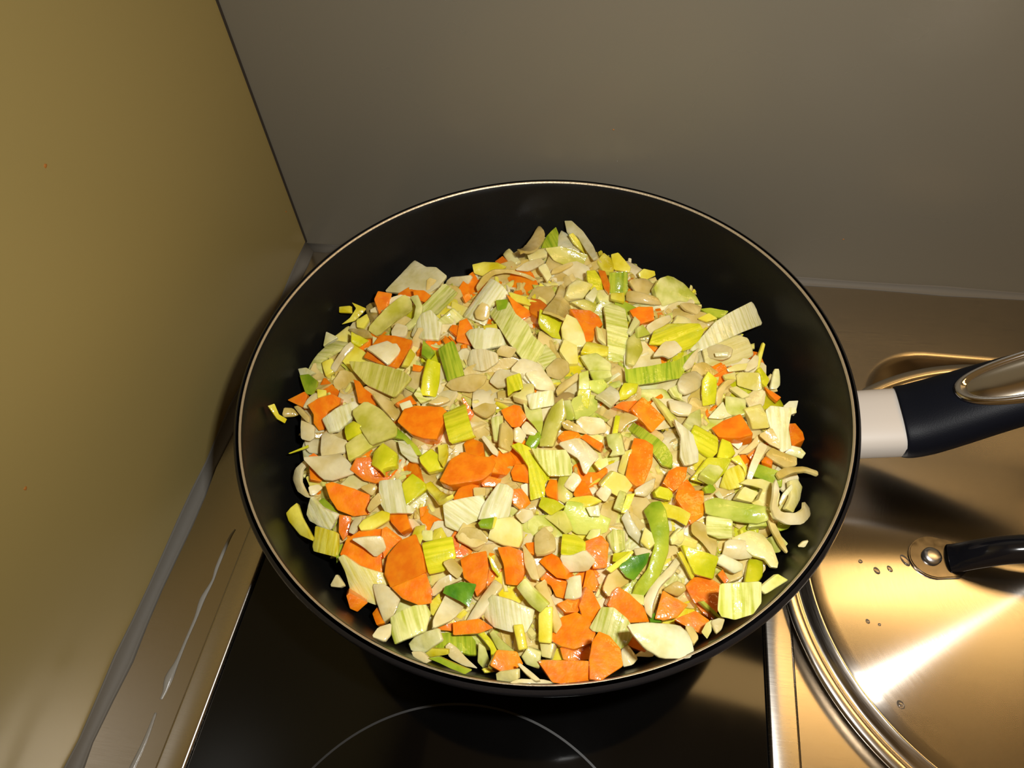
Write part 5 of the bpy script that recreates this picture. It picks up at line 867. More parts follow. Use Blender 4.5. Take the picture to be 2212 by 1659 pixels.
('carrot','O',0,85,[2847,-1249,552],[0.196,0.073,-0.121,0.97],0.0,[18,-64,81,28,-45,50,-70,-15],'half-buried orange carrot chunk at lower left of the cream leek fan'),
('carrot','O',0,85,[1311,-2068,579],[0.272,-0.232,0.267,-0.895],0.0,[29,37,-121,17,-33,-43,126,-5],'half-buried orange carrot strip at lower right of the hollow-ended cube'),
('onion','M',0,16,[1341,-794,545],[0.142,0.327,0.449,-0.819],35.4,[-11,69,-151,-8,42,-71,140,15],'half-buried whitish onion flake at upper right of the leaning pale leek strip'),
('onion','N',0,16,[1683,-1465,636],[0.154,-0.022,0.304,-0.94],-26.3,[47,68,-90,63,-190,-15,-107,-58,122,-55,196,0],'half-buried tan translucent onion strip at upper left of the ribbed centre cube'),
('leek','P',0,21,[2085,-2300,590],[0.135,0.072,-0.248,0.957],-24.4,[-96,-37,7,-75,118,-19,98,37,-21,73,-111,24],'half-buried pale green leek piece at upper left of the front yellow-green square'),
('onion','N',0,16,[1253,-1310,588],[0.771,0.107,0.244,-0.578],17.9,[37,85,-135,9,20,-89,105,-4],'half-buried tan translucent onion flake just right of the onion-topped upper carrot slab'),
('onion','M',0,16,[1562,-1916,618],[0.096,0.038,0.069,-0.992],20.8,[-65,-80,81,-88,106,35,2,100,-119,36],'half-buried whitish onion flake just below the yellow-lime rectangle'),
('onion','N',0,16,[2754,-1557,579],[0.158,0.11,-0.179,0.965],32.8,[-89,-47,68,-65,71,54,-46,69],'half-buried tan translucent onion flake just above the bright lime block'),
('onion','N',0,16,[1513,-1631,625],[0.722,0.108,0.104,-0.675],36.2,[58,60,-36,75,-103,1,-45,-68,35,-74,100,0],'half-buried tan translucent onion flake just above the yellow-lime rectangle'),
('onion','M',0,16,[2677,-2408,520],[0.566,0.304,0.005,-0.766],55.1,[-43,49,-53,-42,56,-42,45,38],'half-buried whitish onion flake just right of the long onion curve'),
('onion','N',0,16,[1848,-2444,567],[0.287,0.079,0.094,-0.95],-37.5,[6,85,-97,22,-55,-60,41,-78,97,7],'half-buried tan translucent onion flake at upper left of the glinting carrot rectangle'),
('carrot','O',0,85,[1336,-1282,598],[0.414,-0.151,0.061,-0.896],0.0,[27,62,-167,-14,23,-50,135,-8],'half-buried orange carrot strip at upper left of the glossy green block'),
('onion','M',0,16,[2572,-1619,605],[0.212,-0.11,0.156,-0.958],-31.5,[81,73,-79,72,-121,-12,-69,-73,30,-85,123,-11],'half-buried whitish onion flake just right of the right centre carrot rectangle'),
('leek','W',0,21,[2482,-1454,615],[0.421,-0.142,0.143,-0.884],51.7,[5,58,-118,20,-15,-73,123,10],'half-buried white leek square at lower left of the curved green strip'),
('onion','N',0,16,[2768,-2017,557],[0.095,-0.014,0.084,-0.992],62.1,[-26,54,-172,-5,34,-63,161,22],'half-buried tan translucent onion strip at upper right of the straight-edged carrot rectangle'),
('onion','N',0,16,[2063,-2791,493],[0.009,-0.135,0.148,-0.98],31.0,[-77,-48,76,-57,73,61,-89,40],'half-buried tan translucent onion flake at lower right of the vivid yellow tab'),
('onion','M',0,16,[2585,-1461,603],[0.208,0.121,0.082,-0.967],20.6,[28,62,-71,50,-83,-49,55,-61,94,18],'half-buried whitish onion flake just below the curved green strip'),
('onion','N',0,16,[799,-1384,506],[0.87,-0.19,0.134,-0.435],-13.7,[-31,104,-130,1,-37,-74,157,-40],'half-buried tan translucent onion flake just right of the left edge ribbed sheet'),
('onion','N',0,16,[1347,-924,565],[0.849,0.153,-0.078,-0.5],28.2,[-76,70,-152,-40,75,-81,132,59],'half-buried tan translucent onion flake just right of the leaning pale leek strip'),
('leek','P',0,42,[2310,-1908,621],[0.085,0.074,-0.099,0.989],55.2,[-54,-57,47,-52,80,1,27,64,-21,61,-76,10],'half-buried pale green leek square just right of the white pointed onion sheet'),
('carrot','O',0,85,[940,-1310,534],[0.452,0.054,0.13,-0.881],0.0,[25,106,-100,40,-85,-59,8,-103,78,-64,91,45],'half-buried orange carrot chunk just left of the upper onion wedge on carrot'),
('onion','N',0,16,[1989,-2764,501],[0.048,0.035,0.163,-0.985],24.6,[38,69,-80,40,-99,-2,-37,-68,61,-55,99,14],'half-buried tan translucent onion flake just left of the vivid yellow tab'),
('onion','N',0,16,[2100,-544,534],[0.282,0.284,0.268,-0.876],-51.0,[-87,58,-81,-59,106,-42,82,46],'half-buried tan translucent onion piece at upper left of the thin carrot sliver'),
('onion','N',0,16,[2267,-1642,634],[0.844,0.006,0.083,-0.529],21.7,[35,78,-67,69,-107,-15,-69,-60,65,-69,111,-19],'half-buried tan translucent onion flake at lower right of the lime stick end'),
('onion','N',0,16,[2458,-1768,615],[0.027,0.064,-0.045,-0.997],38.1,[29,91,-94,57,-126,5,-41,-95,55,-90,128,32],'half-buried tan translucent onion piece just left of the glittering ribbed strip'),
('onion','N',0,16,[2881,-2361,494],[0.101,0.164,-0.022,-0.981],23.5,[45,54,-68,36,-75,-20,19,-66,79,1],'half-buried tan translucent onion flake at lower left of the small white tube'),
('leek','W',1,21,[2500,-2301,560],[0.923,0.076,-0.092,0.365],20.6,[95,-5,53,70,-69,83,-93,-3,-13,-87,41,-90],'half-buried white leek square at lower left of the pale yellow diamond'),
('onion','N',0,16,[758,-1495,500],[0.359,-0.049,-0.056,-0.93],-30.5,[-93,79,-110,-79,67,-112,110,100],'half-buried tan translucent onion flake just below the left edge ribbed sheet'),
('onion','M',0,16,[2087,-1578,643],[0.237,0.051,0.138,-0.96],26.2,[-49,84,-116,-26,-1,-82,145,10],'half-buried whitish onion piece just left of the lime stick end'),
('leek','W',0,21,[1147,-2164,544],[0.102,-0.045,0.15,-0.982],-29.5,[59,60,-83,51,-113,-15,-39,-62,62,-56,116,-7],'half-buried white leek piece at upper right of the big left carrot wedge'),
('onion','M',0,16,[2445,-1293,612],[0.039,0.055,-0.055,0.996],-26.7,[-43,94,-119,-25,18,-118,100,-22,74,87],'half-buried whitish onion flake just left of the curved green strip'),
('onion','N',0,16,[900,-1031,502],[0.848,-0.157,-0.153,-0.482],55.9,[90,58,-196,38,-161,-37,195,-52],'half-buried tan translucent onion flake at lower left of the upper left edge carrot'),
('leek','K',0,42,[956,-2185,506],[0.256,0.011,-0.207,0.944],20.2,[8,-86,132,12,15,76,-140,9],'half-buried butter-yellow leek square just below the left onion diamond'),
('onion','N',0,16,[1687,-1756,635],[0.132,0.102,0.028,0.986],53.2,[-56,-53,47,-69,75,46,-68,61],'half-buried tan translucent onion flake just right of the yellow-lime rectangle'),
('onion','N',0,16,[2985,-1659,535],[0.851,0.164,0.125,-0.483],20.9,[44,88,-38,90,-118,-16,-77,-69,73,-74,115,-32],'half-buried tan translucent onion flake at lower right of the triangular carrot slice'),
('onion','N',0,16,[1484,-1336,617],[0.299,-0.06,0.181,-0.935],48.8,[-55,59,-69,-61,71,-48,57,57],'half-buried tan translucent onion flake at upper right of the glossy green block'),
('onion','N',0,16,[1681,-1823,631],[0.206,-0.01,-0.081,0.975],43.3,[17,-47,96,-3,-27,60,-80,-24],'half-buried tan translucent onion flake just left of the rough centre carrot'),
('onion','N',0,16,[2009,-2218,603],[0.247,-0.029,0.267,-0.931],53.5,[-23,68,-69,-21,2,-60,82,1],'half-buried tan translucent onion flake at upper right of the rounded honey onion chunk'),
('onion','N',0,16,[1620,-740,563],[0.584,0.121,0.182,-0.782],22.3,[87,73,-49,105,-141,3,-84,-76,38,-107,142,-8],'half-buried tan translucent onion flake at lower right of the arched onion strand'),
('leek','W',1,21,[1455,-2236,576],[0.942,0.243,0.087,0.212],24.9,[38,-68,103,33,16,88,-88,20,-70,-78],'half-buried white leek square just below the yellow block by white rectangle'),
('carrot','O',0,85,[1701,-2415,567],[0.158,-0.116,0.119,-0.973],0.0,[-27,77,-105,-11,17,-87,106,24],'half-buried orange carrot chunk just right of the bright yellow ribbed square'),
('onion','M',0,16,[2581,-2074,579],[0.148,0.034,0.073,-0.986],35.7,[53,55,-49,56,-85,-17,-45,-61,65,-44,85,-6],'half-buried whitish onion flake at lower left of the small faceted carrot block'),
('onion','N',0,16,[1887,-2085,618],[0.191,0.069,0.25,-0.947],-47.9,[-80,21,-60,-45,3,-77,82,-23,72,33,-17,78],'half-buried tan translucent onion flake at lower left of the long bending lime strip'),
('leek','K',0,42,[1619,-2564,534],[0.234,0.021,0.195,-0.952],-60.3,[15,56,-79,13,-8,-60,76,-8],'half-buried butter-yellow leek square just below the bright yellow ribbed square'),
('leek','L',0,42,[2977,-2142,505],[0.121,-0.076,-0.114,0.983],-22.9,[-51,-53,52,-50,56,51,-55,49],'half-buried lime leek square at upper left of the bending cream leaf'),
('leek','W',1,21,[1618,-2780,486],[0.9,0.22,-0.122,0.356],-22.6,[-61,-37,43,-72,81,-45,64,37,-36,77,-89,16],'half-buried white leek square at upper right of the front left white tube'),
('leek','Y',0,21,[2746,-1884,571],[0.649,0.078,0.309,-0.691],-52.3,[38,62,-111,23,-102,-35,50,-54,120,-7],'half-buried yellow leek piece just left of the pale cut square'),
('onion','N',0,16,[2448,-2131,588],[0.095,-0.165,-0.143,0.971],31.3,[-32,-74,69,-68,121,32,2,76,-135,17],'half-buried tan translucent onion flake at upper left of the pale yellow diamond'),
('onion','N',0,16,[2705,-2495,501],[0.179,0.016,-0.027,0.983],-44.9,[-61,-44,15,-59,80,-20,69,37,-5,59,-80,23],'half-buried tan translucent onion flake at upper right of the pentagonal carrot chunk'),
('onion','M',0,16,[2328,-581,529],[0.014,-0.019,0.055,-0.998],19.0,[15,-151,141,4,21,142,-158,5],'half-buried whitish onion flake at upper right of the upright green rectangle'),
('onion','N',0,16,[1244,-1934,581],[0.863,0.165,0.088,-0.469],30.2,[72,36,-22,51,-118,10,-43,-48,42,-49,109,1],'half-buried tan translucent onion piece just left of the slanting green strip'),
('leek','W',0,21,[2647,-1811,590],[0.045,0.082,0.309,-0.946],56.5,[-24,68,-81,-3,-26,-64,43,-53,84,28],'half-buried white leek square at lower left of the curved pale wet strip'),
('onion','N',0,16,[2625,-2330,540],[0.066,-0.032,0.26,-0.963],-37.0,[-10,83,-89,41,-102,-41,14,-86,102,-20,98,43],'half-buried tan translucent onion flake at lower right of the long smooth green strip'),
('onion','N',0,16,[955,-1855,536],[0.482,0.003,0.094,-0.871],-46.4,[-64,71,-115,-33,40,-85,120,45],'half-buried tan translucent onion piece just below the left striped white piece'),
('leek','K',0,42,[3118,-2032,484],[0.158,-0.172,0.247,-0.941],48.2,[-65,-31,4,-58,84,-14,66,28,-8,55,-77,27],'half-buried butter-yellow leek square just left of the hook-shaped onion strip'),
('leek','P',0,21,[1937,-2284,594],[0.918,0.204,-0.022,-0.341],37.1,[-35,65,-141,-25,16,-54,153,1],'half-buried pale green leek piece at upper right of the rounded honey onion chunk'),
('onion','N',0,16,[1865,-893,597],[0.307,0.022,0.134,-0.942],18.3,[61,76,-75,78,-92,-45,-11,-100,111,-18],'half-buried tan translucent onion flake at upper right of the long ribbed band'),
('onion','N',0,16,[1950,-1181,629],[0.578,0.086,0.083,-0.807],30.6,[-45,107,-121,-5,-59,-115,108,-56,101,74],'half-buried tan translucent onion flake just right of the long ribbed band'),
('leek','P',1,21,[2464,-2495,532],[0.869,0.125,-0.042,0.478],52.4,[32,-66,51,46,-31,70,-50,-48],'half-buried pale green leek square just above the glistening front carrot'),
('onion','N',0,16,[2048,-2673,521],[0.66,0.216,0.308,-0.65],16.8,[15,67,-32,62,-83,-24,-29,-61,64,-39,86,-2],'half-buried tan translucent onion flake just below the wet slanting pale strip'),
('onion','N',0,16,[2780,-987,539],[0.661,-0.043,0.059,-0.747],33.1,[-29,66,-109,5,-16,-69,127,2],'half-buried tan translucent onion flake just right of the big lime bowl'),
('onion','N',0,16,[1087,-1666,568],[0.237,0.031,-0.1,0.966],-31.3,[-77,-59,55,-70,102,-13,63,65,-49,68,-96,22],'half-buried tan translucent onion flake just below the wide glossy leek sheet'),
('leek','K',0,42,[1210,-1444,587],[0.808,0.042,0.069,-0.584],25.1,[104,81,-111,75,-153,31,-67,-98,38,-99,152,17],'half-buried butter-yellow leek square at lower right of the onion-topped upper carrot slab'),
('onion','N',0,16,[2088,-2492,557],[0.02,-0.009,0.075,-0.997],25.1,[-64,-55,25,-73,93,-10,68,48,-22,70,-87,27],'half-buried tan translucent onion flake at upper right of the wet slanting pale strip'),
('onion','M',0,16,[2061,-879,594],[0.063,0.13,-0.016,0.989],14.1,[-53,-87,135,-23,3,96,-112,11],'half-buried whitish onion piece at upper left of the upper middle carrot half'),
('carrot','O',0,85,[2880,-1345,551],[0.641,0.072,0.23,-0.729],0.0,[32,71,-112,22,-8,-79,101,-12],'half-buried orange carrot chunk just left of the butter-yellow cube'),
('onion','N',0,16,[1813,-1638,643],[0.033,-0.006,0.302,-0.953],63.0,[-72,38,-96,-33,81,-51,67,54],'half-buried tan translucent onion piece just below the ribbed centre cube'),
('carrot','O',0,85,[1992,-2931,697],[0.121,-0.141,0.078,-0.979],0.0,[-47,-36,35,-47,69,11,3,52,-70,14],'half-buried orange carrot chunk at upper right of the straight front yellow stick'),
('onion','N',0,16,[2965,-2327,482],[0.269,0.127,0.096,-0.95],17.8,[53,69,-72,54,-122,-6,-66,-70,95,-45,124,2],'half-buried tan translucent onion piece just right of the small white tube'),
('leek','P',0,42,[2299,-840,577],[0.064,-0.194,0.121,-0.971],26.3,[-66,-107,157,-31,73,103,-164,31],'half-buried pale green leek piece just below the upright green rectangle'),
('onion','N',0,16,[1252,-1759,592],[0.869,0.107,0.091,-0.475],29.2,[87,65,-134,46,-57,-80,120,-33],'half-buried tan translucent onion piece just left of the big faceted carrot block'),
('onion','M',0,16,[2195,-2589,534],[0.298,-0.105,0.093,-0.944],38.8,[48,57,-87,34,-110,-7,-22,-62,75,-37,102,8],'half-buried whitish onion piece at lower left of the small white front square'),
('carrot','O',0,85,[1569,-2313,575],[0.022,-0.038,0.046,-0.998],0.0,[-67,-55,68,-58,93,1,27,74,-97,26],'half-buried orange carrot chunk just above the bright yellow ribbed square'),
('leek','Y',0,42,[1848,-1052,616],[0.676,0.105,0.23,-0.693],30.5,[25,93,-80,83,-104,-59,29,-101,127,8],'half-buried yellow leek square at upper right of the long ribbed band'),
('onion','N',0,16,[2241,-1206,622],[0.799,0.22,0.126,-0.545],-19.6,[38,91,-89,27,-91,-38,38,-81,89,-16],'half-buried tan translucent onion flake at lower right of the upper middle carrot half'),
('onion','M',0,16,[2456,-1107,596],[0.095,-0.11,0.148,-0.978],13.3,[41,83,-95,47,-131,-26,-41,-77,57,-64,138,4],'half-buried whitish onion piece just below the squarish back right carrot'),
('onion','M',0,16,[1431,-1624,617],[0.169,-0.18,0.077,0.966],11.4,[116,-102,112,40,-113,96,-104,-42],'half-buried whitish onion flake at lower right of the plain lime block'),
('onion','N',0,16,[1133,-1177,561],[0.248,-0.027,-0.184,0.951],18.6,[-68,-78,75,-72,121,5,17,97,-117,32],'half-buried tan translucent onion flake at lower right of the olive onion petal'),
('onion','M',0,16,[3162,-1848,487],[0.847,-0.08,0.255,-0.459],42.4,[-19,60,-77,14,-23,-64,98,2],'half-buried whitish onion bit at lower left of the right reaching strand'),
('onion','N',0,16,[1787,-1890,632],[0.114,0.082,0.196,-0.97],51.8,[47,61,-32,72,-98,4,-57,-59,55,-66,97,-7],'half-buried tan translucent onion flake at lower left of the rough centre carrot'),
('onion','N',0,16,[2289,-1798,628],[0.656,0.139,0.167,-0.723],21.5,[-53,44,-78,-21,33,-55,83,30],'half-buried tan translucent onion piece at upper right of the white pointed onion sheet'),
('leek','Y',0,42,[2190,-2791,488],[0.101,-0.113,-0.055,0.987],-46.0,[-86,-3,-16,-70,43,-62,84,20,43,63,-70,43],'half-buried yellow leek square at lower left of the broad front carrot slice'),
('carrot','O',0,85,[2992,-1813,528],[0.506,-0.104,0.279,-0.81],0.0,[-57,53,-67,4,-19,-62,75,-21,54,35],'half-buried orange carrot chunk at upper right of the yellow cone heart'),
('onion','N',0,16,[1728,-494,520],[0.201,-0.069,0.056,-0.975],24.0,[-21,83,-212,-2,25,-100,199,32],'half-buried tan translucent onion strip just right of the back edge carrot corner'),
('onion','N',0,16,[1792,-637,552],[0.159,0.069,-0.206,0.963],16.5,[-103,-54,38,-86,145,-6,54,79,-76,68,-130,12],'half-buried tan translucent onion piece just right of the back edge carrot corner'),
('leek','P',0,21,[2831,-1621,566],[0.262,0.004,0.097,-0.96],48.5,[20,66,-105,45,-133,-47,10,-63,174,-2],'half-buried pale green leek piece just left of the triangular carrot slice'),
('onion','N',0,16,[2033,-1904,633],[0.315,0.018,0.103,-0.943],-45.3,[60,66,-109,45,-162,-5,-97,-56,74,-57,169,-3],'half-buried tan translucent onion strip just above the ribbed centre rectangle'),
('carrot','O',0,85,[2531,-1237,599],[0.008,-0.175,0.234,-0.956],0.0,[-99,-34,80,-54,87,54,-98,33],'half-buried orange carrot piece at lower left of the ragged onion scrap'),
('leek','P',0,42,[1503,-2697,496],[0.068,-0.047,0.031,-0.996],30.5,[-21,82,-107,8,-35,-79,77,-55,98,30],'half-buried pale green leek square just above the front left ribbed square'),
('onion','N',0,16,[2571,-2541,511],[0.142,-0.015,0.141,-0.98],42.5,[24,67,-111,24,-95,-41,38,-62,125,1],'half-buried tan translucent onion piece just left of the pentagonal carrot chunk'),
('onion','N',0,16,[1350,-2355,546],[0.036,-0.094,0.303,-0.948],39.5,[-81,18,-48,-59,16,-73,79,-18,73,34,-20,77],'half-buried tan translucent onion flake just right of the yellow-rimmed oval'),
('leek','W',1,21,[1530,-1113,605],[0.975,0.211,-0.064,-0.026],20.1,[73,-67,81,105,-56,84,-94,-109],'half-buried white leek square at upper left of the short white sheet'),
('onion','M',0,16,[1783,-2677,519],[0.254,0.1,0.189,-0.943],58.9,[-3,51,-88,9,-30,-50,105,-8],'half-buried whitish onion piece at lower right of the dark green fold'),
('carrot','O',0,85,[804,-1633,511],[0.281,-0.006,-0.158,0.947],0.0,[-106,-49,103,-63,69,72,-81,51],'half-buried orange carrot chunk at upper left of the left striped white piece'),
('leek','Y',0,21,[2707,-2562,487],[0.27,-0.077,0.159,-0.947],-76.0,[-5,48,-88,29,-110,-32,30,-43,139,5],'half-buried yellow leek piece just right of the pentagonal carrot chunk'),
('onion','M',0,16,[1362,-1187,594],[0.862,0.126,0.153,-0.466],-46.0,[87,50,-68,87,-87,-71,85,-63],'half-buried whitish onion flake just above the glossy green block'),
('leek','Y',0,21,[2143,-1365,637],[0.18,0.166,0.351,-0.904],39.4,[24,65,-112,6,-24,-58,110,-20],'half-buried yellow leek piece just above the lime stick end'),
('onion','N',0,16,[2870,-2212,517],[0.211,0.043,0.08,0.973],47.6,[-47,32,-50,-54,28,-61,57,-15,20,80],'half-buried tan translucent onion flake just below the level-ribbed pale square'),
('leek','L',0,42,[3128,-1417,501],[0.3,0.088,0.08,0.946],18.4,[-73,-34,-2,-98,87,-62,61,57,-4,100,-89,36],'half-buried lime leek square just below the pointed right carrot end'),
('onion','M',0,16,[829,-1928,504],[0.187,-0.043,0.026,-0.981],33.9,[-27,67,-87,-32,67,-60,55,42],'half-buried whitish onion flake just right of the thin green needle'),
('leek','K',0,21,[767,-1186,487],[0.367,-0.077,0.153,-0.914],60.1,[31,62,-98,13,-35,-58,96,-20],'half-buried butter-yellow leek piece just below the hanging yellow curl'),
('leek','P',1,21,[2781,-2250,528],[0.79,0.166,-0.042,0.589],19.4,[-57,-66,13,-100,99,-51,65,63,-23,104,-102,29],'half-buried pale green leek square just above the bright yellow-lime leaf'),
('onion','N',0,16,[1055,-2380,498],[0.942,0.114,-0.108,-0.297],56.9,[89,30,-41,57,-89,-4,-38,-61,73,-28],'half-buried tan translucent onion flake at upper right of the lower left yellow block'),
('carrot','O',0,85,[1097,-880,521],[0.282,-0.066,0.181,-0.94],0.0,[11,75,-49,65,-120,-11,-37,-77,79,-52,110,34],'half-buried orange carrot chunk just below the crumpled translucent leek skin'),
('leek','P',1,21,[1962,-1416,642],[0.956,0.135,0.058,0.254],9.1,[15,-93,80,25,51,142,2,118,-85,-60,-65,-125],'half-buried pale green leek piece just above the shiny white centre square'),
('onion','M',0,16,[2142,-2369,577],[0.009,0.118,-0.086,0.989],65.2,[-15,-58,58,-27,47,45,-17,50,-71,0],'half-buried whitish onion flake just left of the front yellow-green square'),
('leek','Y',0,21,[2082,-1458,642],[0.182,0.027,0.075,-0.98],16.9,[-16,76,-110,8,-53,-70,67,-54,113,24],'half-buried yellow leek piece at upper left of the lime stick end'),
('onion','M',0,16,[2664,-1492,592],[0.48,0.056,0.188,-0.855],45.2,[-13,67,-95,-14,15,-63,95,7],'half-buried whitish onion flake at lower right of the curved green strip'),
('onion','N',0,16,[1072,-2006,548],[0.071,-0.127,0.021,-0.989],45.4,[-34,72,-71,-40,33,-60,79,16],'half-buried tan translucent onion flake just left of the hollow-ended cube'),
('onion','N',0,16,[2499,-2218,572],[0.161,0.194,-0.026,0.967],99.4,[-71,-30,84,-30,76,20,-12,43,-96,0],'half-buried tan translucent onion strip at upper left of the pale yellow diamond'),
('onion','M',0,16,[2947,-1951,529],[0.289,-0.168,0.141,-0.932],24.3,[-78,55,-76,-48,46,-63,97,43],'half-buried whitish onion flake at lower right of the yellow cone heart'),
('onion','N',0,16,[1176,-2387,517],[0.231,0.038,-0.165,0.958],47.6,[-85,-6,-34,-70,56,-54,86,11,31,71,-60,48],'half-buried tan translucent onion flake at lower left of the yellow-rimmed oval'),
('onion','N',0,16,[3054,-1937,507],[0.08,-0.037,-0.168,0.982],-36.0,[-84,34,-72,-65,7,-92,79,-40,90,38,-5,96],'half-buried tan translucent onion flake at upper left of the butter leek ring'),
('onion','N',0,16,[3100,-1744,507],[0.668,0.089,0.096,-0.732],-25.3,[43,49,-96,27,-33,-55,91,-21],'half-buried tan translucent onion piece just above the light green right piece'),
('leek','W',0,21,[2650,-2188,557],[0.579,0.118,0.081,-0.803],19.1,[60,51,-111,36,-57,-60,116,-23],'half-buried white leek piece at lower left of the straight-edged carrot rectangle'),
('onion','M',0,16,[1445,-2393,551],[0.047,-0.095,-0.202,0.974],-32.2,[-48,65,-108,-10,1,-87,102,-20,54,73],'half-buried whitish onion flake just above the upper split carrot slice'),
('onion','N',0,16,[2368,-2410,556],[0.13,0.034,-0.151,0.979],41.8,[-77,9,-46,-67,82,-23,83,32,-47,59],'half-buried tan translucent onion flake just left of the slanting yellow stick'),
('carrot','O',0,85,[1875,-1959,629],[0.738,0.127,0.018,-0.662],0.0,[51,72,-55,65,-160,-2,-48,-76,66,-61,151,9],'half-buried orange carrot piece at upper left of the long bending lime strip'),
('leek','P',1,21,[1857,-2796,492],[0.971,0.183,0.092,-0.122],28.9,[1,50,-142,5,-8,-55,145,7],'half-buried pale green leek strip at lower right of the low front carrot bar'),
('onion','N',0,16,[2308,-2137,600],[0.07,-0.101,0.037,-0.992],39.8,[-98,-48,18,-94,107,-7,73,76,-87,61],'half-buried tan translucent onion flake at upper right of the lower centre lime bowl'),
('onion','M',0,16,[1976,-1715,643],[0.31,0.168,0.262,-0.898],-54.3,[-89,38,-80,-28,53,-74,81,60],'half-buried whitish onion flake just below the shiny white centre square'),
('onion','N',0,16,[3053,-2132,489],[0.28,-0.001,0.21,-0.937],50.5,[5,43,-119,3,-26,-41,128,-7],'half-buried tan translucent onion strip just above the bending cream leaf'),
('onion','M',0,16,[2163,-1932,627],[0.144,-0.048,-0.166,0.974],32.0,[-75,-40,50,-62,78,17,18,63,-58,47],'half-buried whitish onion flake at lower left of the white pointed onion sheet'),
('onion','N',0,16,[2395,-1563,625],[0.838,0.173,0.061,-0.513],-15.6,[93,30,-48,90,-89,-16,-53,-74,75,-57],'half-buried tan translucent onion flake at upper left of the right centre carrot rectangle'),
('onion','M',0,16,[965,-1660,545],[0.223,-0.022,-0.01,-0.975],18.9,[-70,98,-107,-2,-38,-118,68,-97,103,16,67,94],'half-buried whitish onion flake at upper right of the left striped white piece'),
('onion','N',0,16,[1780,-2132,611],[0.212,0.254,-0.139,0.933],45.2,[-73,-20,-12,-60,75,-30,66,29,11,59,-77,26],'half-buried tan translucent onion flake at upper left of the ragged white bundle'),
('carrot','O',0,85,[2248,-2481,552],[0.188,0.109,0.098,-0.971],0.0,[4,53,-81,24,-53,-44,36,-50,91,11],'half-buried orange carrot chunk at upper right of the small white front square'),
('onion','N',0,16,[1715,-2579,537],[0.92,0.118,-0.103,-0.36],27.8,[66,30,-32,49,-66,-8,-25,-53,49,-29],'half-buried tan translucent onion flake just above the dark green fold'),
('onion','N',0,16,[2767,-1470,576],[0.67,0.109,0.226,-0.699],-24.5,[-6,81,-122,-3,40,-92,97,33],'half-buried tan translucent onion flake at upper left of the triangular carrot slice'),
('carrot','O',0,85,[1460,-850,567],[0.072,0.014,0.185,-0.98],0.0,[-75,101,-109,-55,46,-101,134,37],'half-buried orange carrot chunk at upper left of the silvery white sheet'),
('onion','M',0,16,[912,-1172,518],[0.085,-0.002,-0.103,0.991],20.6,[-37,-78,130,-46,141,25,-64,88,-142,-16],'half-buried whitish onion piece at lower right of the hanging yellow curl'),
('onion','M',0,16,[2364,-2597,521],[0.465,-0.074,0.131,-0.873],39.8,[-5,39,-71,25,-61,-29,13,-39,97,4],'half-buried whitish onion piece just above the ribbed leek arch'),
('carrot','O',0,85,[1364,-2086,583],[0.84,0.214,-0.159,-0.472],0.0,[101,57,-46,65,-96,-28,-40,-82,57,-45],'half-buried orange carrot chunk just above the yellow block by white rectangle'),
('onion','M',0,16,[1437,-1536,618],[0.791,-0.181,0.217,-0.542],28.3,[42,59,-39,78,-109,18,-66,-52,81,-68,99,-2],'half-buried whitish onion flake just right of the plain lime block'),
('leek','W',0,21,[2018,-2148,611],[0.901,0.173,0.145,-0.371],28.7,[24,71,-65,56,-98,-44,47,-68,102,9],'half-buried white leek square just below the long bending lime strip'),
('leek','W',1,21,[2042,-2432,569],[0.932,0.139,0.006,0.335],19.6,[-53,-21,36,-67,110,-76,60,21,-21,65,-120,63],'half-buried white leek piece just right of the glinting carrot rectangle'),
('leek','W',1,21,[1428,-1697,616],[0.81,0.044,0.03,0.584],16.3,[67,-30,44,78,-56,69,-55,-44,-2,-95],'half-buried white leek square at upper right of the big faceted carrot block'),
('onion','N',0,16,[2837,-2114,535],[0.003,0.051,-0.196,0.979],57.8,[-62,-43,39,-53,98,7,47,49,-57,43,-93,6],'half-buried tan translucent onion piece just above the level-ribbed pale square'),
('onion','M',0,16,[1956,-2370,581],[0.043,-0.036,-0.076,0.996],15.5,[2,-84,97,-14,47,64,-36,66,-101,-3],'half-buried whitish onion flake at lower right of the rounded honey onion chunk'),
('onion','N',0,16,[2707,-915,542],[0.018,-0.014,-0.247,0.969],23.1,[-100,-51,96,-69,123,24,10,81,-137,18],'half-buried tan translucent onion piece at upper right of the big lime bowl'),
('onion','N',0,16,[1731,-1264,630],[0.08,0.105,0.15,-0.98],28.6,[64,80,-97,64,-140,-11,-23,-87,59,-81,143,-2],'half-buried tan translucent onion piece at lower left of the long ribbed band'),
('onion','N',0,16,[2972,-1533,538],[0.773,-0.003,-0.113,-0.624],61.3,[32,65,-84,39,-61,-50,93,-48],'half-buried tan translucent onion flake at upper right of the triangular carrot slice'),
('onion','N',0,16,[1350,-2567,508],[0.855,0.204,0.317,-0.357],73.2,[-34,45,-109,3,-19,-50,136,6],'half-buried tan translucent onion strip just right of the long lower left wedge'),
('leek','W',1,21,[831,-1888,507],[0.925,0.105,0.031,-0.364],18.8,[91,-13,3,135,-103,64,-23,-105,37,-141],'half-buried white leek piece at upper right of the thin green needle'),
('onion','N',0,16,[1240,-2277,544],[0.063,-0.013,0.014,-0.998],22.6,[-52,64,-85,7,-50,-67,65,-57,85,-9,51,62],'half-buried tan translucent onion flake just above the yellow-rimmed oval'),
('leek','W',1,21,[2482,-848,562],[0.956,0.135,-0.05,0.257],21.3,[-40,-101,142,-14,62,107,-103,44,-122,-59],'half-buried white leek square at upper right of the squarish back right carrot'),
('onion','M',0,16,[2347,-1974,613],[0.36,0.004,0.133,-0.923],23.0,[-26,50,-81,-22,32,-46,79,16],'half-buried whitish onion flake just left of the tall upright carrot block'),
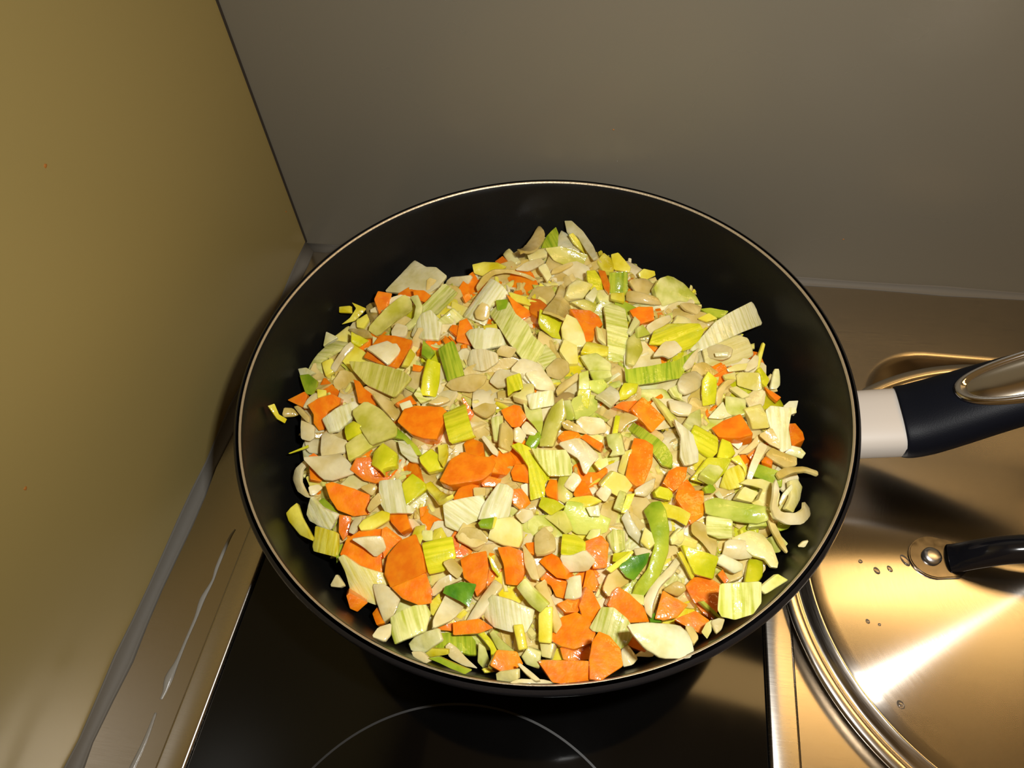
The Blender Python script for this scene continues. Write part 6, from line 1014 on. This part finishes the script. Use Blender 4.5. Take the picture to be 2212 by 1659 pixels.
('leek','L',0,42,[2939,-1398,542],[0.381,0.109,0.141,-0.907],11.4,[62,67,5,93,-105,23,-93,-33,4,-95,104,-28],'half-buried lime leek square at lower left of the butter-yellow cube'),
('onion','M',0,16,[2982,-1234,524],[0.867,0.023,0.104,-0.486],-31.9,[-14,105,-109,-7,-5,-85,117,-27],'half-buried whitish onion flake at upper left of the butter-yellow cube'),
('onion','N',0,16,[1213,-822,532],[0.732,0.077,0.323,-0.595],26.2,[-48,61,-75,-43,63,-56,62,46],'half-buried tan translucent onion flake just above the leaning pale leek strip'),
('carrot','O',0,85,[1629,-1108,612],[0.715,-0.157,0.114,-0.672],0.0,[-58,66,-92,7,-45,-63,92,-37,81,33],'half-buried orange carrot chunk at upper right of the short white sheet'),
('onion','N',0,16,[1585,-2143,599],[0.133,0.118,0.169,-0.969],57.8,[32,57,-68,44,-82,-13,-7,-65,75,-34,78,16],'half-buried tan translucent onion flake at lower left of the large wet carrot slice'),
('onion','N',0,16,[2348,-2319,572],[0.41,0.101,0.247,-0.872],17.6,[15,90,-106,10,-35,-77,75,-53,91,10],'half-buried tan translucent onion flake at upper right of the carrot right of yellow-green square'),
('leek','L',0,42,[1135,-1054,549],[0.139,-0.134,-0.116,0.974],19.9,[-82,-49,21,-85,120,-39,92,41,-33,83,-112,46],'half-buried lime leek square just right of the olive onion petal'),
('onion','M',0,16,[2150,-2193,602],[0.067,0.148,-0.204,0.965],24.4,[15,-70,112,12,-46,81,-86,-45],'half-buried whitish onion flake at upper left of the lower centre lime bowl'),
('onion','M',0,16,[2917,-1790,545],[0.367,0.009,0.177,-0.913],21.9,[57,66,-137,35,-51,-77,141,-18],'half-buried whitish onion piece just above the yellow cone heart'),
('onion','N',0,16,[2043,-2552,547],[0.068,-0.026,-0.059,0.996],-32.8,[-72,-29,37,-66,93,14,20,59,-93,25],'half-buried tan translucent onion flake just above the wet slanting pale strip'),
('leek','P',1,21,[2238,-1033,606],[0.977,0.169,-0.004,0.131],-24.6,[113,-21,96,61,-7,120,-118,18,-66,-92,5,-114],'half-buried pale green leek square just right of the upper middle carrot half'),
('onion','M',0,16,[2839,-1956,550],[0.059,-0.12,-0.251,0.959],38.6,[-5,-52,82,3,6,46,-80,8],'half-buried whitish onion piece just below the pale cut square'),
('leek','G',0,21,[2372,-970,589],[0.263,0.028,-0.255,0.93],18.9,[-71,-76,140,-50,54,91,-139,29],'half-buried green leek piece just left of the squarish back right carrot'),
('onion','M',0,16,[1814,-2355,581],[0.094,0.101,-0.048,-0.989],-57.8,[-56,-68,136,-22,67,51,-122,44],'half-buried whitish onion piece just below the small vivid green cap'),
('onion','N',0,16,[1850,-2717,511],[0.132,0.002,0.13,-0.983],25.8,[-72,-56,97,-47,97,24,-34,74,-105,-4],'half-buried tan translucent onion piece at upper right of the low front carrot bar'),
('leek','P',1,21,[2627,-2457,519],[0.783,0.273,-0.299,0.472],36.4,[38,-50,62,14,-19,70,-65,-38],'half-buried pale green leek square just right of the long onion curve'),
('onion','N',0,16,[2071,-1761,640],[0.077,0.051,-0.101,0.991],42.0,[-85,-37,20,-86,88,-14,60,63,-60,70],'half-buried tan translucent onion flake at lower right of the shiny white centre square'),
('onion','N',0,16,[1608,-2659,513],[0.714,0.065,0.009,-0.697],45.8,[53,56,-8,76,-90,23,-65,-49,12,-80,91,-11],'half-buried tan translucent onion flake at lower right of the lower split carrot slice'),
('onion','N',0,16,[2674,-1642,591],[0.23,0.247,-0.303,0.891],114.5,[30,-35,109,14,-43,31,-108,-8],'half-buried tan translucent onion sliver just above the curved pale wet strip'),
('onion','N',0,16,[1647,-1568,636],[0.246,-0.01,0.063,-0.967],-20.3,[45,82,-99,51,-99,-59,33,-80,124,-6],'half-buried tan translucent onion flake just left of the ribbed centre cube'),
('leek','L',0,42,[2661,-1217,580],[0.249,0.137,0.011,0.959],24.4,[-35,-122,148,-9,-6,114,-124,26],'half-buried lime leek square at lower right of the ragged onion scrap'),
('carrot','O',0,85,[2665,-1982,576],[0.244,0.034,-0.085,0.965],0.0,[28,-60,69,15,-12,62,-76,-16],'half-buried orange carrot chunk at lower right of the small faceted carrot block'),
('leek','L',0,42,[1356,-1410,606],[0.142,0.207,-0.127,0.96],41.1,[-68,-36,32,-68,74,34,-43,65],'half-buried lime leek square just left of the glossy green block'),
('leek','K',0,42,[1744,-2728,505],[0.411,-0.019,0.179,-0.893],37.1,[-20,73,-96,-23,29,-63,94,6],'half-buried butter-yellow leek square at upper left of the low front carrot bar'),
('carrot','O',0,85,[1154,-2004,562],[0.384,-0.096,0.126,-0.91],0.0,[37,41,-44,44,-114,-8,-55,-40,79,-34,107,4],'half-buried orange carrot strip just left of the hollow-ended cube'),
('onion','M',0,16,[1342,-1898,597],[0.249,0.052,0.232,-0.939],-55.4,[-41,42,-59,-41,70,-32,28,47],'half-buried whitish onion flake just right of the slanting green strip'),
('leek','P',0,42,[2211,-1846,631],[0.256,0.079,0.167,-0.949],15.4,[41,73,-110,23,-8,-85,97,-10],'half-buried pale green leek square at upper right of the white pointed onion sheet'),
('onion','N',0,16,[2779,-1307,567],[0.064,0.189,-0.206,0.958],27.3,[-83,-35,15,-68,72,-30,82,31,4,72,-85,13],'half-buried tan translucent onion flake at lower left of the cream leek fan'),
('onion','M',0,16,[1613,-2370,569],[0.142,-0.003,0.217,-0.966],-34.3,[-86,-2,-66,-42,40,-70,80,-18,55,47,-23,76],'half-buried whitish onion flake just above the bright yellow ribbed square'),
('onion','N',0,16,[2628,-1894,588],[0.039,0.019,-0.266,0.963],33.5,[-30,-89,109,-21,103,47,-61,71,-111,4],'half-buried tan translucent onion piece just above the small faceted carrot block'),
('onion','N',0,16,[2086,-2038,621],[0.307,0.058,-0.042,0.949],20.3,[51,-76,103,23,-42,86,-100,-41],'half-buried tan translucent onion flake just below the ribbed centre rectangle'),
('carrot','O',0,85,[1852,-2527,552],[0.222,-0.03,0.103,-0.969],0.0,[-58,36,-65,-19,-32,-57,62,-37,70,7,11,63],'half-buried orange carrot chunk just right of the tall wedge behind green fold'),
('onion','N',0,16,[1069,-2309,511],[0.247,0.098,0.181,-0.947],43.2,[34,69,-102,38,-91,-39,85,-71,88,28],'half-buried tan translucent onion piece at lower left of the big left carrot wedge'),
('onion','N',0,16,[1888,-1702,643],[0.334,-0.056,0.107,-0.935],45.2,[25,85,-57,72,-135,-7,-69,-80,67,-71,137,20],'half-buried tan translucent onion flake just right of the rough centre carrot'),
('leek','Y',0,42,[903,-1402,530],[0.296,0.009,-0.117,0.948],-49.9,[-92,-76,110,-57,125,50,-114,74],'half-buried yellow leek square at upper left of the wide glossy leek sheet'),
('onion','M',0,16,[1940,-1568,645],[0.266,0.109,-0.218,0.933],-22.1,[-67,-61,108,-62,148,34,-34,75,-169,0],'half-buried whitish onion piece just above the shiny white centre square'),
('onion','M',0,16,[990,-950,511],[0.231,-0.033,0.261,-0.936],-37.9,[-8,61,-145,0,-46,-54,168,-11],'half-buried whitish onion strip just above the olive onion petal'),
('carrot','O',0,85,[2419,-2008,604],[0.748,0.294,-0.045,-0.593],0.0,[-18,65,-82,-9,-1,-68,89,9],'half-buried orange carrot chunk at lower left of the tall upright carrot block'),
('leek','W',0,21,[1340,-2499,520],[0.938,0.136,0.039,-0.317],31.3,[36,70,-55,41,-79,-1,-45,-63,45,-48,79,-5],'half-buried white leek square at lower right of the lower left onion wedge'),
('carrot','O',0,85,[3026,-1129,506],[0.016,-0.194,0.253,-0.948],0.0,[-55,-48,54,-43,99,22,-13,53,-97,11],'half-buried orange carrot piece just right of the cream leek fan'),
('leek','P',1,21,[1785,-1341,637],[0.988,0.135,-0.07,0.005],32.2,[92,-7,6,94,-102,9,11,-94],'half-buried pale green leek square just below the long ribbed band'),
('leek','Y',0,21,[1303,-1046,574],[0.438,0.024,-0.004,-0.899],11.0,[46,112,-101,58,-143,-16,-92,-105,95,-71,146,20],'half-buried yellow leek piece just below the leaning pale leek strip'),
('leek','K',0,42,[1437,-1073,592],[0.256,0.115,-0.043,-0.959],-14.9,[-105,13,10,-145,88,-7,24,133],'half-buried butter-yellow leek square at lower left of the silvery white sheet'),
('onion','N',0,16,[2512,-2638,498],[0.881,0.107,0.056,-0.457],-39.7,[3,66,-55,47,-81,-45,43,-56,87,14],'half-buried tan translucent onion flake at lower right of the glistening front carrot'),
('onion','M',0,16,[3186,-1837,482],[0.809,0.173,-0.152,-0.541],-66.5,[8,58,-116,-3,-43,-42,119,-24],'half-buried whitish onion piece at lower left of the right reaching strand'),
('onion','N',0,16,[2122,-1291,634],[0.211,-0.049,0.203,-0.955],38.9,[39,61,-117,32,-48,-72,130,-11],'half-buried tan translucent onion piece just below the upper middle carrot half'),
('onion','M',0,16,[3047,-1228,510],[0.09,-0.109,0.05,0.989],-41.1,[-52,-73,79,-45,53,56,-67,64],'half-buried whitish onion flake at upper right of the butter-yellow cube'),
('onion','N',0,16,[1706,-2507,550],[0.011,-0.096,-0.167,0.981],52.4,[-69,30,-82,-20,22,-65,83,-4,30,63],'half-buried tan translucent onion flake just left of the tall wedge behind green fold'),
('onion','N',0,16,[1549,-2552,531],[0.196,-0.013,0.225,-0.954],64.6,[-37,47,-50,-37,45,-34,52,24],'half-buried tan translucent onion flake at upper right of the lower split carrot slice'),
('leek','W',0,21,[1400,-2020,594],[0.471,0.062,0.097,-0.874],-50.7,[-16,59,-67,11,-42,-55,44,-41,74,20],'half-buried white leek square at lower right of the slanting green strip'),
('leek','P',1,21,[2164,-2454,562],[0.907,0.088,-0.132,0.389],14.5,[-33,-59,54,-67,56,51,-9,80,-79,-5],'half-buried pale green leek square at upper left of the small white front square'),
('onion','M',0,16,[1519,-1410,623],[0.023,-0.144,-0.469,0.871],40.4,[-96,-24,8,-77,93,-3,73,51,-40,67],'half-buried whitish onion flake just right of the glossy green block'),
('onion','N',0,16,[3069,-1336,511],[0.163,0.185,-0.116,0.962],20.5,[1,-75,104,21,-13,63,-100,0],'half-buried tan translucent onion piece at lower right of the butter-yellow cube'),
('onion','M',0,16,[2042,-655,558],[0.821,0.102,0.129,-0.547],19.3,[97,43,-41,103,-107,17,-50,-100,106,-48],'half-buried whitish onion flake just left of the thin carrot sliver'),
('onion','N',0,16,[2046,-1012,612],[0.089,-0.097,0.028,-0.991],38.8,[-56,-96,50,-89,135,-12,101,74,-44,95,-148,-9],'half-buried tan translucent onion piece just left of the upper middle carrot half'),
('onion','N',0,16,[1727,-1935,627],[0.315,-0.056,0.157,-0.934],34.9,[10,79,-120,-3,-30,-66,123,-22],'half-buried tan translucent onion piece at upper right of the large wet carrot slice'),
('onion','N',0,16,[1030,-2130,527],[0.288,-0.017,0.12,-0.95],42.6,[-45,86,-73,-68,73,-46,78,25],'half-buried tan translucent onion flake at lower right of the left onion diamond'),
('onion','N',0,16,[3162,-1978,478],[0.57,0.035,0.149,-0.807],-32.6,[13,49,-88,2,25,-52,67,6],'half-buried tan translucent onion flake at upper left of the hook-shaped onion strip'),
('carrot','O',0,85,[3155,-1690,495],[0.864,0.067,0.102,-0.488],0.0,[28,67,-66,27,-65,-29,37,-61,65,-13],'half-buried orange carrot chunk at lower left of the handle-side carrot end'),
('onion','N',0,16,[2887,-1702,554],[0.585,0.123,0.015,-0.801],-58.7,[84,43,-48,57,-138,-5,-90,-42,49,-54,129,-15],'half-buried tan translucent onion piece just below the triangular carrot slice'),
('leek','P',0,42,[2528,-1539,611],[0.05,0.141,-0.177,0.973],24.9,[-41,-83,133,-20,33,83,-130,19],'half-buried pale green leek piece at upper right of the right centre carrot rectangle'),
('onion','M',0,16,[1984,-361,539],[0.506,0.037,-0.015,-0.862],32.4,[-68,54,-91,-84,74,-49,85,80],'half-buried whitish onion flake just left of the clear frayed arc'),
('onion','M',0,16,[759,-1783,496],[0.715,0.008,0.051,-0.697],17.3,[52,97,-138,18,-69,-86,132,-36],'half-buried whitish onion flake at lower right of the far left carrot corner'),
('leek','W',1,21,[1810,-345,488],[0.988,0.136,-0.043,-0.058],9.7,[84,1,43,93,-72,46,-41,-117],'half-buried white leek square at lower left of the pointed green tip'),
('onion','N',0,16,[1826,-2589,539],[0.251,0.121,0.006,0.96],-43.3,[-90,-49,56,-64,104,-20,89,43,-20,72,-109,10],'half-buried tan translucent onion piece just below the tall wedge behind green fold'),
('leek','P',1,21,[2579,-2424,531],[0.881,-0.067,0.167,-0.438],-38.5,[58,-9,14,94,-62,-2,-9,-86],'half-buried pale green leek square just above the long onion curve'),
('leek','Y',0,21,[2249,-2300,582],[0.041,-0.078,-0.212,0.973],44.2,[-69,-44,85,-28,83,31,-77,41],'half-buried yellow leek piece just below the lower centre lime bowl'),
('leek','P',1,21,[2185,-2664,519],[0.958,0.14,0.084,0.236],29.9,[80,-3,19,69,-49,66,-66,-42,24,-73],'half-buried pale green leek square at upper left of the broad front carrot slice'),
]
# ------------------------------------------------------------------ vegetables
# soft base that fills the pan under the pieces
bm = bmesh.new()
NR, NA = 26, 96
rng = random.Random(11)
ph = [(rng.uniform(60, 190), rng.uniform(60, 190), rng.uniform(0, 6.28)) for _ in range(9)]
def foot(a):
    k = (a/(2*math.pi) % 1.0)*len(FOOT); i = int(k) % len(FOOT); f = k-int(k)
    return (FOOT[i]*(1-f)+FOOT[(i+1) % len(FOOT)]*f)*1e-4
def heap(r): return 0.050 + 0.020*(1-(min(r, 0.14)/0.14)**2)
rows = []
for i in range(NR+1):
    ring = []
    for j in range(NA if i else 1):
        a = 2*math.pi*j/NA; r = (foot(a)-0.004)*i/NR; x, y = r*math.cos(a), r*math.sin(a)
        z = heap(r) - 0.0105 - max(0.0, (r-0.112))*0.55 + 0.0011*sum(math.sin(u*x+w) * math.cos(v*y+w) for u, v, w in ph)
        ring.append(bm.verts.new((PX+x, PY+y, z)))
    rows.append(ring)
for i in range(NR):
    for j in range(NA):
        k = (j+1) % NA
        if i == 0: bm.faces.new((rows[0][0], rows[1][j], rows[1][k]))
        else: bm.faces.new((rows[i][j], rows[i+1][j], rows[i+1][k], rows[i][k]))
bot = [bm.verts.new((PX+0.105*math.cos(2*math.pi*j/NA), PY+0.105*math.sin(2*math.pi*j/NA), 0.0135)) for j in range(NA)]
for j in range(NA):
    k = (j+1) % NA; bm.faces.new((rows[NR][j], bot[j], bot[k], rows[NR][k]))
bm.faces.new(bot[::-1])
mush_faces = len(bm.faces)

# shreds too small to pick apart, packed between the larger pieces
rng = random.Random(5)
SH = ['N', 'M', 'P', 'K', 'S', 'Y', 'W', 'O']
SW = [40, 8, 14, 9, 14, 9, 2, 5]
for s in range(3400):
    a = rng.uniform(0, 2*math.pi); r = min(foot(a), 0.1235)*math.sqrt(rng.random())
    c0 = Vector((PX+r*math.cos(a), PY+r*math.sin(a), heap(r) - max(0.0, r-0.118)*0.5 - 0.0080 + rng.uniform(-0.0014, 0.0022)))
    k = rng.choices(range(len(SH)), SW)[0]
    L = rng.uniform(0.0025, 0.0068); Wd = rng.uniform(0.0009, 0.0026); th = rng.uniform(0.0005, 0.0013); bend = rng.uniform(-0.3, 0.9)
    yaw = rng.uniform(0, 2*math.pi)
    q = Quaternion((0, 0, 1), yaw) @ Quaternion((1, 0, 0), rng.gauss(0, 0.6)) @ Quaternion((0, 1, 0), rng.gauss(0, 0.28))
    prev = None; first = None
    for u in (-1, -0.35, 0.35, 1):
        ww = Wd*(1-0.25*abs(u)*rng.random())
        y0 = bend*L*0.5*(u*u); z0 = -0.25*L*bend*u*u
        ring = [bm.verts.new(c0 + q @ Vector((L*u, y0+yy*ww, z0+zz*th))) for yy, zz in ((-1, 0), (-0.6, 1), (0.6, 1), (1, 0), (0, -1))]
        if prev:
            for i in range(5):
                f = bm.faces.new((prev[i], prev[(i+1) % 5], ring[(i+1) % 5], ring[i])); f.material_index = k+1
        else: first = ring
        prev = ring
    bm.faces.new(first[::-1]).material_index = k+1; bm.faces.new(prev).material_index = k+1
o = link('softened_vegetable_mass', bm, MAT['mush'], edge=50)
for k in SH: o.data.materials.append(VEG[k, 0])
tag(o, 'softened onion and leek shreds packed under and between the larger pieces', 'vegetable shreds', kind='stuff')

def chaikin(pts, k):
    out = []
    n = len(pts)
    for i in range(n):
        a, b = pts[i], pts[(i+1) % n]
        out.append((a[0]+(b[0]-a[0])*k, a[1]+(b[1]-a[1])*k)); out.append((a[0]+(b[0]-a[0])*(1-k), a[1]+(b[1]-a[1])*(1-k)))
    return out
GROUP = {'carrot': 'carrot pieces in the pan', 'leek': 'leek pieces in the pan', 'onion': 'onion pieces in the pan'}
def piece(kind, c, rib, th, P, q, bend, flat, label):
    pts = [(flat[i]*1e-4, flat[i+1]*1e-4) for i in range(0, len(flat), 2)]
    th *= 1e-4
    pts = chaikin(pts, {'carrot': 0.06, 'leek': 0.07, 'onion': 0.14}[kind])
    # drop near-coincident points
    keep = []
    for p_ in pts:
        if not keep or math.hypot(p_[0]-keep[-1][0], p_[1]-keep[-1][1]) > 0.0002: keep.append(p_)
    bm = bmesh.new()
    f = bm.faces.new([bm.verts.new((x, y, 0.0)) for x, y in keep])
    sx = [x for x, y in keep]; sy = [y for x, y in keep]
    mx, my = sum(sx)/len(sx), sum(sy)/len(sy)
    r = bmesh.ops.extrude_face_region(bm, geom=[f])
    low = [v for v in r['geom'] if isinstance(v, bmesh.types.BMVert)]
    sc = 0.9 if kind == 'carrot' else 0.97
    for v in low:
        v.co = Vector((mx+(v.co.x-mx)*sc, my+(v.co.y-my)*sc, -th))
    lowset = set(low)
    te = [e for e in bm.edges if not any(v in lowset for v in e.verts)]
    bmesh.ops.bevel(bm, geom=te, offset=min(0.0007, th*0.32), segments=2, profile=0.6, affect='EDGES', clamp_overlap=True)
    big = [fa for fa in bm.faces if len(fa.verts) > 4]
    bmesh.ops.triangulate(bm, faces=big, ngon_method='BEAUTY')
    if bend or kind == 'carrot':
        lim = 0.0045
        for _ in range(2):
            es = [e for e in bm.edges if e.calc_length() > lim]
            if not es: break
            bmesh.ops.subdivide_edges(bm, edges=es, cuts=1, use_grid_fill=False)
            bmesh.ops.triangulate(bm, faces=[fa for fa in bm.faces if len(fa.verts) > 4])
        seed = P[0]*0.013 + P[1]*0.017
        for v in bm.verts:
            x, y = v.co.x, v.co.y
            dz = -bend*(y-my)**2*1.0 + 0.22*bend*(x-mx)**2*math.sin(seed)
            w = 0.00022*math.sin(900*x+seed)*math.cos(760*y+seed*1.7)
            v.co.z += max(-0.006, min(0.004, dz)) + w
    o = link(kind + '_piece', bm, VEG[c, rib], smooth=True, edge=48)
    o.rotation_mode = 'QUATERNION'
    o.rotation_quaternion = Quaternion(q).normalized()
    o.location = Vector(P)*1e-4
    tag(o, label, kind, GROUP[kind])
for row in PIECES:
    piece(*row)
